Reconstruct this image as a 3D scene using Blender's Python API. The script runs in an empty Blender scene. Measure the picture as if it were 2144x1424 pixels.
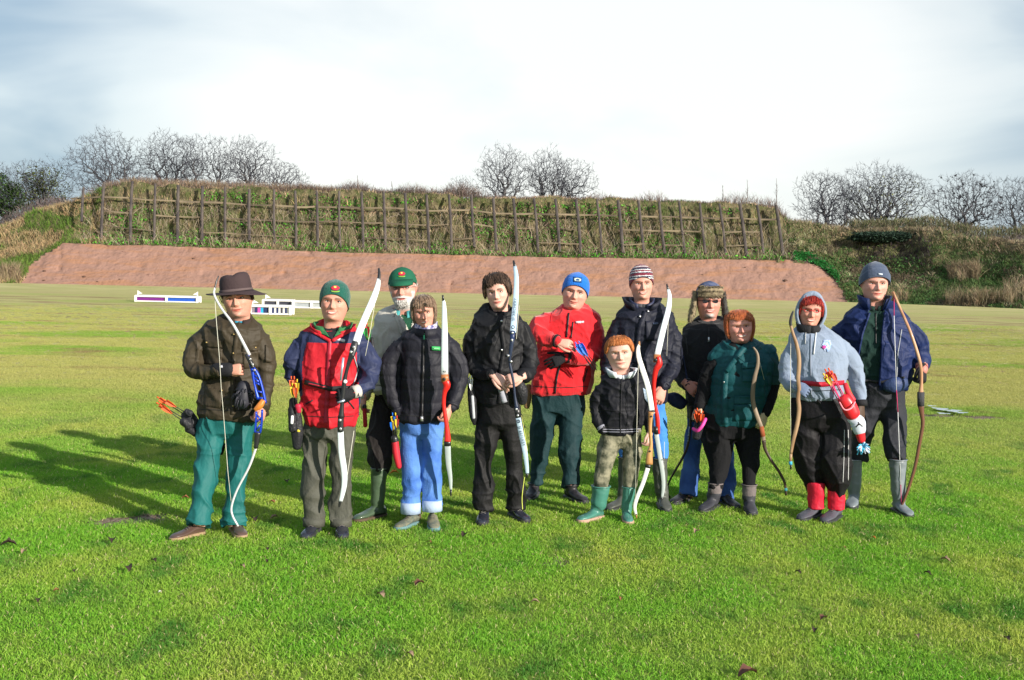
import bpy, math, random
import numpy as np
from mathutils import Vector, Matrix
from mathutils.bvhtree import BVHTree
R = math.radians
random.seed(7)
rng = np.random.default_rng(7)
SC = bpy.context.scene
COL = SC.collection

# ------------------------------------------------------------------ camera
FPX, CX, CY = 2382.0, 1072.0, 712.0           # focal length and centre, in photo pixels
CAM_H, PITCH, ROLL = 1.80, math.atan((712 - 560) / 2382.0), R(1.3)
cam_d = bpy.data.cameras.new('camera')
cam = bpy.data.objects.new('camera', cam_d)
COL.objects.link(cam)
SC.camera = cam
cam_d.sensor_width = 36.0
cam_d.lens = 36.0 * FPX / 2144.0
cam_d.clip_start, cam_d.clip_end = 0.1, 5000
CAMR = Matrix.Rotation(math.pi / 2 - PITCH, 3, 'X') @ Matrix.Rotation(ROLL, 3, 'Z')
cam.matrix_world = Matrix.Translation((0, 0, CAM_H)) @ CAMR.to_4x4()

# ------------------------------------------------------------------ sun, sky, exposure
SUN_EL, SUN_AZ = R(19), R(42)                  # height; angle from the x axis towards the camera side
to_sun = Vector((math.cos(SUN_AZ) * math.cos(SUN_EL), -math.sin(SUN_AZ) * math.cos(SUN_EL), math.sin(SUN_EL)))
sun_d = bpy.data.lights.new('sun', 'SUN')
sun_d.energy, sun_d.angle, sun_d.color = 4.4, R(0.6), (1.0, 0.93, 0.82)
sun = bpy.data.objects.new('sun', sun_d)
COL.objects.link(sun)
sun.rotation_euler = to_sun.to_track_quat('Z', 'Y').to_euler()
sun.location = (10, -10, 20)

world = bpy.data.worlds.new("World")
SC.world = world
world.use_nodes = True
wn, wl = world.node_tree.nodes, world.node_tree.links
wn.clear()
w_out = wn.new('ShaderNodeOutputWorld')
sky = wn.new('ShaderNodeTexSky')
sky.sky_type = 'NISHITA'
sky.sun_disc = False
sky.sun_elevation = SUN_EL
sky.sun_rotation = math.atan2(to_sun.x, to_sun.y)
bg1 = wn.new('ShaderNodeBackground'); bg1.inputs['Strength'].default_value = 0.12
wl.new(sky.outputs[0], bg1.inputs['Color'])
bg2 = wn.new('ShaderNodeBackground'); bg2.inputs['Strength'].default_value = 0.74
tc = wn.new('ShaderNodeTexCoord')
mp = wn.new('ShaderNodeMapping'); mp.inputs['Scale'].default_value = (1.0, 1.0, 2.6)
mp.inputs['Location'].default_value = (0.3, 0.0, 0.2)
wl.new(tc.outputs['Generated'], mp.inputs[0])
nz = wn.new('ShaderNodeTexNoise'); nz.inputs['Scale'].default_value = 2.9; nz.inputs['Detail'].default_value = 5
nz.inputs['Roughness'].default_value = 0.5; nz.inputs['Distortion'].default_value = 0.35
wl.new(mp.outputs[0], nz.inputs['Vector'])
# thin bright cloud ahead, heavier cloud away from it
dirn = wn.new('ShaderNodeVectorMath'); dirn.operation = 'DOT_PRODUCT'
_g = Vector((0.03, 1.0, 0.19)).normalized()
dirn.inputs[1].default_value = _g
wl.new(tc.outputs['Generated'], dirn.inputs[0])
mr = wn.new('ShaderNodeMapRange'); mr.inputs['From Min'].default_value = 0.905; mr.inputs['From Max'].default_value = 0.992
mr.interpolation_type = 'SMOOTHSTEP'
wl.new(dirn.outputs['Value'], mr.inputs['Value'])
mix = wn.new('ShaderNodeMath'); mix.operation = 'MULTIPLY_ADD'; mix.inputs[1].default_value = 0.50
wl.new(mr.outputs[0], mix.inputs[0])
ns = wn.new('ShaderNodeMath'); ns.operation = 'MULTIPLY'; ns.inputs[1].default_value = 1.0
wl.new(nz.outputs['Fac'], ns.inputs[0]); wl.new(ns.outputs[0], mix.inputs[2])
cr = wn.new('ShaderNodeValToRGB')
e = cr.color_ramp.elements
e[0].position = 0.22; e[0].color = (0.19, 0.29, 0.40, 1)
e[1].position = 0.96; e[1].color = (0.80, 0.81, 0.79, 1)
el = cr.color_ramp.elements.new(0.44); el.color = (0.26, 0.36, 0.46, 1)
el = cr.color_ramp.elements.new(0.68); el.color = (0.60, 0.66, 0.68, 1)
wl.new(mix.outputs[0], cr.inputs[0]); wl.new(cr.outputs[0], bg2.inputs['Color'])
ms = wn.new('ShaderNodeMixShader'); ms.inputs[0].default_value = 0.88
wl.new(bg1.outputs[0], ms.inputs[1]); wl.new(bg2.outputs[0], ms.inputs[2]); wl.new(ms.outputs[0], w_out.inputs[0])
vs = SC.view_settings
SC.display_settings.display_device = 'sRGB'
vs.view_transform, vs.look, vs.exposure, vs.gamma, vs.use_curve_mapping = 'Standard', 'None', 0.82, 1.0, False
SC.cycles.use_denoising = True
SC.cycles.max_bounces = 6
SC.cycles.transparent_max_bounces = 8

# ------------------------------------------------------------------ photo geometry -> place
CAMR_NP = np.array([list(r) for r in CAMR])
def ray(px, py):
    return CAMR_NP @ np.array([(px - CX) / FPX, -(py - CY) / FPX, -1.0])
def at(px, py, Y):
    d = ray(px, py); t = Y / d[1]
    return np.array([d[0] * t, Y, CAM_H + d[2] * t])
def ground_y(px, py, z=0.0):
    d = ray(px, py); return (z - CAM_H) / d[2] * d[1]
def on_ground(px, py):
    return at(px, py, ground_y(px, py))
def proj(V):
    V = np.asarray(V, float).reshape(-1, 3) - np.array([0, 0, CAM_H])
    c = V @ CAMR_NP
    return CX + FPX * c[:, 0] / -c[:, 2], CY - FPX * c[:, 1] / -c[:, 2]

# ------------------------------------------------------------------ noise
def _hash(i, j, k):
    n = (i * 374761393 + j * 668265263 + k * 2147483647 * 3 + 1013904223) & 0xffffffff
    n = ((n ^ (n >> 13)) * 1274126177) & 0xffffffff
    return ((n ^ (n >> 16)) & 0xffff) / 65535.0
def vn(p, seed=0):
    p = np.asarray(p, float) + seed * 17.31
    i = np.floor(p).astype(np.int64); f = p - i; u = f * f * (3 - 2 * f)
    r = 0
    for a in (0, 1):
        for b in (0, 1):
            for c in (0, 1):
                w = (u[:, 0] if a else 1 - u[:, 0]) * (u[:, 1] if b else 1 - u[:, 1]) * (u[:, 2] if c else 1 - u[:, 2])
                r = r + w * _hash(i[:, 0] + a, i[:, 1] + b, i[:, 2] + c)
    return r * 2 - 1
def fbm(p, oct=3, seed=0):
    p = np.asarray(p, float); s = 0; a = 1
    for o in range(oct):
        s = s + a * vn(p * 2 ** o, seed + o); a *= .5
    return s
def sstep(a, b, x):
    t = np.clip((x - a) / (b - a), 0, 1); return t * t * (3 - 2 * t)

# ------------------------------------------------------------------ materials
MATS = {}
def mat(name, col, rough=.8, var=.18, vscale=9.0, bump=.0, bscale=60.0, metal=0.0, spec=.3, coat=0.0, sheen=0.0,
        col2=None, stretch=(1, 1, 1), trans=0.0, vcol=None, wrinkle=0.0, subsurf=0.0, bdist=.01):
    if name in MATS: return MATS[name]
    m = bpy.data.materials.new(name); m.use_nodes = True
    n, l = m.node_tree.nodes, m.node_tree.links
    b = n['Principled BSDF']
    b.inputs['Roughness'].default_value = rough; b.inputs['Metallic'].default_value = metal
    b.inputs['Specular IOR Level'].default_value = spec; b.inputs['Coat Weight'].default_value = coat
    b.inputs['Sheen Weight'].default_value = sheen
    if subsurf:
        b.inputs['Subsurface Weight'].default_value = subsurf; b.inputs['Subsurface Scale'].default_value = .01
    t = n.new('ShaderNodeTexCoord'); mpn = n.new('ShaderNodeMapping'); mpn.inputs['Scale'].default_value = stretch
    l.new(t.outputs['Object'], mpn.inputs[0])
    nt = n.new('ShaderNodeTexNoise'); nt.inputs['Scale'].default_value = vscale; nt.inputs['Detail'].default_value = 5
    l.new(mpn.outputs[0], nt.inputs['Vector'])
    mx = n.new('ShaderNodeMix'); mx.data_type = 'RGBA'
    c2 = col2 if col2 else tuple(c * (1 - var) for c in col)
    c1 = col if col2 else tuple(min(1, c * (1 + var)) for c in col)
    mx.inputs[6].default_value = (*c2, 1); mx.inputs[7].default_value = (*c1, 1)
    if col2:
        rp = n.new('ShaderNodeMapRange'); rp.inputs[1].default_value = .38; rp.inputs[2].default_value = .62
        l.new(nt.outputs['Fac'], rp.inputs[0]); l.new(rp.outputs[0], mx.inputs[0])
    else:
        l.new(nt.outputs['Fac'], mx.inputs[0])
    outc = mx.outputs[2]
    if vcol:
        at_ = n.new('ShaderNodeAttribute'); at_.attribute_name = vcol
        mm = n.new('ShaderNodeMix'); mm.data_type = 'RGBA'; mm.blend_type = 'MULTIPLY'; mm.inputs[0].default_value = 1
        l.new(outc, mm.inputs[6]); l.new(at_.outputs['Color'], mm.inputs[7]); outc = mm.outputs[2]
    l.new(outc, b.inputs['Base Color'])
    if bump:
        nb = n.new('ShaderNodeTexNoise'); nb.inputs['Scale'].default_value = bscale; nb.inputs['Detail'].default_value = 4
        l.new(mpn.outputs[0], nb.inputs['Vector'])
        bp = n.new('ShaderNodeBump'); bp.inputs['Strength'].default_value = bump; bp.inputs['Distance'].default_value = bdist
        l.new(nb.outputs['Fac'], bp.inputs['Height']); l.new(bp.outputs[0], b.inputs['Normal'])
    if wrinkle:
        nw = n.new('ShaderNodeTexNoise'); nw.inputs['Scale'].default_value = 9; nw.inputs['Detail'].default_value = 3; nw.inputs['Distortion'].default_value = 1.2
        mw = n.new('ShaderNodeMapping'); mw.inputs['Scale'].default_value = (1.3, 1.3, .8); mw.inputs['Rotation'].default_value = (.3, .5, 0)
        l.new(t.outputs['Object'], mw.inputs[0]); l.new(mw.outputs[0], nw.inputs['Vector'])
        bw = n.new('ShaderNodeBump'); bw.inputs['Strength'].default_value = wrinkle; bw.inputs['Distance'].default_value = .05
        l.new(nw.outputs['Fac'], bw.inputs['Height'])
        if bump: l.new(bw.outputs[0], bp.inputs['Normal'])
        else: l.new(bw.outputs[0], b.inputs['Normal'])
    if trans:
        tr = n.new('ShaderNodeBsdfTranslucent'); l.new(outc, tr.inputs[0])
        s = n.new('ShaderNodeMixShader'); s.inputs[0].default_value = trans
        l.new(b.outputs[0], s.inputs[1]); l.new(tr.outputs[0], s.inputs[2]); l.new(s.outputs[0], n['Material Output'].inputs[0])
    MATS[name] = m
    return m
def srgb(r, g, b):
    return tuple(((c / 255 + .055) / 1.055) ** 2.4 if c > 10 else c / 3295 for c in (r, g, b))

# ------------------------------------------------------------------ mesh helpers
def setp(o, label=None, cat=None, group=None, kind=None):
    if label: o['label'] = label
    if cat: o['category'] = cat
    if group: o['group'] = group
    if kind: o['kind'] = kind
    return o
WL = {}
def mk(name, V, F, mats, midx=None, parent=None, smooth=True, vc=None, loc=None):
    me = bpy.data.meshes.new(name)
    V = np.asarray(V, float)
    if parent is not None:
        V = V - WL[parent.name]
    o = bpy.data.objects.new(name, me)
    if loc is not None:
        V = V - np.asarray(loc); o.location = loc
    if isinstance(F, np.ndarray):
        F = F.tolist()
    me.from_pydata(V.tolist(), [], F)
    for m in (mats if isinstance(mats, (list, tuple)) else [mats]): me.materials.append(m)
    if midx is not None: me.polygons.foreach_set('material_index', np.asarray(midx, np.int32))
    if smooth: me.polygons.foreach_set('use_smooth', np.ones(len(me.polygons), bool))
    if vc is not None:
        ca = me.color_attributes.new('tint', 'FLOAT_COLOR', 'POINT')
        vc = np.asarray(vc, float)
        if vc.shape[1] == 3: vc = np.hstack([vc, np.ones((len(vc), 1))])
        ca.data.foreach_set('color', vc.ravel())
    me.update()
    COL.objects.link(o)
    if parent is not None:
        o.parent = parent
    WL[o.name] = WL[parent.name] if parent is not None else (np.array(loc, float) if loc is not None else np.zeros(3))
    return o
def empty(name, loc):
    o = bpy.data.objects.new(name, None); COL.objects.link(o); o.location = loc
    o.empty_display_size = .1; WL[o.name] = np.array(loc, float)
    return o
class MB:
    def __init__(s): s.V = []; s.F = []; s.M = []; s.n = 0
    def add(s, V, F, m=0):
        V = np.asarray(V, float).reshape(-1, 3)
        s.V.append(V); s.F += [tuple(int(i) + s.n for i in f) for f in F]; s.M += [m] * len(F); s.n += len(V)
        return s
    def geo(s): return np.vstack(s.V), s.F
    def build(s, name, mats, parent=None, **k):
        return mk(name, np.vstack(s.V), s.F, mats, s.M, parent, **k)
def box(c, sx, sy, sz, M=None):
    q = np.array([[x, y, z] for x in (-1, 1) for y in (-1, 1) for z in (-1, 1)], float) * np.array([sx, sy, sz]) / 2
    if M is not None: q = q @ np.asarray(M).T
    q = q + np.asarray(c)
    return q, [(0, 1, 3, 2), (4, 6, 7, 5), (0, 4, 5, 1), (2, 3, 7, 6), (0, 2, 6, 4), (1, 5, 7, 3)]
def loft(rings, cap=True):
    Rg = np.asarray(rings, float); n, m = Rg.shape[:2]
    V = Rg.reshape(-1, 3); F = []
    for i in range(n - 1):
        for j in range(m):
            k = (j + 1) % m
            F.append((i * m + j, i * m + k, (i + 1) * m + k, (i + 1) * m + j))
    if cap:
        V = np.vstack([V, Rg[0].mean(0), Rg[-1].mean(0)])
        a, b = n * m, n * m + 1
        for j in range(m):
            k = (j + 1) % m
            F.append((a, k, j)); F.append((b, (n - 1) * m + j, (n - 1) * m + k))
    return V, F
def smooth_path(P, n=6):
    P = np.asarray(P, float)
    if len(P) < 3: 
        t = np.linspace(0, 1, n + 1)[:, None]; return P[0] * (1 - t) + P[-1] * t
    Q = np.vstack([2 * P[0] - P[1], P, 2 * P[-1] - P[-2]]); out = []
    for i in range(1, len(Q) - 2):
        a, b, c, d = Q[i - 1:i + 3]
        for t in np.arange(n) / n:
            out.append(.5 * ((2 * b) + (-a + c) * t + (2 * a - 5 * b + 4 * c - d) * t * t + (-a + 3 * b - 3 * c + d) * t ** 3))
    out.append(P[-1]); return np.array(out)
def tube(path, r, m=10, n=5, up=(0, 1, 0), flat=1.0, round_end=True):
    """path: k x 3 points, r: per-point radius (across), flat: thickness ratio along `up`"""
    path = np.asarray(path, float); r = np.asarray(r, float) * np.ones(len(path))
    if n > 1:
        pr = smooth_path(np.hstack([path, r[:, None]]), n); path, r = pr[:, :3], np.abs(pr[:, 3])
    T = np.gradient(path, axis=0); T /= np.linalg.norm(T, axis=1)[:, None] + 1e-9
    up = np.asarray(up, float); rings = []
    side = np.cross(T[0], up)
    if np.linalg.norm(side) < .1: side = np.cross(T[0], (1, 0, 0.3))
    ph = np.arange(m) / m * 2 * math.pi
    for i in range(len(path)):
        s2 = np.cross(T[i], up); 
        if np.linalg.norm(s2) > .25: s2 /= np.linalg.norm(s2)
        else: s2 = side - T[i] * np.dot(side, T[i]); s2 /= np.linalg.norm(s2) + 1e-9
        if np.dot(s2, side) < 0 and i: s2 = -s2
        if i: s2 = s2 * .5 + side * .5; s2 -= T[i] * np.dot(s2, T[i]); s2 /= np.linalg.norm(s2) + 1e-9
        side = s2; u2 = np.cross(side, T[i])
        rings.append(path[i] + r[i] * (np.cos(ph)[:, None] * side + np.sin(ph)[:, None] * u2 * flat))
    if round_end:
        def endcap(ring, c, t, rr):
            return [c + (ring - c) * math.cos(a) + t * rr * math.sin(a) for a in (.6, 1.15)]
        e0 = endcap(rings[0], path[0], -T[0], r[0] * min(1, flat)); e1 = endcap(rings[-1], path[-1], T[-1], r[-1] * min(1, flat))
        rings = e0[::-1] + rings + e1
    return loft(rings)
def remesh(V, F, voxel, it=6, fac=.5):
    me = bpy.data.meshes.new('tmp'); me.from_pydata(np.asarray(V).tolist(), [], F)
    o = bpy.data.objects.new('tmp', me); COL.objects.link(o)
    m = o.modifiers.new('r', 'REMESH'); m.mode = 'VOXEL'; m.voxel_size = voxel
    if it:
        s = o.modifiers.new('s', 'SMOOTH'); s.iterations = it; s.factor = fac
    dg = bpy.context.evaluated_depsgraph_get(); dg.update()
    oe = o.evaluated_get(dg); em = oe.to_mesh()
    n = len(em.vertices); co = np.empty(n * 3); em.vertices.foreach_get('co', co)
    no = np.empty(n * 3); em.vertices.foreach_get('normal', no)
    fs = [tuple(p.vertices) for p in em.polygons]
    oe.to_mesh_clear(); bpy.data.objects.remove(o); bpy.data.meshes.remove(me)
    return co.reshape(-1, 3), no.reshape(-1, 3), fs
def ribbon3(path, width_vec, thick_vec):
    """box-section strip along path; width_vec, thick_vec k x 3 half vectors"""
    path = np.asarray(path, float); w = np.asarray(width_vec, float); t = np.asarray(thick_vec, float)
    w = np.broadcast_to(w, path.shape); t = np.broadcast_to(t, path.shape)
    return loft([[p + a + b, p - a + b, p - a - b, p + a - b] for p, a, b in zip(path, w, t)])
# ================================================================== SETTING
I = lambda xs, ys: (lambda x: np.interp(x, xs, ys))
# ---- the field
def ground_material():
    m = bpy.data.materials.new('field_turf'); m.use_nodes = True
    n, l = m.node_tree.nodes, m.node_tree.links; b = n['Principled BSDF']
    b.inputs['Roughness'].default_value = .95; b.inputs['Specular IOR Level'].default_value = .1
    g = n.new('ShaderNodeNewGeometry')
    def noise(sc, det=5, stretch=(1, 1, 1), rough=.55):
        mp = n.new('ShaderNodeMapping'); mp.inputs['Scale'].default_value = stretch; l.new(g.outputs['Position'], mp.inputs[0])
        t = n.new('ShaderNodeTexNoise'); t.inputs['Scale'].default_value = sc; t.inputs['Detail'].default_value = det
        t.inputs['Roughness'].default_value = rough
        l.new(mp.outputs[0], t.inputs['Vector']); return t.outputs['Fac']
    def rng_(v, a, b_, c=0, d=1):
        t = n.new('ShaderNodeMapRange'); t.inputs[1].default_value = a; t.inputs[2].default_value = b_
        t.inputs[3].default_value = c; t.inputs[4].default_value = d; l.new(v, t.inputs[0]); return t.outputs[0]
    def mixc(f, c1, c2):
        t = n.new('ShaderNodeMix'); t.data_type = 'RGBA'; l.new(f, t.inputs[0])
        for k, c in ((6, c1), (7, c2)):
            if isinstance(c, tuple): t.inputs[k].default_value = (*c, 1)
            else: l.new(c, t.inputs[k])
        return t.outputs[2]
    sp = n.new('ShaderNodeSeparateXYZ'); l.new(g.outputs['Position'], sp.inputs[0])
    fine = noise(60, 6, (1, .8, 1)); midn = noise(.9, 5, (1, .55, 1)); big = noise(.17, 4, (.6, 1.2, 1))
    streak = noise(.8, 6, (.35, 1.1, 1), .65)
    near = mixc(rng_(fine, .38, .62), (.09, .17, .022), (.19, .28, .04))
    near = mixc(rng_(midn, .40, .62), near, mixc(rng_(fine, .4, .6), (.15, .20, .035), (.27, .30, .07)))
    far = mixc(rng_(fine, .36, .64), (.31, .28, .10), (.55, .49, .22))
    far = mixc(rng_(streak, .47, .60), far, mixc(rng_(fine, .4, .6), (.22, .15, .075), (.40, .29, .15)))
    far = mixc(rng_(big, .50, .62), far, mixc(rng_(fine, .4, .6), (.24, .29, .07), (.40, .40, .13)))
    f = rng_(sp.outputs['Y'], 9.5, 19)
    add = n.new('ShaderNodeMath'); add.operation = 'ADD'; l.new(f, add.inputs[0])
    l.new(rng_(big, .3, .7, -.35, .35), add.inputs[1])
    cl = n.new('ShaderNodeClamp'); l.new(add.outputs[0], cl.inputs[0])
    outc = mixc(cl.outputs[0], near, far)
    edge = rng_(sp.outputs['Y'], 52, 66)
    outc = mixc(edge, outc, mixc(rng_(streak, .42, .6), (.36, .34, .13), (.52, .46, .22)))
    # bare earth patches
    at_ = n.new('ShaderNodeAttribute'); at_.attribute_name = 'tint'
    sx = n.new('ShaderNodeSeparateColor'); l.new(at_.outputs['Color'], sx.inputs[0])
    mudn = n.new('ShaderNodeMath'); mudn.operation = 'MULTIPLY_ADD'; mudn.inputs[1].default_value = 1.0
    l.new(sx.outputs[0], mudn.inputs[0]); l.new(rng_(noise(7, 5), .3, .7, -.4, .4), mudn.inputs[2])
    outc = mixc(rng_(mudn.outputs[0], .35, .6), outc, mixc(rng_(fine, .4, .6), (.10, .07, .05), (.26, .20, .16)))
    l.new(outc, b.inputs['Base Color'])
    bp = n.new('ShaderNodeBump'); bp.inputs['Strength'].default_value = .8; bp.inputs['Distance'].default_value = .02
    l.new(noise(45, 6), bp.inputs['Height']); l.new(bp.outputs[0], b.inputs['Normal'])
    return m
MUD = [(275, 1079, .36, .13), (1165, 1162, .14, .10), (915, 1168, .12, .04), (225, 1088, .2, .07), (1990, 868, .9, .25), (330, 1072, .3, .1)]
def build_ground():
    ys = np.concatenate([np.linspace(-4, 3.9, 10), np.arange(4, 20, .09), np.arange(20, 90, .7), [95, 110, 140, 200, 400, 900, 2500]])
    us = np.linspace(-1, 1, 150)
    V = []
    X = np.zeros((len(ys), len(us))); 
    for i, y in enumerate(ys):
        X[i] = us * (max(y, 3) * .62 + 3 if y < 100 else y * 1.2)
    Yg = np.repeat(ys[:, None], len(us), 1)
    P = np.stack([X.ravel(), Yg.ravel(), np.zeros(X.size)], 1)
    fl = sstep(60, 25, P[:, 1]) 
    Z = (fbm(P * [1.1, 1.4, 0], 3, 3) * .006 + vn(P * [.35, .5, 0], 9) * .012) * fl - .02 * fl
    tint = np.zeros(len(P))
    for px, py, rx, ry in MUD:
        c = on_ground(px, py)
        d = ((P[:, 0] - c[0]) / rx) ** 2 + ((P[:, 1] - c[1]) / ry) ** 2
        tint = np.maximum(tint, np.exp(-d * 1.1)); Z -= np.exp(-d) * (.05 if rx < .2 else .012)
    P[:, 2] = Z
    m = len(us); F = [(i * m + j, i * m + j + 1, (i + 1) * m + j + 1, (i + 1) * m + j) for i in range(len(ys) - 1) for j in range(m - 1)]
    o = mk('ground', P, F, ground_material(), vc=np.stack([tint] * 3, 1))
    setp(o, 'wide grass field, lush green in front and straw coloured towards the bank', kind='structure')
build_ground()
def gz(x, y):
    P = np.array([[x, y, 0.0]]); return float((fbm(P * [1.1, 1.4, 0], 3, 3) * .006 + vn(P * [.35, .5, 0], 9) * .012 - .02)[0])

# ---- bank, revetment slope and hills: one terrain profile per photo column, each row at its own distance
f_sand = I([-400, 45, 60, 85, 130, 200, 400, 650, 800, 1072, 1300, 1650, 1690, 1720, 1750, 1775, 2600], [700, 585, 560, 535, 509, 512, 517, 526, 530, 537, 541, 545, 547, 560, 585, 627, 900])
f_crest = I([-400, 0, 60, 120, 165, 215, 275, 470, 660, 850, 1033, 1250, 1420, 1625, 1650, 1700, 1800, 1950, 2050, 2144, 2600], [500, 482, 452, 432, 424, 396, 384, 392, 400, 405, 414, 416, 422, 432, 468, 472, 486, 482, 504, 506, 515])
BASE_Y = I([-400, 0, 60, 1750, 1800, 1900, 2144, 2600], [70, 75, 76, 76, 75.5, 74, 69, 62])
def build_bank():
    cols = np.arange(-420, 2640, 5.0)
    rows = []
    for px in cols:
        by = BASE_Y(px); base = at(px, 600, by); 
        zb = -.05
        # base pixel row from distance
        bpy_ = proj([[base[0], by, zb]])[1][0]
        sy, cy = f_sand(px), f_crest(px)
        st = []
        insand = 45 < px < 1776
        st.append((base[0], by, zb))
        q35 = bpy_ - .35 * (bpy_ - cy); top_s = np.interp(px, [-90, 125, 1690, 1850], [q35, 509, 547, q35]) if (px < 125 or px > 1690) else sy
        n1 = 16
        for k in range(1, n1 + 1):
            t = k / n1; p = at(px, bpy_ + (top_s - bpy_) * t, by + 4.6 * t); st.append(tuple(p))
        n2 = 14; y1 = by + 4.6
        for k in range(1, n2 + 1):
            t = k / n2
            p = at(px, top_s + (cy - top_s) * t, y1 + (.9 if k == 1 else .9 + 2.4 * (t - 1 / n2))); st.append(tuple(p))
        z = st[-1][2]; y = st[-1][1]; x = st[-1][0]
        for k in range(1, 6): st.append((x * (1 + k * .03), y + k * 3.0, z - .02 * k * k))
        rows.append(st)
    P = np.array(rows); nc, nr = P.shape[:2]; V = P.reshape(-1, 3).copy()
    px_, py_ = proj(V)
    rowi = np.tile(np.arange(nr), nc)
    insand = (py_ > f_sand(px_) - 1.5 + 5 * (np.abs(px_ - 870) > 740) * vn(np.stack([px_, py_, py_ * 0], 1) * .11, 5)) & (px_ > 40) & (px_ < 1778) & (rowi <= 16)
    rough = np.where(insand, .07, .32)
    rough = np.where(rowi == 0, 0, rough)
    nn = fbm(V * [.9, .9, 1.3], 4, 5)
    V[:, 2] += nn * rough * .6; V[:, 1] += fbm(V * [.7, .7, 1.1], 4, 8) * rough
    # erosion scars in the sand
    sc = np.clip(fbm(V * [1.3, 1.3, 2.6], 4, 21) - .40, 0, 1) * insand * sstep(0, 3, rowi)
    V[:, 1] += sc * .55
    F = []; M = []
    for i in range(nc - 1):
        for j in range(nr - 1):
            F.append((i * nr + j, (i + 1) * nr + j, (i + 1) * nr + j + 1, i * nr + j + 1))
            M.append(0 if (insand[i * nr + j + 1] and insand[(i + 1) * nr + j + 1] and j < 16) else 1)
    return V, F, np.array(M), nr
def sand_mat():
    m = mat('red_sand', (.295, .170, .130), rough=.95, var=.18, vscale=1.2, bump=1.0, bscale=2.8, bdist=.11, spec=.1)
    n, l = m.node_tree.nodes, m.node_tree.links; b = n['Principled BSDF']
    src = b.inputs['Base Color'].links[0].from_socket
    g = n.new('ShaderNodeNewGeometry')
    def ns(scale, stretch, lo, hi):
        mp_ = n.new('ShaderNodeMapping'); mp_.inputs['Scale'].default_value = stretch; l.new(g.outputs['Position'], mp_.inputs[0])
        t = n.new('ShaderNodeTexNoise'); t.inputs['Scale'].default_value = scale; t.inputs['Detail'].default_value = 7; t.inputs['Roughness'].default_value = .65
        l.new(mp_.outputs[0], t.inputs['Vector']); r = n.new('ShaderNodeMapRange'); r.inputs[1].default_value = lo; r.inputs[2].default_value = hi
        l.new(t.outputs['Fac'], r.inputs[0]); return r.outputs[0]
    x1 = n.new('ShaderNodeMix'); x1.data_type = 'RGBA'; l.new(ns(.9, (.35, 1, 3.2), .48, .62), x1.inputs[0]); l.new(src, x1.inputs[6]); x1.inputs[7].default_value = (.32, .165, .10, 1)
    x2 = n.new('ShaderNodeMix'); x2.data_type = 'RGBA'; l.new(ns(2.6, (1, 1, 1.4), .60, .72), x2.inputs[0]); l.new(x1.outputs[2], x2.inputs[6]); x2.inputs[7].default_value = (.17, .085, .065, 1)
    l.new(x2.outputs[2], b.inputs['Base Color'])
    return m
M_SAND = sand_mat()
M_SOIL = mat('bank_soil', (.15, .125, .07), rough=.95, col2=(.075, .085, .03), vscale=1.6, bump=1.0, bscale=3, spec=.1, bdist=.3)
BV, BF, BM, BNR = build_bank()
def sub(V, F, mask):
    F = [f for f, k in zip(F, mask) if k]; ids = sorted({i for f in F for i in f}); mp_ = {a: b for b, a in enumerate(ids)}
    return V[ids], [tuple(mp_[i] for i in f) for f in F]
sv, sf = sub(BV, BF, BM == 0); hv, hf = sub(BV, BF, BM == 1)
setp(mk('sand_bank', sv, sf, M_SAND), 'long sloping bank of bare reddish sand at the foot of the fence', kind='structure')
setp(mk('hill', hv, hf, M_SOIL), 'grassed earth embankment rising behind the sand', kind='structure')
BANK = BVHTree.FromPolygons([tuple(v) for v in BV], BF)
ORG = Vector((0, 0, CAM_H))
def cast(bvh, px, py):
    d = Vector(ray(px, py)).normalized(); h = bvh.ray_cast(ORG, d)
    return (np.array(h[0]), np.array(h[1])) if h[0] is not None else (None, None)

# pits and clods in the sand
M_CLOD = mat('dark_clod', (.10, .055, .04), rough=.95)
for (px, py, r) in [(405, 542, .10), (93, 568, .11), (176, 580, .12), (92, 588, .1), (1644, 588, .14), (868, 577, .12), (204, 590, .07), (250, 585, .06), (1470, 575, .05), (1560, 560, .06)]:
    p, nrm = cast(BANK, px, py)
    if p is None: continue
    ph = np.arange(9) / 9 * 6.283; rings = []
    for k, (h, w) in enumerate([(-.6, .5), (-.1, 1.0), (.35, .9), (.75, .5)]):
        rings.append([p + np.array([math.cos(a) * r * w * (1 + .25 * math.sin(3 * a + k)), -.02 + math.sin(a) * r * w * .6, h * r]) for a in ph])
    V, F = loft(rings)
    setp(mk('earth_clod', V, F, M_CLOD), None, 'clod', 'dark clods on the sand bank')
CL = [o for o in COL.objects if o.name.startswith('earth_clod')]
for o, t in zip(CL, ['dark clod standing alone high on the left of the sand bank, above the hat', 'dark clod at the far left edge of the sand, halfway up', 'dark clod low on the sand left of the white barrier', 'dark clod at the foot of the sand at its left corner', 'dark clod on the right end of the sand, above the grey hood', 'dark clod behind the green cap', 'small dark clod at the foot of the sand near the long barrier', 'tiny dark clod low on the sand above the long barrier', 'tiny dark clod on the sand above the trapper hat', 'tiny dark clod high on the sand above the red haired woman']):
    o['label'] = t

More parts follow.
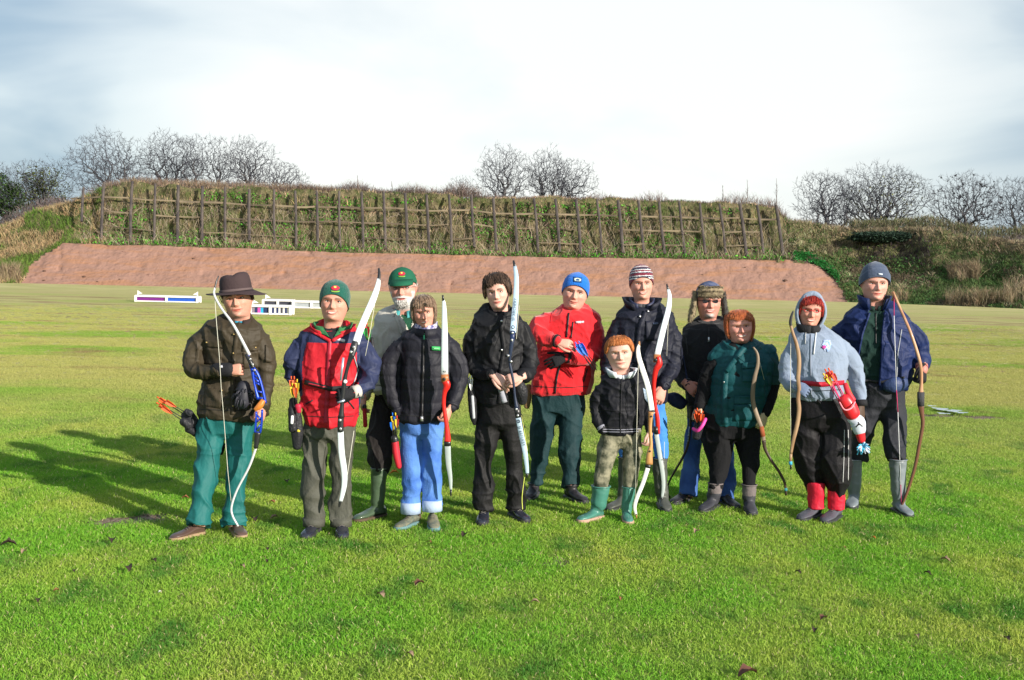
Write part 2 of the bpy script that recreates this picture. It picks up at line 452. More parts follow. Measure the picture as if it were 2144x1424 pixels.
# ---- vegetation on the slopes: blades and leaf clumps as real geometry
def veg_mat(name, c1, c2, tr=.25):
    m = bpy.data.materials.new(name); m.use_nodes = True
    n, l = m.node_tree.nodes, m.node_tree.links; b = n['Principled BSDF']; b.inputs['Roughness'].default_value = .75; b.inputs['Specular IOR Level'].default_value = .15
    a = n.new('ShaderNodeAttribute'); a.attribute_name = 'tint'
    l.new(a.outputs['Color'], b.inputs['Base Color'])
    t = n.new('ShaderNodeBsdfTranslucent'); l.new(a.outputs['Color'], t.inputs[0])
    s = n.new('ShaderNodeMixShader'); s.inputs[0].default_value = tr
    l.new(b.outputs[0], s.inputs[1]); l.new(t.outputs[0], s.inputs[2]); l.new(s.outputs[0], n['Material Output'].inputs[0])
    return m
M_VEG = veg_mat('plant_tint', None, None)
def blades(P, D, L, W, C, lean=.0):
    """P n x3 roots, D n x3 unit directions, L lengths, W widths, C colours -> bent blades of 2 quads"""
    n = len(P); side = np.cross(D, rng.normal(size=(n, 3))); side /= np.linalg.norm(side, axis=1)[:, None] + 1e-9
    bend = rng.normal(size=(n, 3)) * .18; bend[:, 2] = -abs(bend[:, 2])
    a = P; b = P + D * (L * .55)[:, None]; c = P + D * L[:, None] + bend * L[:, None]
    w = (W / 2)[:, None] * side
    V = np.stack([a - w, a + w, b + w * .9, b - w * .9, c + w * .25, c - w * .25], 1).reshape(-1, 3)
    i = (np.arange(n) * 6)[:, None]
    F = np.concatenate([i + [0, 1, 2, 3], i + [3, 2, 4, 5]], 0)
    return V, F, np.repeat(C, 6, 0)
def leaves(P, S, C, upn=.5):
    n = len(P); d = rng.normal(size=(n, 3)); d[:, 2] = abs(d[:, 2]) + upn; d /= np.linalg.norm(d, axis=1)[:, None]
    u = np.cross(d, rng.normal(size=(n, 3))); u /= np.linalg.norm(u, axis=1)[:, None]; v = np.cross(d, u)
    S = S[:, None]
    V = np.stack([P - u * S, P + v * S * .5, P + u * S, P - v * S * .5], 1).reshape(-1, 3)
    F = (np.arange(n) * 4)[:, None] + np.array([0, 1, 2, 3])
    return V, F, np.repeat(C, 4, 0)
def sample_bank(n, cond):
    """random points of the slope as (pts, normals) with cond(px,py)"""
    mskf = [f for f, k in zip(BF, BM) if k == 1]
    F = np.array(mskf); c = BV[F].mean(1)
    A = np.linalg.norm(np.cross(BV[F[:, 1]] - BV[F[:, 0]], BV[F[:, 3]] - BV[F[:, 0]]), axis=1)
    x, y = proj(c); k = cond(x, y, c); F, A = F[k], A[k]
    ids = rng.choice(len(F), n, p=A / A.sum()); u, v = rng.random((2, n, 1))
    q = BV[F[ids]]
    P = (q[:, 0] * (1 - u) + q[:, 1] * u) * (1 - v) + (q[:, 3] * (1 - u) + q[:, 2] * u) * v
    return P
def put(name, parts, label, kind='stuff', m=None):
    V, F, C = [], [], []; k = 0
    for v, f, c in parts:
        V.append(v); C.append(c); F += (np.asarray(f) + k).tolist(); k += len(v)
    o = mk(name, np.vstack(V), F, m or M_VEG, vc=np.vstack(C), smooth=False); setp(o, label, kind=kind); return o
def jit(c, n, s=.25):
    return np.clip(np.array(c)[None] * (1 + rng.normal(size=(n, 1)) * s) * (1 + rng.normal(size=(n, 3)) * .06), .005, .9)
def updir(n, sp=.25):
    d = np.stack([rng.normal(size=n) * sp, rng.normal(size=n) * sp, np.ones(n)], 1); return d / np.linalg.norm(d, axis=1)[:, None]
fence_zone = lambda x, y, c: (x > 170) & (x < 1655) & (y < f_sand(x) + 6) & (c[:, 1] < 90)
# dry grass over the revetment slope
n = 34000
P = sample_bank(n, fence_zone); g = fbm(P * [.28, .28, .5], 3, 31); g2 = vn(P * [1.4, 1.4, 1.4], 5)
px_, py_ = proj(P)
hh = (py_ - f_crest(px_)) / (f_sand(px_) - f_crest(px_))
green = (g + .35 * g2 > .28)
C = np.where(green[:, None], jit((.10, .17, .04), n), jit((.37, .275, .165), n))
C = np.where((rng.random(n) < .30)[:, None], jit((.15, .105, .085), n), C); C = C * np.clip(.95 + .85 * fbm(P * [1.3, 1.3, 2.2], 2, 66), .3, 1.5)[:, None]
L = rng.uniform(.20, .55, n) * np.where(hh < .12, .5, np.where(hh < .4, 1.0, .8))
d = updir(n, .28); dry = blades(P, d, L, rng.uniform(.012, .035, n), C)
put('dry_grass', [dry], 'dry straw coloured grass hanging over the timber revetment')
# green weeds in clumps on the ledges and along the sand's upper edge
n = 36000
P = sample_bank(n, fence_zone); px_, py_ = proj(P); g = fbm(P * [.35, .35, .8], 3, 44)
keep = ((g > .26) & (py_ > f_crest(px_) + 14)) | ((f_sand(px_) - py_ < 9 + 7 * vn(P * .9, 3)) & (vn(P * [.5, .5, 0], 71) > -.35)); P = P[keep]; n = len(P)
P = P + np.stack([rng.normal(size=n) * .1, -rng.random(n) * .18, rng.random(n) * .25], 1)
put('green_weeds', [leaves(P, rng.uniform(.05, .12, n), jit((.10, .33, .035), n, .35))], 'bright green weeds growing between the boards and along the top of the sand')
# tall dead stems and brambles
n = 5200
P = sample_bank(n, lambda x, y, c: fence_zone(x, y, c) & (y > f_crest(x) + .35 * (f_sand(x) - f_crest(x)))); P[:, 1] -= rng.random(n) * .25
C = jit((.42, .34, .25), n)
st = blades(P, updir(n, .55), rng.uniform(.5, 1.3, n), rng.uniform(.010, .022, n), C)
n = 7600; xs = np.where(rng.random(n) < .4, rng.uniform(600, 1000, n), rng.uniform(560, 1680, n)); P = np.array([at(x, f_crest(x) + 2, BASE_Y(x) + 8.2 + rng.random()) for x in xs])
dn = vn(P * [.5, .5, 0], 61) + .7
st2 = blades(P, updir(n, .3), rng.uniform(.25, .95, n) * np.clip(dn, .4, 1.6) * np.interp(xs, [560, 640, 980, 1060], [1, 1.5, 1.2, .9]), rng.uniform(.012, .028, n), jit((.20, .15, .13), n))
n = 3200; xs = rng.uniform(215, 700, n); P = np.array([at(x, f_crest(x) + 1, BASE_Y(x) + 8.2 + rng.random()) for x in xs])
st3 = blades(P, updir(n, .25), rng.uniform(.2, .7, n), rng.uniform(.015, .03, n), jit((.27, .20, .14), n))
put('dead_stems', [st, st2, st3], 'tangled pale dead stems and brambles on the bank and its crest')
# taller thin saplings on the crest
def sapling(px, h, seed):
    r_ = np.random.default_rng(seed); b = at(px, f_crest(px) + 4, BASE_Y(px) + 9); mb = MB()
    mb.add(*tube([b, b + [.05, 0, h * .5], b + [-.03, 0, h]], [.03, .022, .01], 4, 2))
    for k in range(10):
        t = r_.uniform(.3, .95); q = b + [0, 0, h * t]; a = r_.uniform(-.8, .8)
        mb.add(*tube([q, q + np.array([math.sin(a) * .35, r_.uniform(-.1, .1), .35]) * (1.2 - t) * h * .5], [.012, .006], 3, 1, round_end=False))
    return mb
for k, (px, h, lab) in enumerate([(1512, 1.5, 'thin bare sapling on the bank crest, the shorter one near the fence end'), (1563, 2.0, 'thin bare sapling on the bank crest, the tall straight one'), (1624, 2.2, 'forked bare sapling on the crest above the last fence post'), (820, 1.0, 'slim bare sapling on the crest above the green cap'), (748, 1.4, 'slim bare sapling on the crest left of the green cap')]):
    setp(sapling(px, h, k).build('sapling', mat('twig_bark', (.16, .13, .12), rough=.9)), lab, 'sapling')
# left mound
lm = lambda x, y, c: (x < 215) & (x > -60) & (c[:, 1] < 90) & ~((y > f_sand(x) + 3) & (x > 60))
n = 17000; P = sample_bank(n, lm); g = fbm(P * [.4, .4, .5], 3, 12); px_, py_ = proj(P)
C = np.where((g > .10)[:, None], jit((.12, .20, .035), n), jit((.40, .29, .16), n))
put('rough_grass', [blades(P, updir(n, .5), rng.uniform(.18, .55, n), rng.uniform(.015, .035, n), C)], 'tussocky green and straw grass on the mound at the left')
# right hill: dark rough herbs, brambles, reeds
rm = lambda x, y, c: (x > 1640) & (x < 2300) & (c[:, 1] < 90) & ~((y > f_sand(x) - 2) & (x < 1770))
n = 42000; P = sample_bank(n, rm); px_, py_ = proj(P); g = fbm(P * [.32, .32, .6], 3, 52); g2 = fbm(P * [1.1, 1.1, 1.4], 2, 53)
C = np.where((g > .0)[:, None], jit((.085, .135, .045), n, .3), jit((.15, .12, .08), n, .3))
C = np.where(((g2 > .55))[:, None], jit((.36, .33, .2), n), C)
up_ = (py_ < f_crest(px_) + 32); C = np.where((up_ & (rng.random(n) < .6))[:, None], jit((.30, .235, .15), n), C)
C = np.where(((px_ > 1790) & (px_ < 1950) & (py_ < 560) & (py_ > 500) & (rng.random(n) < .85))[:, None], jit((.055, .04, .045), n), C)
put('hill_herbs', [blades(P, updir(n, .6), rng.uniform(.18, .5, n), rng.uniform(.02, .05, n), C)], 'dark rough herbs and thistles covering the hillside at the right')
n = 15000; P = sample_bank(n, lambda x, y, c: rm(x, y, c) & (y > 540 + (x - 1780) * .02)); g = fbm(P * [.4, .4, .7], 3, 57); P = P[g > .15]; n = len(P)
put('hill_greens', [leaves(P + [0, -.08, .08], rng.uniform(.05, .11, n), jit((.10, .20, .06), n, .35))], 'low green leafy cover on the lower hillside')
n = 2600; xs = rng.uniform(1660, 1755, n); ty = rng.normal(size=n) * 4
P = np.array([cast(BANK, x, f_sand(x) - 8 + t)[0] if cast(BANK, x, f_sand(x) - 8 + t)[0] is not None else [0, 400, -5] for x, t in zip(xs, ty)])
put('nettles', [leaves(P + [0, -.15, .1], rng.uniform(.07, .14, n), jit((.05, .25, .06), n, .3))], 'bright green nettles along the right end of the sand')
n = 6500; P = []
for (x0, x1, y0, y1, w) in [(1985, 2050, 570, 590, 2), (1840, 1900, 625, 636, .4), (2040, 2120, 632, 640, .8), (1980, 2060, 628, 640, .5), (0, 40, 575, 590, 1.2), (2100, 2200, 600, 640, .8)]:
    for k in range(int(n * w / 8)):
        q = cast(BANK, rng.uniform(x0, x1), rng.uniform(y0, y1))[0]
        if q is not None: P.append(q)
P = np.array(P); n = len(P)
put('reeds', [blades(P, updir(n, .22), rng.uniform(.5, 1.3, n), rng.uniform(.015, .03, n), jit((.30, .235, .15), n))], 'clumps of dry pale reeds on the hillside and at its foot')
# evergreen bramble mass on the hill top
n = 9000; P = []
cxy = at(1880, 498, 82.0)
q = rng.normal(size=(n, 3)); q /= np.linalg.norm(q, axis=1)[:, None]; q *= rng.uniform(.75, 1.0, (n, 1)); q *= (1 + .2 * vn(q * 3, 4))[:, None]
P = cxy + q * [3.6, 1.0, .42]
setp(put('bramble_thicket', [leaves(P, rng.uniform(.07, .15, n), jit((.035, .06, .04), n, .4))], 'dark evergreen bramble thicket on top of the right hill'), None, 'thicket', kind='thing')

# ---- timber revetment fence
M_POST = mat('old_post', (.05, .042, .042), rough=.9, col2=(.095, .078, .07), vscale=3, bump=.6, bscale=20, stretch=(1, 1, .2))
M_RAIL = mat('weathered_board', (.30, .24, .16), rough=.9, col2=(.11, .085, .065), vscale=1.4, bump=.5, bscale=16, stretch=(.3, 1, 2))
tops = [(175, 393), (218, 382), (277, 380), (325, 385), (373, 388), (424, 390), (471, 393), (522, 397), (574, 397), (618, 400), (663, 400), (710, 400), (757, 402), (803, 402), (848, 405), (893, 408), (940, 408), (987, 408), (1033, 415), (1075, 416), (1118, 416), (1163, 417), (1206, 418), (1250, 418), (1294, 420), (1337, 421), (1380, 423), (1422, 423), (1465, 426), (1506, 427), (1549, 427), (1585, 430), (1625, 430)]
fence = empty('timber_revetment', at(900, 540, 81)); setp(fence, 'long timber revetment of dark posts and weathered boards holding the bank', 'fence')
posts = []
for i, (px, py) in enumerate(tops):
    t_lean = np.interp(px, [170, 330, 700, 1100, 1630], [-.085, -.02, .03, .10, .19])
    bot_y = f_sand(px) - (22 if i == 0 else random.uniform(4, 26)); 
    if i == 0: bot_y = 455
    a = at(px, py, BASE_Y(px) + 6.9); b = at(px + (bot_y - py) * t_lean * .8, bot_y, BASE_Y(px) + 5.15)
    jx = random.uniform(-.05, .05); r = random.uniform(.088, .122)
    m_ = (a + b) / 2 + [jx, 0, 0]
    V, F = tube([b - [0, 0, .3], m_, a], [r * 1.05, r, r * .95], 7, 2, round_end=False)
    mk('post', V, F, M_POST, parent=fence, smooth=False); posts.append((px, a, b))
for i in range(len(posts) - 1):
    for lev, (fr, th) in enumerate([(.30, .050), (.58, .040), (.86, .030)]):
        if i == 0 and lev > 0: continue
        if random.random() < (.04, .2, .45)[lev]: continue
        pa, pb = posts[i][1:], posts[i + 1][1:]
        lv = lambda q, i: q[0] + (q[1] - q[0]) * np.clip((fr * np.linalg.norm(at(posts[i][0], f_sand(posts[i][0]), 81) - at(posts[i][0], f_crest(posts[i][0]), 81)) + random.uniform(-.035, .035)) / np.linalg.norm(q[1] - q[0]), 0, 1.2) if i else q[0] + [0, 0, -.82]
        A, B = lv(pa, i), lv(pb, i + 1)
        if i == 0: A = A - [.95, 0, 0]
        d = (B - A) / np.linalg.norm(B - A); off = np.array([0, .06, 0])
        t1 = random.uniform(.8, 1.2)
        V, F = ribbon3([A + off, (A + B) / 2 + off + [0, 0, -.02 * random.random()], B + off], [0, -.015, th * t1], [0, .055, .01])
        mk('board', V, F, M_RAIL, parent=fence, smooth=False)
# ---- trees
M_BARK = mat('bark', (.07, .068, .075), rough=.9, col2=(.12, .11, .11), vscale=2, bump=.4, bscale=8)
M_TWIG = mat('twigs', (.060, .062, .075), rough=.9)
def tree(px0, px1, ptop, pbase, Y, label, n=900, ivy=0, ivycol=(.04, .075, .02), stems=2, seed=0, blobs=0, fill=1.0, thick=1.0, lean=0, name='bare_tree'):
    r_ = np.random.default_rng(seed + 100)
    w_ = (px1 - px0) * .07; px0 -= w_; px1 += w_; ptop -= 4; cxp = (px0 + px1) / 2; base = at(cxp + lean, pbase + 6, Y); top = at(cxp, ptop, Y); a = (at(px1, ptop, Y)[0] - at(px0, ptop, Y)[0]) / 2; n = int(n * 1.9)
    H = top[2] - base[2]; c = np.array([at(cxp, ptop, Y)[0], Y, base[2] + H * .50]); sc = np.array([a, a * .8, H * .5])
    q = r_.normal(size=(n, 3)); q /= np.linalg.norm(q, axis=1)[:, None]; q *= (r_.random((n, 1)) ** (.42))
    lump = 1 + .30 * vn(q * 1.9, seed); q *= lump[:, None]
    A = c + q * sc; A = A[A[:, 2] > base[2] + H * .16]
    nodes = [base - [0, 0, .4]]; par = [-1]
    for s in range(stems):      # main stems
        an = (s - (stems - 1) / 2) * .75 + r_.normal() * .1; p = base + [r_.normal() * .15, r_.normal() * .15, 0]; pr = 0; nodes.append(p); par.append(0); pr = len(nodes) - 1
        for k in range(3):
            p = p + np.array([math.sin(an) * .8, r_.normal() * .35, math.cos(an)]) * H * .11 + r_.normal(size=3) * H * .012
            nodes.append(p); par.append(pr); pr = len(nodes) - 1
    A = A[np.argsort(np.linalg.norm(A - base, axis=1))]
    N = np.array(nodes)
    db = [np.linalg.norm(x - base) for x in nodes]
    maxseg = H * .11
    buf = np.zeros((len(A) * 3 + 50, 3)); buf[:len(N)] = N; cnt = len(N); dbb = np.zeros(len(buf)); dbb[:cnt] = db
    for p in A:
        dist = np.linalg.norm(buf[:cnt] - p, axis=1) + dbb[:cnt] * .22
        dist[0] = 1e9; j = int(np.argmin(dist)); v = p - buf[j]; L = np.linalg.norm(v); k = max(1, min(3, int(L / maxseg)))
        for s in range(1, k + 1):
            if cnt >= len(buf): break
            x = buf[j] + v * (s / k) + (r_.normal(size=3) * L * .05 if s < k else 0); x[2] += math.sin(s / k * math.pi) * L * -.06
            buf[cnt] = x; par.append(j if s == 1 else cnt - 1); dbb[cnt] = dbb[par[-1]] + np.linalg.norm(x - buf[par[-1]]); cnt += 1
    N = buf[:cnt]; par = np.array(par)
    rr = np.zeros(cnt); child = np.zeros(cnt, int)
    for i in range(1, cnt): child[par[i]] += 1
    r0 = .0100 * thick; acc = np.zeros(cnt)
    for i in range(cnt - 1, 0, -1):
        if acc[i] == 0: acc[i] = r0 ** 1.95
        rr[i] = acc[i] ** (1 / 1.95); acc[par[i]] += acc[i]
    rr[0] = acc[0] ** (1 / 1.95)
    rr = np.minimum(rr, .26)
    S = N[par[1:]]; E = N[1:]; r1 = np.minimum(rr[par[1:]], rr[1:] * 1.25); r2 = rr[1:]
    leafi = np.where(child[1:] == 0)[0]
    # fine twigs
    k = 5; idx = np.repeat(leafi, k); o = E[idx]; dirv = E[idx] - S[idx]; dirv /= np.linalg.norm(dirv, axis=1)[:, None] + 1e-6
    dirv = dirv + r_.normal(size=dirv.shape) * .55 + [0, 0, .35]; dirv /= np.linalg.norm(dirv, axis=1)[:, None]
    tl = r_.uniform(.3, 1.0, len(idx)) * H * .085
    S = np.vstack([S, o]); E = np.vstack([E, o + dirv * tl[:, None]]); r1 = np.concatenate([r1, np.full(len(idx), r0 * .75)]); r2 = np.concatenate([r2, np.full(len(idx), r0 * .4)])
    def prisms(S, E, r1, r2, m):
        T = E - S; T /= np.linalg.norm(T, axis=1)[:, None] + 1e-9; u = np.cross(T, [.31, .2, .93]); u /= np.linalg.norm(u, axis=1)[:, None] + 1e-9; v = np.cross(T, u)
        ph = np.arange(m) / m * 2 * math.pi; cs = np.cos(ph)[None, :, None]; sn = np.sin(ph)[None, :, None]
        A_ = S[:, None] + (cs * u[:, None] + sn * v[:, None]) * r1[:, None, None]; B_ = E[:, None] + (cs * u[:, None] + sn * v[:, None]) * r2[:, None, None]
        V = np.concatenate([A_, B_], 1).reshape(-1, 3); i = (np.arange(len(S)) * 2 * m)[:, None, None]; j = np.arange(m)
        F = (i + np.stack([j, (j + 1) % m, (j + 1) % m + m, j + m], 1)[None]).reshape(-1, 4); return V, F
    t = empty(name, base); setp(t, label, 'tree', 'trees on the skyline')
    big = r2 > .045 * thick
    if big.any(): V, F = prisms(S[big], E[big], r1[big], r2[big], 6); mk('trunk', V, F, M_BARK, parent=t)
    V, F = prisms(S[~big], E[~big], r1[~big], r2[~big], 3); mk('crown', V, F, M_TWIG, parent=t, smooth=False)
    if ivy:
        bi = np.where(r2 > .02 * thick)[0]; ii = r_.choice(bi, ivy); u = r_.random((ivy, 1)); Q = S[ii] * (1 - u) + E[ii] * u + r_.normal(size=(ivy, 3)) * .22 * H / 5
        Q = Q[Q[:, 2] < base[2] + H * .9]
        v, f, cc = leaves(Q, r_.uniform(.07, .16, len(Q)), jit(ivycol, len(Q), .4)); mk('ivy', v, f, M_VEG, vc=cc, parent=t, smooth=False)
    if blobs:
        li = r_.choice(len(leafi), blobs); Q = E[leafi[li]]; Q = np.repeat(Q, 5, 0) + r_.normal(size=(blobs * 5, 3)) * .07
        v, f, cc = leaves(Q, r_.uniform(.06, .11, len(Q)), jit((.05, .04, .045), len(Q), .3)); mk('dead_leaves', v, f, M_VEG, vc=cc, parent=t, smooth=False)
TREES = [
 (-40, 52, 352, 462, 96, 'dark ivy clad tree at the far left edge of the picture', dict(ivy=5200, n=500, seed=1, name='ivy_tree')),
 (22, 146, 340, 452, 99, 'rounded olive tinged tree left of the fence end', dict(ivy=2600, ivycol=(.085, .10, .035), n=900, seed=2, stems=3, name='ivy_tree')),
 (146, 305, 284, 420, 100, 'spreading bare tree above the left end of the fence', dict(n=1150, seed=3, stems=3, lean=25)),
 (292, 412, 279, 415, 103, 'tallest bare tree above the left part of the fence', dict(n=1000, seed=4)),
 (366, 440, 290, 412, 101, 'slim bare tree, second of the row behind the fence', dict(n=480, seed=5)),
 (418, 492, 288, 412, 102, 'slim bare tree between its wider neighbours behind the fence', dict(n=420, seed=6)),
 (466, 572, 289, 412, 102, 'broad bare tree at the right end of the left row', dict(n=900, seed=7)),
 (545, 640, 340, 412, 104, 'low bare tree sloping down behind the fence, right of the left row', dict(n=560, seed=8, stems=3)),
 (940, 992, 370, 422, 100, 'small bare bush on the crest left of the central trees', dict(n=220, seed=9, stems=3, thick=.8)),
 (1003, 1112, 307, 432, 100, 'left one of the two bare trees standing alone on the crest', dict(n=800, seed=10, stems=3)),
 (1098, 1190, 311, 432, 101, 'middle bare tree of the pair standing alone on the crest', dict(n=600, seed=11, stems=2)),
 (1140, 1242, 340, 432, 101, 'low bare shrub tree at the right of the central trees', dict(n=700, seed=12, stems=3, lean=-14)),
 (1676, 1800, 366, 490, 92, 'bare tree at the left side of the big clump on the right', dict(n=950, seed=13, stems=3)),
 (1745, 1935, 351, 490, 93, 'largest bare dome shaped tree above the right hill', dict(n=1500, seed=14, stems=4, ivy=500, ivycol=(.14, .14, .06))),
 (1955, 2095, 361, 500, 94, 'bare tree with clusters of dark dead leaves above the right hill', dict(n=800, seed=15, stems=3, blobs=230)),
 (2082, 2200, 366, 505, 94, 'bare tree cut by the right edge of the picture', dict(n=700, seed=16, stems=2)),
]
for a in TREES:
    tree(*a[:6], **a[6])
# hedge line low behind the crest on both sides
n = 9000; xs = np.concatenate([rng.uniform(-60, 640, n // 2), rng.uniform(1630, 2250, n - n // 2)])
P = np.array([at(x, f_crest(x) + 3, BASE_Y(x) + 12 + 3 * rng.random()) for x in xs])
h = rng.uniform(.3, 1.3, n); h *= .6 + .6 * np.abs(vn(P * [.4, .4, 0], 82))
put('hedge', [blades(P - [0, 0, .3], updir(n, .35), h + .3, rng.uniform(.015, .035, n), jit((.17, .135, .13), n))], 'low bare hedge along the skyline')
n = 12000; xs = rng.uniform(-120, 130, n); P = np.array([at(x, f_crest(x) + 1, 92.0) for x in xs]); P += np.stack([np.zeros(n), rng.normal(size=n), rng.uniform(-1.3, .55, n)], 1)
put('scrub', [blades(P, updir(n, .5), rng.uniform(.2, .6, n), rng.uniform(.02, .05, n), jit((.15, .12, .11), n, .35))], 'dark scrub behind the left mound')
n = 16000; xs = rng.uniform(1780, 2260, n); P = np.array([at(x, f_crest(x) - 2, 86.0) for x in xs]); P += np.stack([np.zeros(n), rng.normal(size=n), rng.uniform(-.8, .9, n) * (1 - .5 * np.abs(vn(P * [.3, 0, 0], 4)))], 1)
put('hill_top_scrub', [blades(P, updir(n, .5), rng.uniform(.2, .55, n), rng.uniform(.02, .045, n), np.where((rng.random(n) < .5)[:, None], jit((.20, .17, .11), n, .3), jit((.12, .13, .06), n, .3)))], 'brown and olive scrub along the top of the right hill')
# distant wooded horizon
n = 200
# ---- turf: tufts instanced over the near field
def turf_mat():
    m = bpy.data.materials.new('grass_blades'); m.use_nodes = True
    n, l = m.node_tree.nodes, m.node_tree.links; b = n['Principled BSDF']; b.inputs['Roughness'].default_value = .6; b.inputs['Specular IOR Level'].default_value = .25
    g = n.new('ShaderNodeNewGeometry'); oi = n.new('ShaderNodeObjectInfo')
    def noise(sc, st=(1, 1, 1), det=4):
        mp_ = n.new('ShaderNodeMapping'); mp_.inputs['Scale'].default_value = st; l.new(g.outputs['Position'], mp_.inputs[0])
        t = n.new('ShaderNodeTexNoise'); t.inputs['Scale'].default_value = sc; t.inputs['Detail'].default_value = det; l.new(mp_.outputs[0], t.inputs['Vector']); return t.outputs['Fac']
    def rg(v, a, b_):
        t = n.new('ShaderNodeMapRange'); t.inputs[1].default_value = a; t.inputs[2].default_value = b_; l.new(v, t.inputs[0]); return t.outputs[0]
    def mixc(f, c1, c2):
        t = n.new('ShaderNodeMix'); t.data_type = 'RGBA'; l.new(f, t.inputs[0])
        for k, c in ((6, c1), (7, c2)):
            if isinstance(c, tuple): t.inputs[k].default_value = (*c, 1)
            else: l.new(c, t.inputs[k])
        return t.outputs[2]
    isl = rg(g.outputs['Random Per Island'], 0, 1)
    c = mixc(isl, (.125, .36, .024), (.29, .52, .05))
    c = mixc(rg(noise(1.3, (1, .6, 1)), .42, .66), c, mixc(isl, (.32, .42, .05), (.52, .56, .12)))
    c = mixc(rg(noise(2.6, (1, .6, 1), 6), .52, .66), c, mixc(isl, (.06, .21, .025), (.14, .32, .04)))
    lt = n.new('ShaderNodeMath'); lt.operation = 'GREATER_THAN'; lt.inputs[1].default_value = .93; l.new(isl, lt.inputs[0])
    c = mixc(lt.outputs[0], c, (.62, .54, .28))
    sp = n.new('ShaderNodeSeparateXYZ'); l.new(g.outputs['Position'], sp.inputs[0])
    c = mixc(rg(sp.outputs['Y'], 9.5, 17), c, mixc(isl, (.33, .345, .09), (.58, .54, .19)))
    gm = n.new('ShaderNodeMath'); gm.operation = 'MULTIPLY'; l.new(rg(noise(.28, (.6, 1.3, 1), 4), .50, .62), gm.inputs[0]); l.new(rg(sp.outputs['Y'], 10, 14), gm.inputs[1])
    c = mixc(gm.outputs[0], c, mixc(isl, (.18, .33, .04), (.36, .48, .09)))
    bm = n.new('ShaderNodeMath'); bm.operation = 'MULTIPLY'; l.new(rg(noise(.55, (.8, 1.1, 1), 6), .58, .72), bm.inputs[0]); l.new(rg(sp.outputs['Y'], 11, 15), bm.inputs[1])
    c = mixc(bm.outputs[0], c, mixc(isl, (.24, .17, .08), (.42, .31, .15)))
    l.new(c, b.inputs['Base Color'])
    t = n.new('ShaderNodeBsdfTranslucent'); l.new(c, t.inputs[0]); s = n.new('ShaderNodeMixShader'); s.inputs[0].default_value = .4
    l.new(b.outputs[0], s.inputs[1]); l.new(t.outputs[0], s.inputs[2]); l.new(s.outputs[0], n['Material Output'].inputs[0])
    return m
M_TURF = turf_mat()
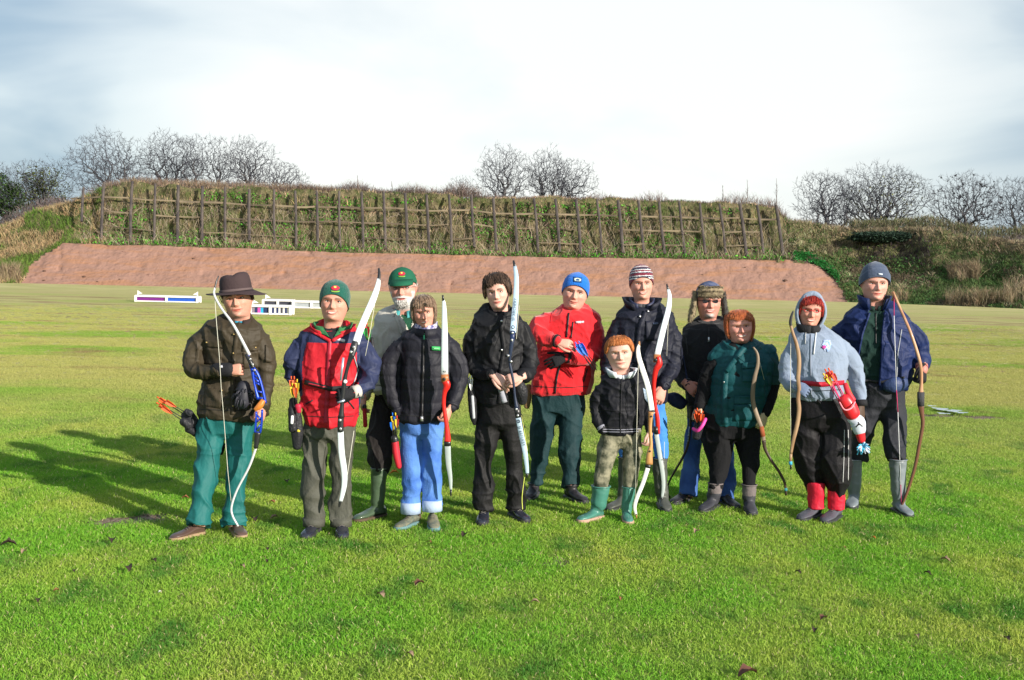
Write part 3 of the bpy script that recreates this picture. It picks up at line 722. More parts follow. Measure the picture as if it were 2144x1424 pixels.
def build_turf():
    r_ = np.random.default_rng(3)
    protos = []
    for k in range(5):
        nb = 210; rad = .13 * np.sqrt(r_.random(nb)); an = r_.random(nb) * 6.283
        P = np.stack([rad * np.cos(an), rad * np.sin(an), np.full(nb, -.006)], 1)
        D = np.stack([r_.normal(size=nb) * .5, r_.normal(size=nb) * .5, np.ones(nb)], 1); D /= np.linalg.norm(D, axis=1)[:, None]
        V, F, _ = blades(P, D, r_.uniform(.014, .033, nb) * (1 if k < 4 else 1.25), r_.uniform(.0028, .0055, nb), np.ones((nb, 3)))
        me = bpy.data.meshes.new('grass_tuft'); me.from_pydata(V.tolist(), [], F.tolist()); me.materials.append(M_TURF)
        protos.append(bpy.data.objects.new('grass_tuft', me))
    pts = []; 
    y = 4.0
    while y < 44:
        d = np.interp(y, [4, 8, 13, 20, 30, 44], [46, 44, 34, 20, 11, 4]); w = y * .49 + .7; st_ = 1 / math.sqrt(d * 1.35); dy = st_
        gx = np.arange(-w, w, st_) + r_.uniform(0, st_); pts.append(np.stack([gx + r_.uniform(-.4, .4, len(gx)) * st_, y + r_.uniform(-.4, .4, len(gx)) * st_], 1)); y += dy
    P = np.vstack(pts); keep = np.ones(len(P), bool)
    for px, py, rx, ry in MUD:
        c = on_ground(px, py); keep &= ((P[:, 0] - c[0]) / rx) ** 2 + ((P[:, 1] - c[1]) / ry) ** 2 > r_.uniform(.35, 1.1, len(P))
    P = P[keep]; P3 = np.hstack([P, np.zeros((len(P), 1))])
    P3[:, 2] = fbm(P3 * [1.1, 1.4, 0], 3, 3) * .006 + vn(P3 * [.35, .5, 0], 9) * .012 - .015
    me = bpy.data.meshes.new('grass'); me.from_pydata(P3.tolist(), [], []); o = bpy.data.objects.new('grass', me); COL.objects.link(o)
    n = len(P3)
    def zf(dx, dy): Q = P3 * [1, 1, 0] + [dx, dy, 0]; return fbm(Q * [1.1, 1.4, 0], 3, 3) * .006 + vn(Q * [.35, .5, 0], 9) * .012
    rx, ry = (zf(0, .08) - zf(0, -.08)) / .16, -(zf(.08, 0) - zf(-.08, 0)) / .16; sp_ = r_.random(n) * 6.283; cs_, sn_ = np.cos(-sp_), np.sin(-sp_)
    rot_ = np.stack([rx * cs_ - ry * sn_, rx * sn_ + ry * cs_, sp_], 1)      # spin, then lie along the slope
    for nm, ty, dat in (('rot', 'FLOAT_VECTOR', rot_), ('scl', 'FLOAT', r_.uniform(.8, 1.15, n) * (1 + .10 * vn(P3 * [.8, .8, 0], 6))), ('pick', 'INT', r_.integers(0, 5, n))):
        a = me.attributes.new(nm, ty, 'POINT'); a.data.foreach_set('vector' if ty == 'FLOAT_VECTOR' else 'value', np.asarray(dat).ravel())
    ng = bpy.data.node_groups.new('turf', 'GeometryNodeTree')
    ng.interface.new_socket('Geometry', in_out='INPUT', socket_type='NodeSocketGeometry'); ng.interface.new_socket('Geometry', in_out='OUTPUT', socket_type='NodeSocketGeometry')
    gi, go = ng.nodes.new('NodeGroupInput'), ng.nodes.new('NodeGroupOutput')
    g2i = ng.nodes.new('GeometryNodeGeometryToInstance')
    for p in reversed(protos):
        oi = ng.nodes.new('GeometryNodeObjectInfo'); oi.inputs[0].default_value = p; oi.inputs['As Instance'].default_value = True
        ng.links.new(oi.outputs['Geometry'], g2i.inputs[0])
    ip = ng.nodes.new('GeometryNodeInstanceOnPoints'); ip.inputs['Pick Instance'].default_value = True
    def na(nm, ty):
        x = ng.nodes.new('GeometryNodeInputNamedAttribute'); x.data_type = ty; x.inputs[0].default_value = nm; return x.outputs[0]
    ng.links.new(gi.outputs[0], ip.inputs['Points']); ng.links.new(g2i.outputs[0], ip.inputs['Instance'])
    ng.links.new(na('pick', 'INT'), ip.inputs['Instance Index']); 
    er = ng.nodes.new('FunctionNodeEulerToRotation'); ng.links.new(na('rot', 'FLOAT_VECTOR'), er.inputs[0]); ng.links.new(er.outputs[0], ip.inputs['Rotation'])
    ng.links.new(na('scl', 'FLOAT'), ip.inputs['Scale']); ng.links.new(ip.outputs[0], go.inputs[0])
    md = o.modifiers.new('turf', 'NODES'); md.node_group = ng
    setp(o, 'short lush winter grass', kind='stuff')
# ================================================================== PEOPLE: library
def unit(v): v = np.asarray(v, float); return v / (np.linalg.norm(v) + 1e-9)
W_Z = [-.38, -.2, -.05, 0, .05, .10, .16, .25, .35, .5, .65, .78, .88, .95, .985, 1]
W_W = [.255, .235, .232, .235, .245, .262, .284, .308, .330, .345, .346, .312, .25, .165, .09, .01]
F_Z = [-.38, -.2, -.06, -.01, .02, .05, .10, .16, .22, .3, .4, .5, .58, .7, .8, .9, .96, .985, 1]
F_F = [.14, .14, .16, .22, .30, .335, .345, .345, .35, .352, .348, .342, .362, .355, .32, .235, .145, .08, .01]
B_Z = [-.38, 0, .15, .3, .5, .7, .85, .95, .985, 1]
B_B = [.27, .26, .29, .37, .45, .46, .38, .23, .12, .01]
def hprof(z):
    return np.interp(z, W_Z, W_W), np.interp(z, F_Z, F_F), np.interp(z, B_Z, B_B)
SKIN = mat('skin', (.80, .80, .80), rough=.52, var=.05, vscale=40, bump=.15, bscale=160, spec=.35, vcol='tint', subsurf=.06)
M_EYEW = mat('eye_white', (.62, .57, .53), rough=.3, var=.03)
M_LASH = mat('lash', (.035, .02, .015), rough=.8)
M_TEETH = mat('teeth', (.72, .66, .58), rough=.3, var=.03)
class Head:
    def __init__(s, P, eye, chin, wscale=1.0, yaw=0.0, pitch=0.0, dy=0.0, tone=(.80, .49, .385), smile=.5, teeth=0, brow=(.10, .06, .04),
                 beard=None, stubble=0.0, squint=.6, iris=(.05, .04, .03), ears=True, full=1.0, goatee=None):
        s.P = P; s.k = dict(tone=tone, smile=smile, teeth=teeth, brow=brow, beard=beard, stubble=stubble, squint=squint, iris=iris, full=full, goatee=goatee)
        Y = P.Y + dy - .10
        e, c = at(*eye, Y), at(*chin, Y)
        up = unit(e - c); s.h = np.linalg.norm(e - c) / .48
        # local axes: X to the viewer's right, Z up, Yf towards the face's front
        roll = math.atan2(up[0], up[2])
        M = Matrix.Rotation(roll, 3, 'Y') @ Matrix.Rotation(yaw, 3, 'Z') @ Matrix.Rotation(pitch, 3, 'X')
        s.M = np.array([list(r) for r in M]); s.ws = wscale * 1.04
        fwd = s.M @ np.array([0, -1, 0]); s.fwd = fwd
        s.o = c - fwd * s.h * .335 - s.M @ np.array([0, 0, 1]) * s.h * .02
        s.ears = ears
    def w(s, L):           # local (x, forward, z) in head heights -> world
        L = np.asarray(L, float).reshape(-1, 3)
        return s.o + (np.stack([L[:, 0] * s.ws, -L[:, 1], L[:, 2]], 1) * s.h) @ s.M.T
    def surf(s, th, z, face=True):
        w, f, b = hprof(z); c, sn = np.cos(th), np.sin(th)
        jaw = np.interp(z, [-.04, .0, .05, .12, .2, .35, 1], [0, .32, .38, .29, .17, .04, 0]) * np.clip(c, 0, 1) ** 1.3
        x = w * np.sign(sn) * np.abs(sn) ** .92 * (1 - jaw); y = np.where(c > 0, f * np.abs(c) ** .86, -b * np.abs(c) ** .9)
        if not face: return x, y
        k = sstep(.05, .5, c); sm = s.k['smile']; g = lambda x0, z0, sx, sz, zz: np.exp(-((x - x0) / sx) ** 2 - ((zz - z0) / sz) ** 2)
        nw = np.interp(z, [.3, .34, .5], [.050, .046, .026]); nA = np.interp(z, [.265, .30, .335, .36, .45, .53, .58], [0, .05, .112, .116, .075, .03, 0])
        d = nA * np.exp(-(x / nw) ** 2)
        for q in (-1, 1):
            d = d + .034 * g(q * .052, .325, .026, .024, z) - .052 * g(q * .13, .497, .062, .038, z) - .018 * g(q * .05, .50, .03, .05, z)
            d = d + .026 * g(q * .13, .570, .09, .024, z) + .020 * (.5 + sm) * g(q * .175, .365, .07, .055, z) - .012 * g(q * .21, .22, .06, .08, z)
            fold = x * q - (.085 + (.33 - z) * .42)
            d = d - .011 * (.4 + sm) * np.exp(-(fold / .015) ** 2) * sstep(.12, .18, z) * sstep(.35, .30, z)
            d = d + .010 * g(q * .13, .455, .06, .016, z)
        zs = z - sm * 2.6 * x * x
        d = d + .020 * g(0, .222, .07, .014, zs) + .022 * g(0, .178, .058, .016, zs) - .016 * np.exp(-(x / .10) ** 4 - ((zs - .201) / .0075) ** 2) - .012 * g(0, .14, .07, .02, z) + .022 * g(0, .07, .07, .045, z)
        d = d + .010 * g(0, .57, .05, .03, z)
        bd = s.k['beard']
        if bd: d = d + .035 * bd[1] * s.beard_mask(x, z)
        return x, y + d * k
    def beard_mask(s, x, z):
        m = sstep(.29, .23, z + .25 * np.abs(x) - .03) + sstep(.24, .28, abs(x)) * sstep(.44, .34, z)
        m = np.clip(m, 0, 1) * sstep(-.16, -.04, z)
        lip = np.exp(-(x / .085) ** 4 - ((z - .2) / .022) ** 4)
        return m * (1 - lip)
    def grid(s, n=88):
        zz = np.concatenate([np.linspace(-.38, -.02, 9, endpoint=False), np.linspace(-.02, .62, 66, endpoint=False), np.linspace(.62, 1, 20)])
        t = np.linspace(-math.pi, math.pi, n, endpoint=False); th = t - .48 * np.sin(t)
        Z, T = np.meshgrid(zz, th, indexing='ij'); x, y = s.surf(T, Z)
        sh = np.interp(Z, [-.38, -.05, .06], [-.05, -.03, 0]); 
        return x, y + sh, Z, T
    def body(s):
        x, y, z, T = s.grid(); L = np.stack([x, y, z], -1); V = s.w(L).reshape(L.shape)
        k = s.k; tone = k['tone'] = np.array(k['tone']) * [.90, .70, .64]; C = np.ones(L.shape) * tone; front = np.cos(T) > .15
        def blend(m, col): 
            nonlocal C
            C = C * (1 - m[..., None]) + np.array(col) * m[..., None]
        for q in (-1, 1): blend(front * .32 * np.exp(-((x - q * .19) / .075) ** 2 - ((z - .34) / .07) ** 2), tone * [1.0, .62, .62])
        blend(front * .3 * np.exp(-(x / .05) ** 2 - ((z - .33) / .04) ** 2), tone * [1.0, .62, .62])
        if k['stubble']: blend(front * k['stubble'] * sstep(.30, .2, z) * sstep(-.1, 0, z), (.30, .22, .19))
        if k['beard']: blend(np.clip(s.beard_mask(x, z) * 1.3, 0, 1) * front, k['beard'][0])
        if k['goatee']: blend(front * .85 * np.clip(np.exp(-((x / .13) ** 4) - ((z - .06) / .07) ** 4) + .8 * np.exp(-((x / .11) ** 4) - ((z - .255) / .018) ** 2), 0, 1), k['goatee'])
        zs = z - k['smile'] * 2.6 * x * x
        blend(front * np.exp(-(x / .118) ** 4) * np.exp(-((zs - .2) / (.030 * k['full'])) ** 4), tone * [.78, .36, .37])
        blend(front * np.exp(-(x / .125) ** 4) * np.exp(-((zs - .201) / .008) ** 2), tone * [.35, .16, .15])
        for q in (-1, 1):
            bz = .562 + .018 * np.cos((np.abs(x) - .13) * 12) - .10 * np.clip(np.abs(x) - .17, 0, 1)
            blend(front * (x * q > .045) * np.exp(-((x * q - .13) / .085) ** 6) * np.exp(-((z - bz) / .022) ** 2) * .95, k['brow'])
            blend(front * .72 * np.exp(-((x - q * .13) / .07) ** 2 - ((z - .505) / .03) ** 2), tone * [.5, .36, .36])  # eye socket shade painted into the skin colour
            blend(front * .7 * np.exp(-((x - q * .03) / .014) ** 2 - ((z - .292) / .010) ** 2), tone * [.3, .18, .18])  # nostril shadow, also put into the skin tint
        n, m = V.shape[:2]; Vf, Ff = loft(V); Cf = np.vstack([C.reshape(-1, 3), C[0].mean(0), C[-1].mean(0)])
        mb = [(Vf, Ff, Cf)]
        if s.ears:
            for q in (-1, 1):
                rings = []
                for t in np.linspace(0, 1, 7):
                    zc = .33 + .23 * t; a = math.sin(math.pi * (t * .86 + .07)); wd = hprof(zc)[0] - .012
                    ph = np.arange(8) / 8 * 6.283
                    rings.append(s.w([[q * (wd + .012 + .045 * a * max(0, math.cos(p)) * (.5 + .5 * t) + .0), -.045 - .025 * t - .055 * a * math.sin(p), zc] for p in ph]))
                v, f = loft(rings); mb.append((v, f, np.ones((len(v), 3)) * tone * [.98, .78, .76]))
        # tinted lids and eyes
        return mb
    def fpt(s, x, z, lift=0.0):
        """point on the face at local x,z"""
        t = np.linspace(-1.35, 1.35, 181); xx, yy = s.surf(t, np.full(181, z)); i = np.argmin(abs(xx - x))
        return np.array([x, yy[i] + lift, z])
    def details(s, root):
        k = s.k; mats = [M_EYEW, mat('iris_%d' % int(sum(k['iris']) * 999), k['iris'], rough=.2, var=.02), M_LASH, M_TEETH]
        for q in (-1, 1):
            mb = MB(); op = .026 - .013 * k['squint']; cx, cz = q * .132, .497
            base = s.fpt(cx, cz)[1]; N = 12; V = []
            for j in range(N + 1):
                u = -1 + 2 * j / N; hgt = op * math.sqrt(max(0, 1 - u * u)) ** .8
                for v_ in (-1, -.4, .3, 1): V.append([cx + u * .060, base + .014 * (1 - .8 * u * u) + .004 * (1 - abs(v_)), cz + v_ * hgt + .002])
            V = np.array(V); F = [(j * 4 + i, j * 4 + i + 1, j * 4 + 5 + i, j * 4 + 4 + i) for j in range(N) for i in range(3)]
            o1 = mk('eye', s.w(V), F, mats[:2], [1 if 4 <= f[0] // 4 <= 7 else 0 for f in F], parent=root)
            lid = [[cx + u * .066, base + .019 * (1 - .8 * u * u), cz + .004 + (op + .003) * math.sqrt(max(0, 1 - u * u)) ** .8] for u in np.linspace(-1, 1, 7)]
            mk('eyelid', *tube(s.w(lid), .0105 * s.h, 5, 1), M_LASH, parent=o1)
        if k['teeth']:
            T = k['teeth']; mt = MB(); N = 10; V = []; sm = k['smile']
            for j in range(N + 1):
                u = -1 + 2 * j / N; x = u * .118 * T ** .4; hgt = .032 * T * math.sqrt(max(0, 1 - u * u))
                y = s.fpt(x, .2)[1] + .026
                for v_ in (-1, 0, 1): V.append([x, y, .204 + sm * 2.6 * x * x + v_ * hgt])
            F = [(j * 3 + i, j * 3 + i + 1, j * 3 + 4 + i, j * 3 + 3 + i) for j in range(N) for i in range(2)]
            mt.add(s.w(V), F); 
            mk('teeth', *mt.geo(), M_TEETH, parent=root)
            for sg in (-1, 1):
                lp = [[x, s.fpt(x, .2)[1] + .026, .204 + sm * 2.6 * x * x + sg * .033 * T * math.sqrt(max(0, 1 - (x / (.122 * T ** .4)) ** 2)) + sg * .004] for x in np.linspace(-.122 * T ** .4, .122 * T ** .4, 7)]
                mk('lip', *tube(s.w(lp), .010 * s.h, 6, 1), mat('lips', (.60, .23, .21), rough=.4), parent=root)
    # ---- things worn on the head
    def shell(s, rim, top, off, rows=16, n=48, th0=0.0, inner=True, noisef=None, zscale=None, cuff=0.0, cuffh=.17, squarek=0.0):
        """rim(theta)->z of the lower edge, top z, off: distance from the skull"""
        th = np.linspace(-math.pi, math.pi, n, endpoint=False); rz = rim(th); V = []; U = np.linspace(0, 1, rows)
        if cuff: U = np.sort(np.concatenate([U, [.0, .02]]))[: rows + 2]
        rings = []
        for u in U:
            z = rz + (top - rz) * u; zs = .5 + (z - .5) * (1.0 - .5) / (top - .5); zs = np.where(z > .5, zs, z)
            x, y = s.surf(th, np.clip(zs, -.1, 1), face=False); r = np.hypot(x, y) + 1e-6
            o_ = off * min(1, (1 - u) * 5 + .0) if u > .8 else off
            if cuff: o_ = o_ + cuff * (z - rz < cuffh) * (1 if True else 0)
            fac = 1 + o_ / np.maximum(r, .12); x, y = x * fac, y * fac
            if noisef is not None:
                nn = noisef(np.stack([x, y, z], 1)); x, y, z = x * (1 + nn), y * (1 + nn), z + nn * .3 * (u > .5)
            rings.append(s.w(np.stack([x, y, z], 1)))
        if inner:
            x, y = s.surf(th, np.clip(rz + .01, -.1, 1), face=False); rings.insert(0, s.w(np.stack([x * .97, y * .97, rz + .05], 1)))
            return loft(rings)
        return loft(rings)
    def hair(s, root, rim, top, off, m, strands=260, drop=.05, jitter=.02, rad=.011, seed=0, thr=(-math.pi, math.pi), wave=.02, name='hair', rows=16):
        strands = int(strands * 1.9); rad *= .6; r_ = np.random.default_rng(seed); V, F = s.shell(rim, top, off, rows=rows, noisef=lambda p: .03 * vn(p * 7, seed)); mb = MB(); mb.add(V, F)
        for k in range(strands):
            t0 = r_.uniform(*thr); u0 = r_.uniform(.35, .98); t1 = t0 + r_.normal() * .10; pts = []; lift = off + .012 + r_.random() * .03; dz = drop * r_.random()
            part = r_.normal() * .12
            for q in np.linspace(u0, -.0, 6):
                th = t1 + (t0 - t1) * q + part * q; rz = float(rim(np.array([th]))[0]); z = rz + (top - rz) * q - dz * (1 - q)
                zs = .5 + (z - .5) * .5 / (top - .5) if z > .5 else z
                x, y = s.surf(np.array([th]), np.array([np.clip(zs, -.1, 1)]), face=False); r = math.hypot(x[0], y[0]) + 1e-6
                f = 1 + (lift + wave * math.sin(q * 7 + k)) / max(r, .12); pts.append([x[0] * f, y[0] * f, z + jitter * r_.normal() * (q > .1)])
            rr = rad * s.h * np.array([.5, .9, 1, 1, .8, .25]) * r_.uniform(.6, 1.3); mb.add(*tube(s.w(pts), rr, 4, 1, flat=.7, round_end=False))
        return mb.build(name, m, root)

def hand_geo(P, wrist, d, back, thumb=1, curl=(.3, .35, .4, .45), tcurl=.3, size=1.0, spread=.12):
    """wrist point, d: finger direction, back: back-of-hand normal, thumb=+1: thumb on the side back x d"""
    d = unit(d); back = unit(np.asarray(back) - d * np.dot(back, d)); lat = np.cross(back, d) * thumb; s = size
    mb = MB()
    def fr(x, y, z): return wrist + s * (d * x + lat * y + back * z)
    rings = []
    for x, w, t, y0 in [(-.03, .026, .021, 0), (0, .029, .020, 0), (.03, .037, .018, .002), (.06, .042, .017, .001), (.085, .042, .014, -.001), (.098, .038, .009, -.001)]:
        ph = np.arange(12) / 12 * 6.283
        rings.append([fr(x, y0 + w * np.sign(math.cos(p)) * abs(math.cos(p)) ** .8, t * math.sin(p)) for p in ph])
    mb.add(*loft(rings))
    for i, (y, L) in enumerate(zip((.031, .0105, -.0105, -.031), (.070, .080, .074, .058))):
        a = 0; p = np.array([.088, y, .0]); pts = [p - [.02, 0, 0], p]; an = curl[i] * .8
        for seg, fr_ in enumerate((.42, .33, .25)):
            a += an * (1.0, 1.15, .8)[seg]; sp = (1.5 - i) * spread * .25 * math.cos(a)
            p = p + L * fr_ * np.array([math.cos(a) * math.cos(sp), math.sin(sp), -math.sin(a)]); pts.append(p)
        mb.add(*tube([fr(*q) for q in pts], np.array([.0095, .0098, .009, .0085, .0068]) * s, 7, 2, up=back))
    p = np.array([.015, .026, -.006]); pts = [p]; a = .75 - tcurl * .3
    for L in (.042, .034, .026):
        p = p + L * np.array([math.cos(a), math.sin(a) * (1 - tcurl * .3), -.35 * tcurl]); a -= tcurl * .9; pts.append(p)
    mb.add(*tube([fr(*q) for q in pts], np.array([.015, .012, .0105, .008]) * s, 7, 2, up=back))
    return mb.geo()

def finish(P, j, jb, rows, arms, m, hem=True, cuffs=True):
    for a in (arms if cuffs else []):
        q0, q1 = a[-2], a[-1]; t = .22; pa = tuple(q1[i] * (1 - t) + q0[i] * t for i in range(3)); r = q1[3] * 1.07
        mk('cuff', *tube([P.p(*pa), P.p(*q1[:3])], [P.m(r * 1.04), P.m(r)], 14, 2, round_end=False), m, parent=j)
    if hem:
        r = rows[-2]; P.ribbon('hem_seam', jb, [(r[1] + 6, r[0] - 9), ((r[1] + r[2]) / 2, r[0] - 6), (r[2] - 6, r[0] - 9)], 1.6, M('seam_dark', (.02, .02, .02), rough=.9), lift=.0015, parent=j)  # hem seam as a thin near-black band
    r = rows[min(4, len(rows) - 3)]
class Person:
    def __init__(s, name, label, Y, px, kind_shift=0):
        s.px = px; s.Y = Y; base = at(px, 1000, Y); base[2] = 0
        s.base = base; s.s = FPX / Y * .998
        s.bodyparts = []
        s.root = None; s.label = label; s.name = name; s.tone = (.80, .49, .385)
    def p(s, x, y, dy=0.0): return at(x, y, s.Y + dy)
    def m(s, px): return px / s.s
    def start(s):
        """create the skin object that everything else hangs from"""
        V, F, C = [], [], []; k = 0
        for v, f, c in s.bodyparts:
            v = np.asarray(v); V.append(v); C.append(np.broadcast_to(np.asarray(c, float), (len(v), 3)) if np.ndim(c) == 1 else c); F += [tuple(int(i) + k for i in q) for q in f]; k += len(v)
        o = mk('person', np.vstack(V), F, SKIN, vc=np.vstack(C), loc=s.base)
        setp(o, s.label, 'person', 'archers standing in a row'); s.root = o
        return o
    # ---- torso + sleeves
    tilt = (.045, .038, .026, .010)
    def torso_rings(s, rows, n=28, ex=2.1, shrink=1.0, tilted=False):
        rings = []
        for r in rows:
            py, xl, xr, dh = r[:4]; dyc = r[4] if len(r) > 4 else 0.0
            a, b = s.p(xl, py, dyc), s.p(xr, py, dyc); c = (a + b) / 2; w = np.linalg.norm(b - a) / 2 * shrink; dh = dh * shrink; ax = unit(b - a)
            ph = np.arange(n) / n * 6.283
            cs, sn = np.cos(ph), np.sin(ph)
            tz = s.tilt[len(rings)] if (tilted and len(rings) < len(s.tilt)) else 0
            c = c + np.array([0, 0, 1]) * (tz * sn)[:, None] if tz else c
            rings.append(c + (w * np.sign(cs) * np.abs(cs) ** (2 / ex))[:, None] * ax + (dh * np.sign(sn) * np.abs(sn) ** (2 / ex))[:, None] * np.array([0, 1, 0]))
        return rings
    def limb(s, pts, shrink=1.0, m=14, flat=1.0, n=4):
        if len(pts) >= 4: q0 = pts[0]; pts = [(q0[0] + (6 if q0[0] < s.px else -6), q0[1] + 5, q0[2], q0[3] * .88)] + list(pts[1:])
        path = [s.p(q[0], q[1], q[2]) for q in pts]; r = [s.m(q[3]) * shrink for q in pts]
        return tube(path, r, m, n, flat=flat)
    def garment(s, name, pieces, mats, region=None, voxel=.008, wr='cloth', amp=.006, it=3, label=None, shape=None, seed=None):
        mb = MB()
        for v, f in pieces: mb.add(v, f)
        V, N, F = remesh(*mb.geo(), voxel, it)
        seed = seed or int(s.base[0] * 100) % 50 + 3
        Q = V - s.base
        def ridge(X, sd, pw=2.6): return np.clip(1 - np.abs(vn(X, sd)) * 1.9, 0, 1) ** pw
        wq = Q + .045 * np.stack([vn(Q * 6, 2), vn(Q * 6, 5), vn(Q * 6, 7)], 1)
        dg = np.stack([wq[:, 0] + .5 * wq[:, 2], wq[:, 1], wq[:, 2] - .5 * wq[:, 0]], 1); dg2 = np.stack([wq[:, 0] - .5 * wq[:, 2], wq[:, 1], wq[:, 2] + .5 * wq[:, 0]], 1)
        if wr == 'puffer':
            d = np.abs(np.sin((Q[:, 2] + .012 * vn(Q * 6, seed)) * math.pi / .085)) ** .5 * amp * .8 - amp
            d += amp * 1.3 * (ridge(wq * [16, 16, 5], seed + 3) - .4) + fbm(Q * 9, 2, seed) * amp * .8
        elif wr == 'cloth':
            d = amp * (1.35 * ridge(dg * [8, 8, 4], seed) + 1.15 * ridge(dg2 * [5, 5, 9], seed + 4) + .8 * ridge(wq * [13, 13, 20], seed + 9) - .9) + fbm(Q * 4, 2, seed) * amp * .7
        elif wr == 'legs':
            low = sstep(.42, .08, Q[:, 2]); knee = np.exp(-((Q[:, 2] - .5) / .1) ** 2)
            d = amp * (1.5 * ridge(dg * [9, 9, 2.6], seed) + .9 * ridge(dg2 * [6, 6, 5], seed + 4) + (low + .5 * knee) * 1.1 * ridge(wq * [4, 4, 15], seed + 9) - 1.1)
        else: d = fbm(Q * 9, 3, seed) * amp
        if shape is not None: d = d + shape(V, N)
        V = V + N * d[:, None]
        midx = None
        if region is not None:
            fa = np.array([list(f)[:4] for f in F]); c = V[fa].mean(1); nn = N[fa].mean(1); px, py = proj(c); midx = region(px, py, nn, c)
        o = mk(name, V, F, mats, midx, parent=s.root)
        if label: o['label'] = label
        o_b = BVHTree.FromPolygons([tuple(v) for v in V], F)
        return o, o_b
    def ribbon(s, name, bvh, pts, wpx, m, lift=.004, root=None, step=3.0, parent=None):
        pts = np.array(pts, float); seg = np.linalg.norm(np.diff(pts, axis=0), axis=1); cum = np.concatenate([[0], np.cumsum(seg)]); n = max(2, int(cum[-1] / step)); t = np.linspace(0, cum[-1], n + 1)
        X = np.interp(t, cum, pts[:, 0]); Y = np.interp(t, cum, pts[:, 1]); dx, dy = np.gradient(X), np.gradient(Y); L = np.hypot(dx, dy) + 1e-6; nx, ny = -dy / L * wpx / 2, dx / L * wpx / 2
        rings = []
        for i in range(len(X)):
            a, na = cast(bvh, X[i] + nx[i], Y[i] + ny[i]); b, nb = cast(bvh, X[i] - nx[i], Y[i] - ny[i])
            if a is None or b is None: continue
            v = unit(np.array([0, 0, CAM_H]) - a); rings.append([a + v * lift, b + v * lift, b - v * .006, a - v * .006])
        if len(rings) < 2: return None
        return mk(name, *loft(rings), m, parent=parent or s.root)
    def patch(s, name, bvh, quad, m, lift=.005, nu=8, nv=8, mask=None, parent=None):
        """quad: 4 photo points (tl, tr, br, bl)"""
        q = np.array(quad, float); V = []; ok = True
        for j in range(nv + 1):
            for i in range(nu + 1):
                u, w = i / nu, j / nv; x = (q[0] * (1 - u) + q[1] * u) * (1 - w) + (q[3] * (1 - u) + q[2] * u) * w
                a, na = cast(bvh, *x)
                if a is None: a = V[-1] if V else None
                if a is None: return None
                else: V.append(a)
        V = np.array(V); v = unit(np.array([0, 0, CAM_H]) - V.mean(0)); n = len(V); V = np.vstack([V + v * lift, V - v * .006]); F = []; w = nu + 1
        for j in range(nv):
            for i in range(nu):
                if mask and not mask((i + .5) / nu, (j + .5) / nv): continue
                a = j * w + i; F.append((a, a + 1, a + w + 1, a + w))
        edges = {}
        for f in F:
            for i in range(4):
                e = (f[i], f[(i + 1) % 4]); edges[tuple(sorted(e))] = None if tuple(sorted(e)) in edges else e
        for e in edges.values():
            if e: F.append((e[1], e[0], e[0] + n, e[1] + n))
        return mk(name, V, F, m, parent=parent or s.root)
    def legs_geo(s, hips, legs, shrink=1.0):
        h_ = hips[-1]; hips = list(hips) + [(h_[0] + 13, h_[1] + 9, h_[2] - 9, h_[3] * .6)] if len(hips) < 5 else hips
        out = [loft(s.torso_rings(hips, shrink=shrink))]
        for lg in legs:
            pts = lg['pts']; Ya = lg['Ya']; y0, y1 = pts[0][1], pts[-1][1]; path, r = [], []
            for q in pts:
                t = (q[1] - y0) / (y1 - y0); Y = s.Y * (1 - t) + Ya * t + (q[3] if len(q) > 3 else 0); path.append(at(q[0], q[1], Y)); r.append(q[2] / (FPX / Y) * shrink)
            out.append(tube(path, r, 16, 4, flat=.95, round_end=False))
        return out
    def ankleY(s, toe_px, toe_py, ang): 
        return ground_y(toe_px, toe_py, .01) + .18 * math.cos(ang * .75)
    def shoe(s, ankle_px, toe_py, ang, m, msole, size=1.0, name='shoe', high=.11, shaft=None, mshaft=None, toe_r=1.0, label=None):
        """ankle x in the photo, toe's lowest row, ang 0 = pointing at the camera, + = to the viewer's right; shaft: [(px,py,r px)] from ankle up"""
        ang *= .75; Ya = s.ankleY(ankle_px, toe_py, ang); g = at(ankle_px, toe_py - 5, Ya); A = np.array([g[0], Ya, 0.0]); A[2] = gz(A[0], A[1]) + .0
        d = np.array([math.sin(ang), -math.cos(ang), 0]); l = np.array([math.cos(ang), math.sin(ang), 0]); k = size * .93
        prof = [(-.078, .020, .045), (-.065, .033, high * .8), (-.03, .038, high), (.02, .040, high * .92), (.06, .043, .078), (.10, .047, .062), (.14, .048, .054), (.175, .043, .050), (.20, .031, .040), (.214, .014, .026)]
        rings = []
        for x, w, h in prof:
            pts = []
            for j in range(14):
                a = j / 14 * 6.283; cx, sy = math.cos(a), math.sin(a)
                yy = w * np.sign(cx) * abs(cx) ** .75; zz = (h - .014) * (sy * .5 + .5) ** (1.0 if sy > 0 else .6) + .014
                if sy > 0: yy *= 1 - .25 * sy * (x < .05) - .35 * sy * (h > .07)
                pts.append(A + (d * x + l * yy) * k * toe_r + np.array([0, 0, zz * k]))
            rings.append(pts)
        top = None
        if shaft:
            mb = MB(); mb.add(*loft(rings)); path = [A + np.array([0, 0, .035]), A + np.array([0, 0, .10 * k])]; r = [.040 * k, .048 * k]
            for q in shaft: path.append(at(q[0], q[1], Ya)); r.append(q[2] / (FPX / Ya))
            mb.add(*tube(path, r, 18, 3, round_end=False)); V, N, F = remesh(*mb.geo(), .007, 6)
            Q = V - A; V = V + N * (fbm(Q * [12, 12, 22], 3, int(ankle_px)) * .0035)[:, None]; V[:, 2] = np.maximum(V[:, 2], A[2] + .006)
            mi = None; ms = [m]
            if mshaft is not None: fa = np.array([list(f)[:4] for f in F]); c = V[fa].mean(1); mi = (c[:, 2] - A[2] > .12 * k).astype(int); ms = [m, mshaft]
            o = mk(name, V, F, ms, mi, parent=s.root)
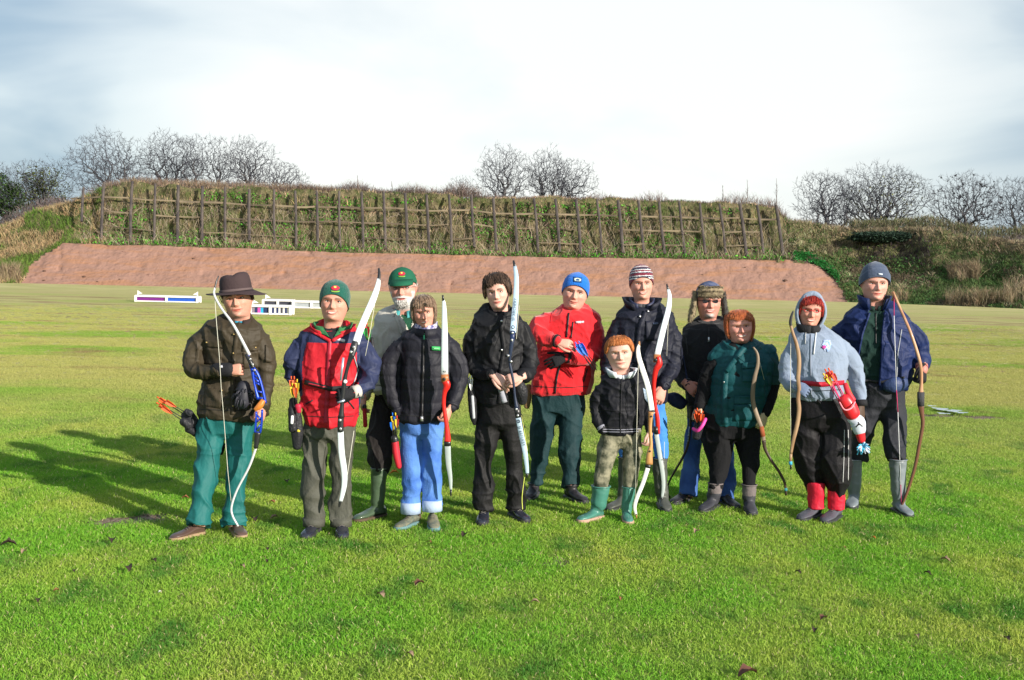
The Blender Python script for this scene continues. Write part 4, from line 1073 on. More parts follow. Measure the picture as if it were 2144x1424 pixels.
            tc_ = path[-1]; rr = r[-1]; ph = np.arange(18) / 18 * 6.283   # rim
            mk('boot_rim', *tube([tc_ + np.array([math.cos(a) * rr, math.sin(a) * rr, 0]) for a in np.append(ph, 0)], .006, 6, 1), mshaft or m, parent=o)
        else:
            V, F = loft(rings); o = mk(name, V, F, m, parent=s.root)
            for i in range(3):   # laces
                x = .045 + i * .018; zt = np.interp(x, [q[0] for q in prof], [q[2] for q in prof]) * k + .002
                mk('lace', *tube([A + (d * x + l * -.018) * k + [0, 0, zt - .004], A + d * x * k + [0, 0, zt + .004], A + (d * x + l * .018) * k + [0, 0, zt - .004]], .0028, 5, 1), mat('lace_dark', (.12, .11, .10)), parent=o)
        so = []
        for z, sc_ in ((0.0, 1.0), (.004, 1.06), (.018, 1.06), (.024, 1.0)):
            ring = []
            xs = np.array([q[0] for q in prof]); ws = np.array([q[1] for q in prof])
            for x, w in zip(xs, ws): ring.append(A + (d * x * 1.02 + l * w * sc_) * k * toe_r + [0, 0, z])
            for x, w in zip(xs[::-1], ws[::-1]): ring.append(A + (d * x * 1.02 - l * w * sc_) * k * toe_r + [0, 0, z])
            so.append(ring)
        mk('sole', *loft(so), msole, parent=o)
        if label: o['label'] = label
        return Ya
    def collar(s, name, c, r0, r1, z0, z1, m, gap=.5, front_drop=.02, thick=.008, yaw=0.0, lab=None, fold=False):
        """band round the neck: c world centre, radii at bottom/top, gap angle at the front"""
        n = 26; ph = np.linspace(gap / 2, 2 * math.pi - gap / 2, n) + yaw; rings = []
        for a in ph:
            dirv = np.array([math.sin(a), -math.cos(a) * .85, 0]); fr_ = max(0, math.cos(a - yaw)); zt = z1 - front_drop * fr_
            if fold:
                mid = (r0 + r1) / 2
                pr = [(r0, z0), (r0 * .97, zt), (r0 * 1.03, zt + .006), (r1 * 1.10, z0 - .012), (r1 * 1.06, z0 - .016), (r0 * 1.04, zt - .012)]
            else: pr = [(r0, z0), (r1, zt), (r1 + thick, zt), (r0 + thick, z0)]
            rings.append([c + dirv * r + np.array([0, 0, z]) for r, z in pr])
        return mk(name, *loft(rings), m, parent=s.root)
    def hidden_body(s, rows, arms, hips=None, legs=None):
        """skin under the clothes, joined to the head, arms and legs"""
        s.bodyparts.append((*loft(s.torso_rings([(r[0], r[1], r[2], r[3] * .82, *(r[4:5])) for r in rows], n=16, shrink=.80)), s.tone))
        for a in arms:
            a = [(a[0][0] + (8 if a[0][0] < s.px else -8), a[0][1] + 12, a[0][2], a[0][3] * .7)] + list(a[1:])
            path = [s.p(q[0], q[1], q[2]) for q in a]; s.bodyparts.append((*tube(path, [min(s.m(q[3]) * .58, .042) for q in a], 10, 3), s.tone))
        if hips:
            for g in s.legs_geo([(r[0], r[1], r[2], r[3] * .7) for r in hips], [dict(pts=[(q[0], q[1], q[2] * .58) for q in L['pts']], Ya=L['Ya']) for L in legs], shrink=.82): s.bodyparts.append((*g, s.tone))
def beanie(P, H, name, m, top=1.07, rimf=.66, rims=.42, off=.035, cuff=0.0, cuffh=.17, label=None, mats=None, region=None, rimb=.30):
    rim = lambda th: rims + (rimf - rims) * np.clip(np.cos(th), 0, 1) ** 1.2 + (rimb - rims) * np.clip(-np.cos(th), 0, 1)
    V, F = H.shell(rim, top, off, rows=22, n=60, cuff=cuff, cuffh=cuffh, noisef=lambda p: .012 * vn(p * 6, 3))
    mi = None
    if region: 
        fa = [V[list(f)].mean(0) for f in F]; L = (np.array(fa) - H.o) @ H.M / H.h; mi = region(L)
    o = mk(name, V, F, mats or m, mi, parent=P.root)
    if label: o['label'] = label
    bv = BVHTree.FromPolygons([tuple(v) for v in V], F)
    return o, bv
def knit(name, col, **k):
    m = mat(name, col, rough=.95, bump=.9, bscale=90, sheen=.3, stretch=(1.6, 1.6, .5), **k); return m
# ================================================================== PEOPLE: the twelve archers
M = lambda *a, **k: mat(*a, **k)
RUB = M('black_rubber', (.035, .035, .038), rough=.6, bump=.2)
BLACKG = M('black_glove_cloth', (.012, .012, .015), rough=.8, bump=.5, bscale=120)
SOLE_T = M('tan_sole', (.32, .22, .13), rough=.8); SOLE_D = M('dark_sole', (.05, .045, .04), rough=.8)
def glove(P, name, geo, m): return mk(name, *geo, m, parent=P.root)
def cuffring(P, name, a, b, rpx, m, extra=1.08):
    """short band round a sleeve end from photo point a to b"""
    return mk(name, *tube([P.p(*a), P.p(*b)], P.m(rpx) * extra, 14, 2, round_end=False), m, parent=P.root)

# ------------------------------------------------ 1 man in wide brimmed hat
def man_hat():
    P = Person('man', 'person in a dark wide brimmed hat, brown jacket and teal trousers, leftmost', 7.68, 488)
    H = Head(P, (492, 625), (498, 664), yaw=R(4), wscale=1.02, brow=(.06, .035, .025), stubble=.25, smile=.35, squint=.8)
    P.bodyparts += H.body()
    rows = [(662, 464, 522, .085, -.0), (669, 446, 534, .10), (679, 427, 549, .115), (700, 419, 557, .125), (735, 430, 549, .125), (790, 432, 549, .13), (830, 418, 559, .14), (866, 414, 561, .15), (876, 420, 556, .14)]
    aL = [(436, 688, 0, 21), (414, 725, -.02, 22), (402, 766, -.05, 21), (420, 780, -.13, 18), (460, 775, -.20, 13.5)]
    aR = [(541, 690, 0, 20), (554, 735, 0, 20), (558, 785, -.03, 18), (557, 820, -.08, 15), (553, 850, -.12, 12.5)]
    Y1, Y2 = P.ankleY(408, 1124, R(-48)), P.ankleY(493, 1117, R(38))
    hips = [(850, 424, 548, .13), (880, 414, 540, .13), (905, 412, 537, .12)]
    legs = [dict(pts=[(440, 880, 27), (437, 930, 27.5), (433, 975, 26), (428, 1020, 24), (424, 1050, 23), (417, 1102, 27)], Ya=Y1),
            dict(pts=[(504, 880, 31), (503, 930, 28), (501, 975, 25), (495, 1020, 22.5), (491, 1055, 23), (489, 1102, 26.5)], Ya=Y2)]
    P.hidden_body(rows[2:], [aL, aR], hips, legs)
    P.bodyparts.append((*hand_geo(P, P.p(478, 774, -.225), (1, -.15, .05), (0, -1, .2), thumb=-1, curl=(1.5, 1.5, 1.5, 1.5), tcurl=1.1, size=.92), H.k['tone']))
    P.bodyparts.append((*hand_geo(P, P.p(553, 852, -.13), (-.25, -.35, -1), (1, -.5, -.1), thumb=-1, curl=(1.0, 1.1, 1.2, 1.2), tcurl=.8, size=.95), H.k['tone']))
    r = P.start(); H.details(r)
    wax = M('waxed_cotton', wrinkle=.22, col=(0.0446, 0.0346, 0.0216), rough=0.60, var=.35, vscale=5, bump=.3, bscale=25, spec=.22); cord = M('dark_corduroy', (.045, .03, .025), rough=.95)
    teal = M('teal_trousers', wrinkle=.22, col=(0.0086, 0.1116, 0.1080), rough=0.65, var=.2, bump=.2, bscale=40)
    j, jb = P.garment('jacket', [loft(P.torso_rings(rows, tilted=True)), P.limb(aL), P.limb(aR)], wax, amp=.009)
    finish(P, j, jb, rows, [aL, aR], wax, cuffs=True)
    P.garment('trousers', P.legs_geo(hips, legs), teal, wr='legs', amp=.012)
    nk = H.w([0, -.02, -.06])[0]
    P.collar('collar', nk, .070, .088, -.055, .012, cord, gap=.75, fold=True)
    P.collar('snood', nk, .064, .060, -.05, .012, M('turquoise_fleece', (.02, .24, .36), rough=.9), gap=.02, front_drop=.02)
    P.ribbon('placket', jb, [(497, 690), (489, 760), (487, 868)], 9, wax, lift=.008, parent=j)
    for q in ([(431, 712), (468, 714), (467, 728), (430, 726)], [(508, 722), (542, 720), (541, 734), (507, 736)]):
        f = P.patch('pocket_flap', jb, q, wax, lift=.010, parent=j)
    for q in ([(431, 729), (466, 731), (464, 765), (431, 762)], [(509, 738), (541, 736), (541, 770), (510, 772)], [(430, 812), (464, 815), (462, 855), (427, 850)]):
        P.patch('pocket', jb, q, wax, lift=.007, parent=j)
    for q in ((432, 717), (536, 728), (464, 818), (489, 700), (488, 740), (488, 850)):
        P.patch('stud', jb, [(q[0] - 1.6, q[1] - 1.6), (q[0] + 1.6, q[1] - 1.6), (q[0] + 1.6, q[1] + 1.6), (q[0] - 1.6, q[1] + 1.6)], M('brass', (.5, .36, .15), metal=.8, rough=.4), lift=.013, nu=2, nv=2, parent=j)
    P.patch('arm_pocket', jb, [(556, 722), (570, 728), (571, 758), (556, 758)], wax, lift=.012, parent=j)
    for a, an, ay, lx in ((408, R(-48), 1124, 'l'), (493, R(38), 1117, 'r')):
        P.shoe(a, ay, an, M('brown_leather', (.085, .05, .04), rough=.35, spec=.5, coat=.3), SOLE_T, size=.97)
    # wrist guard and second glove
    mk('wrist_guard', *tube([P.p(452, 775, -.20), P.p(480, 774, -.225)], P.m(14.5), 14, 2, flat=.8), BLACKG, parent=r)
    gv, gf = tube([P.p(452, 775, -.20), P.p(480, 774, -.225)], P.m(14.5), 14, 2, flat=.8); P.ribbon('guard_badge', BVHTree.FromPolygons([tuple(v) for v in gv], gf), [(463, 765), (464, 770)], 5, M('pale_badge', (.5, .5, .55)), lift=.004)
    # black fur tassel and pouch at the belt
    mb = MB(); r_ = np.random.default_rng(2); c = P.p(510, 826, -.19)
    mb.add(*tube([c + [0, 0, .05], c - [0, 0, .05]], [.045, .05], 10, 2))
    for k in range(60):
        a = r_.normal(size=3); a /= np.linalg.norm(a); mb.add(*tube([c + a * .03, c + a * .06, c + a * .08 - [0, 0, .03]], [.008, .007, .003], 4, 1, round_end=False))
    mb.build('fur_mitten', M('black_fur', (.02, .02, .03), rough=.6, spec=.5), r)
    # hat
    felt = M('brown_felt', (.045, .028, .03), rough=.85, bump=.4, bscale=80)
    n = 48; th = np.linspace(-math.pi, math.pi, n, endpoint=False); rings = []
    for z, sc_, o_ in ((.60, .99, .02), (.66, 1.0, .035), (.74, 1.0, .04), (.90, .98, .045), (1.02, .94, .03), (1.10, .84, .02), (1.135, .66, .0), (1.11, .40, .0), (1.07, .15, .0)):
        x, y = H.surf(th, np.full(n, .66), face=False); rr = np.hypot(x, y); f = (1 + .04 / rr) * sc_
        z2 = z - (.05 * np.exp(-(np.sin(th) / .3) ** 2) if z > 1.05 else 0) ; rings.append(H.w(np.stack([x * f * (1 - (.10 * np.clip(np.cos(th), 0, 1) if z > .95 else 0)), y * f, np.full(n, 1) * z2 + .02 * np.sin(th)], 1)))
    hat = mk('hat', *loft(rings), felt, parent=r)
    br = []
    for k, (ex_, dz) in enumerate([(.0, 0), (.12, -.012), (.24, -.02), (.34, .0), (.35, .012), (.24, -.004), (.12, .004), (.0, .018)]):
        x, y = H.surf(th, np.full(n, .64), face=False); rr = np.hypot(x, y); f = 1 + (.03 + ex_ * (.58 + .42 * np.abs(np.sin(th)))) / rr
        z2 = .675 + dz - ex_ * .22 * np.clip(np.cos(th), 0, 1) ** 1 - ex_ * .52 * np.clip(np.sin(th), 0, 1) ** 1.5 + ex_ * .10 * np.clip(-np.sin(th), 0, 1)
        br.append(H.w(np.stack([x * f, y * f, z2], 1)))
    V = np.array(br).reshape(-1, 3); F = [(i * n + j, i * n + (j + 1) % n, ((i + 1) % 8) * n + (j + 1) % n, ((i + 1) % 8) * n + j) for i in range(8) for j in range(n)]
    mk('hat_brim', V, F, felt, parent=hat)
    bd = []
    for z, o_ in ((.675, .045), (.72, .055), (.74, .045)):
        x, y = H.surf(th, np.full(n, .66), face=False); rr = np.hypot(x, y); f = 1 + (o_ + .008) / rr; bd.append(H.w(np.stack([x * f, y * f, np.full(n, z) - .015 * np.sin(th)], 1)))
    mk('hat_band', *loft(bd, cap=False), M('hat_band', (.10, .07, .07), rough=.8), parent=hat)
    H.hair(r, lambda th: .40 + .35 * np.clip(np.cos(th), 0, 1), .9, .012, M('dark_brown_hair', (.04, .022, .015), rough=.6), strands=60, rad=.010, seed=1)
    return P
# ------------------------------------------------ 2 man in red and navy jacket
def man_red_navy():
    P = Person('man', 'person in a red and navy jacket and dark green beanie', 7.7, 690)
    H = Head(P, (696, 631), (694, 670), pitch=R(-5), smile=.75, teeth=0, stubble=.08, brow=(.16, .09, .06), squint=.75, tone=(.82, .50, .40)); H.k['teeth'] = .6
    P.bodyparts += H.body(); P.tone = H.k['tone']
    rows = [(680, 655, 735, .09), (688, 640, 750, .11), (700, 626, 762, .125), (740, 624, 766, .14), (790, 628, 762, .15), (815, 632, 756, .15), (850, 630, 756, .15), (880, 634, 747, .15), (890, 640, 742, .13)]
    aL = [(641, 706, 0, 21), (620, 742, 0, 22), (613, 775, .02, 20), (622, 800, .05, 17), (640, 815, .09, 13)]
    aR = [(752, 706, 0, 21), (771, 745, -.02, 22), (776, 785, -.07, 20), (760, 812, -.15, 17), (742, 822, -.22, 13)]
    Y1, Y2 = P.ankleY(658, 1119, R(-12)), P.ankleY(714, 1118, R(16))
    hips = [(868, 640, 738, .125), (895, 634, 743, .125), (912, 633, 742, .115)]
    legs = [dict(pts=[(661, 890, 27), (659, 940, 26), (656, 990, 25), (656, 1040, 24.5), (657, 1100, 21)], Ya=Y1),
            dict(pts=[(717, 890, 27), (718, 940, 25.5), (716, 990, 24), (714, 1040, 23.5), (714, 1099, 22)], Ya=Y2)]
    P.hidden_body(rows[2:], [aL, aR], hips, legs)
    r = P.start(); H.details(r)
    navy, red = M('navy_nylon', wrinkle=.22, col=(0.0252, 0.0324, 0.0792), rough=0.60, var=.2, spec=.22, bump=.3, bscale=30), M('crimson_nylon', wrinkle=.22, col=(0.4950, 0.0162, 0.0270), rough=0.60, var=.15, spec=.22, bump=.3, bscale=30)
    def reg(px, py, nn, c):
        front = (nn[:, 1] < .2)
        red_ = front & (px > 633 + np.clip(760 - py, 0, 60) * .22) & (px < np.where(py > 800, 745, 741) + 6) & (py > 718 + np.abs(px - 690) * -.0) & (px < 752)
        red_ |= (py > 830) & (px < 746)
        red_ |= (py < 697 - .05 * np.abs(px - 690)) & (np.abs(px - 690) < 56)
        return red_.astype(int)
    j, jb = P.garment('jacket', [loft(P.torso_rings(rows, tilted=True)), P.limb(aL), P.limb(aR)], [navy, red], region=reg, amp=.011)
    finish(P, j, jb, rows, [aL, aR], navy, cuffs=True)
    P.garment('trousers', P.legs_geo(hips, legs), M('olive_grey_trousers', wrinkle=.22, col=(0.0684, 0.0684, 0.0540), rough=0.70, var=.25, bump=.3), wr='legs', amp=.012)
    for x0, Ya in ((657, Y1), (714, Y2)):
        mk('trouser_cuff', *tube([at(x0, 1084, Ya), at(x0, 1101, Ya)], 23.5 / (FPX / Ya), 18, 2, flat=.95, round_end=False), MATS['olive_grey_trousers'], parent=r)
    nk = H.w([0, -.02, -.12])[0]
    P.collar('collar', nk - [0, 0, .03], .092, .150, -.06, .045, red, gap=.95, front_drop=.05)
    P.collar('collar_lining', nk - [0, 0, .03], .080, .128, -.065, .055, M('green_fleece', (.035, .16, .06), rough=.95), gap=.85, front_drop=.04)
    P.collar('undershirt', nk, .062, .062, -.09, -.035, M('black_jersey', (.015, .015, .02), rough=.9), gap=.01, front_drop=.01)
    P.patch('shirt_front', jb, [(678, 686), (709, 686), (697, 711), (690, 711)], MATS['black_jersey'], lift=.010)
    P.patch('lapel_lining', jb, [(664, 682), (676, 684), (690, 706), (658, 692)], MATS['green_fleece'], lift=.020); P.patch('lapel_lining', jb, [(711, 684), (724, 682), (731, 690), (699, 706)], MATS['green_fleece'], lift=.020)
    P.ribbon('lapel_edge', jb, [(642, 688), (664, 698), (691, 714)], 7, red, lift=.014); P.ribbon('lapel_edge', jb, [(744, 686), (722, 698), (695, 714)], 7, red, lift=.014)
    P.ribbon('zip_flap', jb, [(691, 712), (687, 780), (682, 886)], 9, M('dark_crimson', (.36, .012, .03), rough=.5), lift=.008, parent=j)
    P.ribbon('belt', jb, [(637, 800), (690, 814), (742, 812)], 10, M('black_webbing', (.02, .02, .022), rough=.6), lift=.012)
    P.ribbon('belt_stripe', jb, [(645, 803), (685, 812)], 3, M('crimson_webbing', (.5, .03, .05)), lift=.014)
    P.ribbon('piping', jb, [(741, 745), (750, 775), (738, 812)], 2, M('grey_piping', (.4, .42, .45)), lift=.006, parent=j)
    for q in ([(728, 838), (742, 856)], [(640, 846), (655, 838)]): P.ribbon('pocket_zip', jb, q, 3, MATS['black_webbing'], lift=.005, parent=j)
    P.ribbon('chest_logo', jb, [(700, 708), (722, 714)], 6, M('pale_print', (.55, .58, .66)), lift=.004, parent=j)
    gl = hand_geo(P, P.p(740, 823, -.24), (-1, -.35, -.1), (.1, -1, .3), thumb=1, curl=(1.3, 1.35, 1.4, 1.4), tcurl=.9, size=1.05); glove(P, 'glove', gl, BLACKG)
    mk('glove_cuff', *tube([P.p(738, 822, -.23), P.p(752, 818, -.20)], P.m(13.5), 12, 2, round_end=False), M('pale_cuff', (.5, .47, .42)), parent=r)
    P.shoe(658, 1119, R(-12), M('navy_black_leather', (.02, .022, .035), rough=.25, spec=.6, coat=.5), RUB, size=1.0)
    P.shoe(714, 1118, R(16), MATS['navy_black_leather'], RUB, size=1.0)
    grn = knit('bottle_green_knit', (.008, .085, .062))
    o, bv = beanie(P, H, 'beanie', grn, top=1.10, rimf=.68, rims=.36, rimb=.2)
    rose(P, bv, 702, 603, o)
    return P
def rose(P, bv, x, y, parent, s=1.0):
    ell = lambda u, v: (u - .5) ** 2 + (v - .5) ** 2 < .26
    P.patch('rose_badge', bv, [(x - 9 * s, y - 5 * s), (x + 9 * s, y - 5 * s), (x + 9 * s, y + 5 * s), (x - 9 * s, y + 5 * s)], M('badge_red', (.50, .02, .05)), lift=.004, nu=12, nv=10, mask=ell, parent=parent)
    P.patch('rose_centre', bv, [(x - 3.5 * s, y - 4 * s), (x + 2.5 * s, y - 4 * s), (x + 2.5 * s, y), (x - 3.5 * s, y)], M('badge_yellow', (.75, .55, .12)), lift=.007, nu=6, nv=5, mask=ell, parent=parent)
    P.ribbon('badge_motto', bv, [(x - 9 * s, y + 6.5 * s), (x - 3 * s, y + 7.8 * s), (x + 4 * s, y + 8 * s), (x + 9 * s, y + 6.5 * s)], 2.2 * s, M('badge_green', (.25, .42, .06)), lift=.004, step=2, parent=parent)
# ------------------------------------------------ 3 bearded man in green cap, behind
def man_cap():
    P = Person('man', 'person with a white beard and green cap in a cream jacket, standing behind the gap', 8.35, 835)
    H = Head(P, (839, 603), (841, 640), yaw=R(-4), smile=.2, beard=((.66, .63, .60), 1.0), brow=(.6, .55, .5), squint=.7, tone=(.84, .50, .42))
    P.bodyparts += H.body(); P.tone = H.k['tone']
    rows = [(648, 808, 880, .085), (656, 792, 890, .105), (668, 783, 897, .12), (700, 782, 898, .13), (760, 782, 896, .14), (815, 779, 894, .145), (824, 782, 892, .13)]
    aL = [(795, 674, 0, 18), (785, 720, 0, 18), (778, 770, 0, 16), (770, 808, -.02, 13), (764, 828, -.04, 10)]
    aR = [(886, 674, 0, 18), (893, 730, 0, 18), (892, 790, 0, 16), (880, 830, -.03, 13)]
    Y1 = P.ankleY(790, 1086, R(-55)); Y2 = P.ankleY(866, 1080, R(10))
    hips = [(805, 786, 888, .12), (835, 783, 889, .12), (860, 783, 889, .11)]
    legs = [dict(pts=[(806, 850, 27), (798, 900, 29), (796, 945, 29), (797, 972, 25), (797, 992, 17)], Ya=Y1), dict(pts=[(863, 850, 27), (866, 900, 27), (866, 945, 26), (866, 972, 22), (866, 992, 16)], Ya=Y2)]
    P.hidden_body(rows[2:], [aL, aR], hips, legs)
    P.bodyparts.append((*hand_geo(P, P.p(763, 826, -.05), (-.1, -.1, -1), (-1, -.6, 0), thumb=-1, curl=(.5, .6, .6, .7), size=.95), H.k['tone']))
    r = P.start(); H.details(r)
    cream, brn = M('cream_jacket', wrinkle=.22, col=(0.4500, 0.4275, 0.3780), rough=0.70, var=.12, bump=.25, bscale=40), M('dark_brown_breeches', wrinkle=.22, col=(0.0140, 0.0110, 0.0100), rough=0.75, var=.3, bump=.3)
    def reg(px, py, nn, c): return ((px > 832 + (py - 640) * .55 - 4) & (px < 868 - (py - 640) * .15) & (py < 690) & (nn[:, 1] < .3)).astype(int)
    shp = lambda V, N: -.014 * reg(*proj(V), N, V)
    j, jb = P.garment('jacket', [loft(P.torso_rings(rows, tilted=True)), P.limb(aL), P.limb(aR)], [cream, M('dark_green_jumper', (.012, .065, .035), rough=.95, bump=.5)], region=reg, amp=.007, shape=shp)
    finish(P, j, jb, rows, [aL, aR], cream, cuffs=True)
    P.garment('breeches', P.legs_geo(hips, legs), brn, wr='legs', amp=.010)
    nk = H.w([0, -.02, -.10])[0]
    P.collar('shirt_collar', nk - [0, 0, .0], .062, .080, -.06, .005, M('turquoise_shirt', (.08, .38, .40), rough=.8), gap=.8, fold=True)
    P.collar('collar', nk - [0, 0, .02], .085, .120, -.05, .025, cream, gap=1.3, fold=True)
    P.ribbon('lapel', jb, [(826, 652), (838, 690), (842, 700)], 6, cream, lift=.012, parent=j)
    P.ribbon('zip', jb, [(841, 694), (840, 760), (838, 822)], 3, M('beige_zip', (.32, .30, .26)), lift=.006, parent=j)
    P.ribbon('waistband', jb, [(782, 816), (840, 820), (892, 816)], 11, cream, lift=.010, parent=j)
    gw = M('green_rubber', (.065, .10, .06), rough=.3, spec=.5, coat=.25)
    P.shoe(790, 1086, R(-55), gw, M('boot_mud', (.09, .06, .04)), size=1.1, name='wellington_boot', shaft=[(791, 1045, 15), (793, 1010, 16.5), (794, 980, 17.5)])
    P.shoe(866, 1080, R(10), gw, MATS['boot_mud'], size=1.05, name='wellington_boot', shaft=[(866, 1042, 15), (866, 1010, 16), (866, 980, 17)])
    # cap
    cg = M('green_cap_cotton', (.008, .095, .05), rough=.85, bump=.3)
    o, bv = beanie(P, H, 'cap', cg, top=1.07, rimf=.70, rims=.60, rimb=.50, off=.03)
    n = 25; th = np.linspace(-1.15, 1.15, n); rings = []
    for t in th:
        x, y = H.surf(np.array([t]), np.array([.70]), face=False); f0 = 1.06; ext = .26 * max(0, math.cos(t * 1.3)) ** .6
        q = [(x[0] * f0, y[0] * f0, .70), (x[0] * 1.02, y[0] + ext, .66 - ext * .42 - .05 * t * t), (x[0] * 1.02, y[0] + ext + .01, .675 - ext * .42 - .05 * t * t), (x[0] * f0, y[0] * f0 + .02, .73)]
        rings.append(H.w(q))
    mk('peak', *loft(rings), cg, parent=o)
    rose(P, bv, 841, 573, o, .8)
    H.hair(r, lambda th: .50 + .20 * np.clip(np.cos(th), 0, 1), .75, .004, M('white_hair', (.55, .53, .50), rough=.7), strands=30, rad=.006, seed=3, drop=.01)
    spectacles(P, H, M('wire_frame', (.35, .33, .33), metal=.7, rough=.3), .004, .052)
    # beard strands
    mb = MB(); r_ = np.random.default_rng(4)
    for k in range(170):
        x = r_.uniform(-.17, .17); z = r_.uniform(-.0, .17); 
        if abs(x) < .09 and .17 < z < .24: continue
        q = H.fpt(x, max(z, .02)); e = q + [x * .08, .035, -.05 - .02 * r_.random()]; mb.add(*tube(H.w([q, (q + e) / 2 + [0, .012, 0], e]), [.0022, .002, .0008], 4, 1, round_end=False))
    mb.build('beard', MATS['white_hair'], r)
    return P
def spectacles(P, H, m, rad, size=.055, lens=None, z=.50, name='spectacles', sq=.8):
    mb = MB(); f = .0
    ct = []
    for q in (-1, 1):
        y = H.fpt(q * .13, z)[1] + .05; ring = [[q * .135 + size * 1.25 * np.sign(math.cos(a)) * abs(math.cos(a)) ** sq, y - .03 * abs(math.cos(a)) * (q * math.cos(a) > 0), z + size * .8 * np.sign(math.sin(a)) * abs(math.sin(a)) ** sq] for a in np.linspace(0, 6.283, 17)]
        mb.add(*tube(H.w(ring), rad * H.h * 1.6, 5, 1, round_end=False))
        mb.add(*tube(H.w([[q * .205, y - .02, z + .01], [q * .335, y - .12, z + .02], [q * .35, -.02, z + .0]]), rad * H.h * 1.6, 5, 2))
        if lens: ct.append((ring, y))
    yb = H.fpt(0, z)[1] + .012; mb.add(*tube(H.w([[-.07, yb + .0, z + .01], [0, yb + .012, z + .02], [.07, yb, z + .01]]), rad * H.h * 1.6, 5, 2))
    o = mb.build(name, m, P.root)
    if lens:
        for ring, y in ct:
            V = H.w(ring[:-1] + [list(np.mean(ring[:-1], 0) + [0, .012, 0])]); k = len(V) - 1
            mk('lens', V, [(i, (i + 1) % k, k) for i in range(k)], lens, parent=o)
    return o
# ------------------------------------------------ 4 woman in black puffer jacket
def woman_puffer():
    P = Person('woman', 'person with brown bobbed hair in a black padded jacket and turned up jeans', 8.0, 882)
    H = Head(P, (886, 655), (889, 687), yaw=R(0), pitch=R(6), smile=.7, brow=(.22, .14, .09), squint=.85, tone=(.84, .52, .42), wscale=.95); H.k['teeth'] = .55
    P.bodyparts += H.body(); P.tone = H.k['tone']
    rows = [(678, 866, 914, .075, -.01), (690, 858, 924, .09), (700, 838, 943, .12), (716, 834, 946, .125), (760, 838, 944, .14), (800, 838, 942, .145), (850, 836, 938, .145), (878, 832, 931, .14), (886, 836, 927, .12)]
    aL = [(834, 718, 0, 22), (817, 760, 0, 22), (816, 805, 0, 20), (824, 840, -.02, 17), (834, 862, -.05, 12)]
    aR = [(946, 718, 0, 22), (959, 762, 0, 22), (961, 800, -.02, 20), (953, 830, -.07, 17), (946, 852, -.11, 14)]
    Y1, Y2 = P.ankleY(862, 1103, R(-38)), P.ankleY(905, 1104, R(12))
    hips = [(862, 836, 928, .12), (888, 834, 931, .12), (905, 836, 929, .11)]
    legs = [dict(pts=[(858, 888, 24), (859, 940, 22.5), (860, 990, 21), (861, 1040, 20), (861, 1068, 20)], Ya=Y1), dict(pts=[(906, 888, 25), (905, 940, 22.5), (904, 990, 21), (905, 1040, 20), (905, 1062, 20)], Ya=Y2)]
    P.hidden_body(rows[3:], [aL, aR], hips, legs)
    P.bodyparts.append((*hand_geo(P, P.p(942, 856, -.13), (-.35, -.3, -1), (1, -.5, 0), thumb=-1, curl=(1.0, 1.1, 1.15, 1.2), tcurl=.9, size=.9), H.k['tone']))
    r = P.start(); H.details(r)
    puf = M('black_padded_nylon', wrinkle=.22, col=(0.0158, 0.0158, 0.0230), rough=0.60, var=.2, spec=.22, bump=.25, bscale=45)
    j, jb = P.garment('padded_jacket', [loft(P.torso_rings(rows, tilted=True)), P.limb(aL), P.limb(aR)], puf, wr='puffer', amp=.007)
    finish(P, j, jb, rows, [aL, aR], puf, cuffs=True)
    jean = M('blue_denim', wrinkle=.22, col=(.045, .13, .42), rough=0.80, col2=(.095, .22, .54), vscale=7, bump=.4, bscale=120)
    P.garment('jeans', P.legs_geo(hips, legs), jean, wr='legs', amp=.009)
    for x0, y0, Ya in ((860, 1063, Y1), (905, 1058, Y2)): mk('turn_up', *tube([at(x0, y0 - 11, Ya), at(x0, y0 + 11, Ya)], 21.5 / (FPX / Ya), 18, 2, round_end=False), M('pale_denim', (.36, .45, .62), rough=.85, bump=.3), parent=r)
    nk = H.w([0, -.0, -.05])[0]
    P.collar('collar', nk - [0, 0, .02], .075, .078, -.05, .03, puf, gap=.05, front_drop=.01, thick=.014)
    P.collar('scarf', nk, .068, .072, -.02, .052, M('patterned_scarf', (.62, .60, .68), rough=.9, col2=(.06, .05, .22), vscale=55), gap=.02, front_drop=.03, thick=.012)
    P.ribbon('zip', jb, [(888, 694), (886, 760), (883, 884)], 5, M('black_zip', (.012, .012, .014), rough=.4), lift=.010, parent=j)
    P.patch('zip_pull', jb, [(886.5, 698), (889.5, 698), (890, 711), (886, 711)], M('green_pull', (.05, .30, .14)), lift=.018, nu=2, nv=4, parent=j)
    P.patch('chest_label', jb, [(904, 725), (922, 726), (922, 734), (904, 733)], M('green_label', (.04, .36, .10)), lift=.014, nu=8, nv=3, parent=j)
    P.ribbon('label_text', jb, [(907, 729.5), (920, 730.2)], 3, M('label_text_pale', (.35, .7, .4), col2=(.05, .34, .1), vscale=260), lift=.018, parent=j)
    P.patch('zip_end', jb, [(880, 872), (886, 872), (886, 882), (880, 882)], M('silver', (.6, .6, .6), metal=.8, rough=.3), lift=.016, nu=2, nv=2, parent=j)
    sh = M('tan_walking_shoe', (.25, .22, .14), rough=.7, col2=(.10, .12, .10), vscale=14, bump=.4)
    P.shoe(862, 1103, R(-38), sh, M('teal_sole', (.12, .22, .24)), size=.95); P.shoe(905, 1104, R(12), sh, MATS['teal_sole'], size=.95)
    hm = M('brown_hair', (.13, .075, .045), rough=.5, col2=(.30, .20, .13), vscale=30, stretch=(3, 3, .4), sheen=.2)
    rim = lambda th: .72 - .60 * sstep(.98, 1.30, np.abs(th)) + .03 * np.sin(th * 6) - .05 * sstep(1.6, 3, np.abs(th))
    H.hair(r, rim, 1.05, .026, hm, strands=420, drop=.08, rad=.012, seed=4, rows=22)
    return P
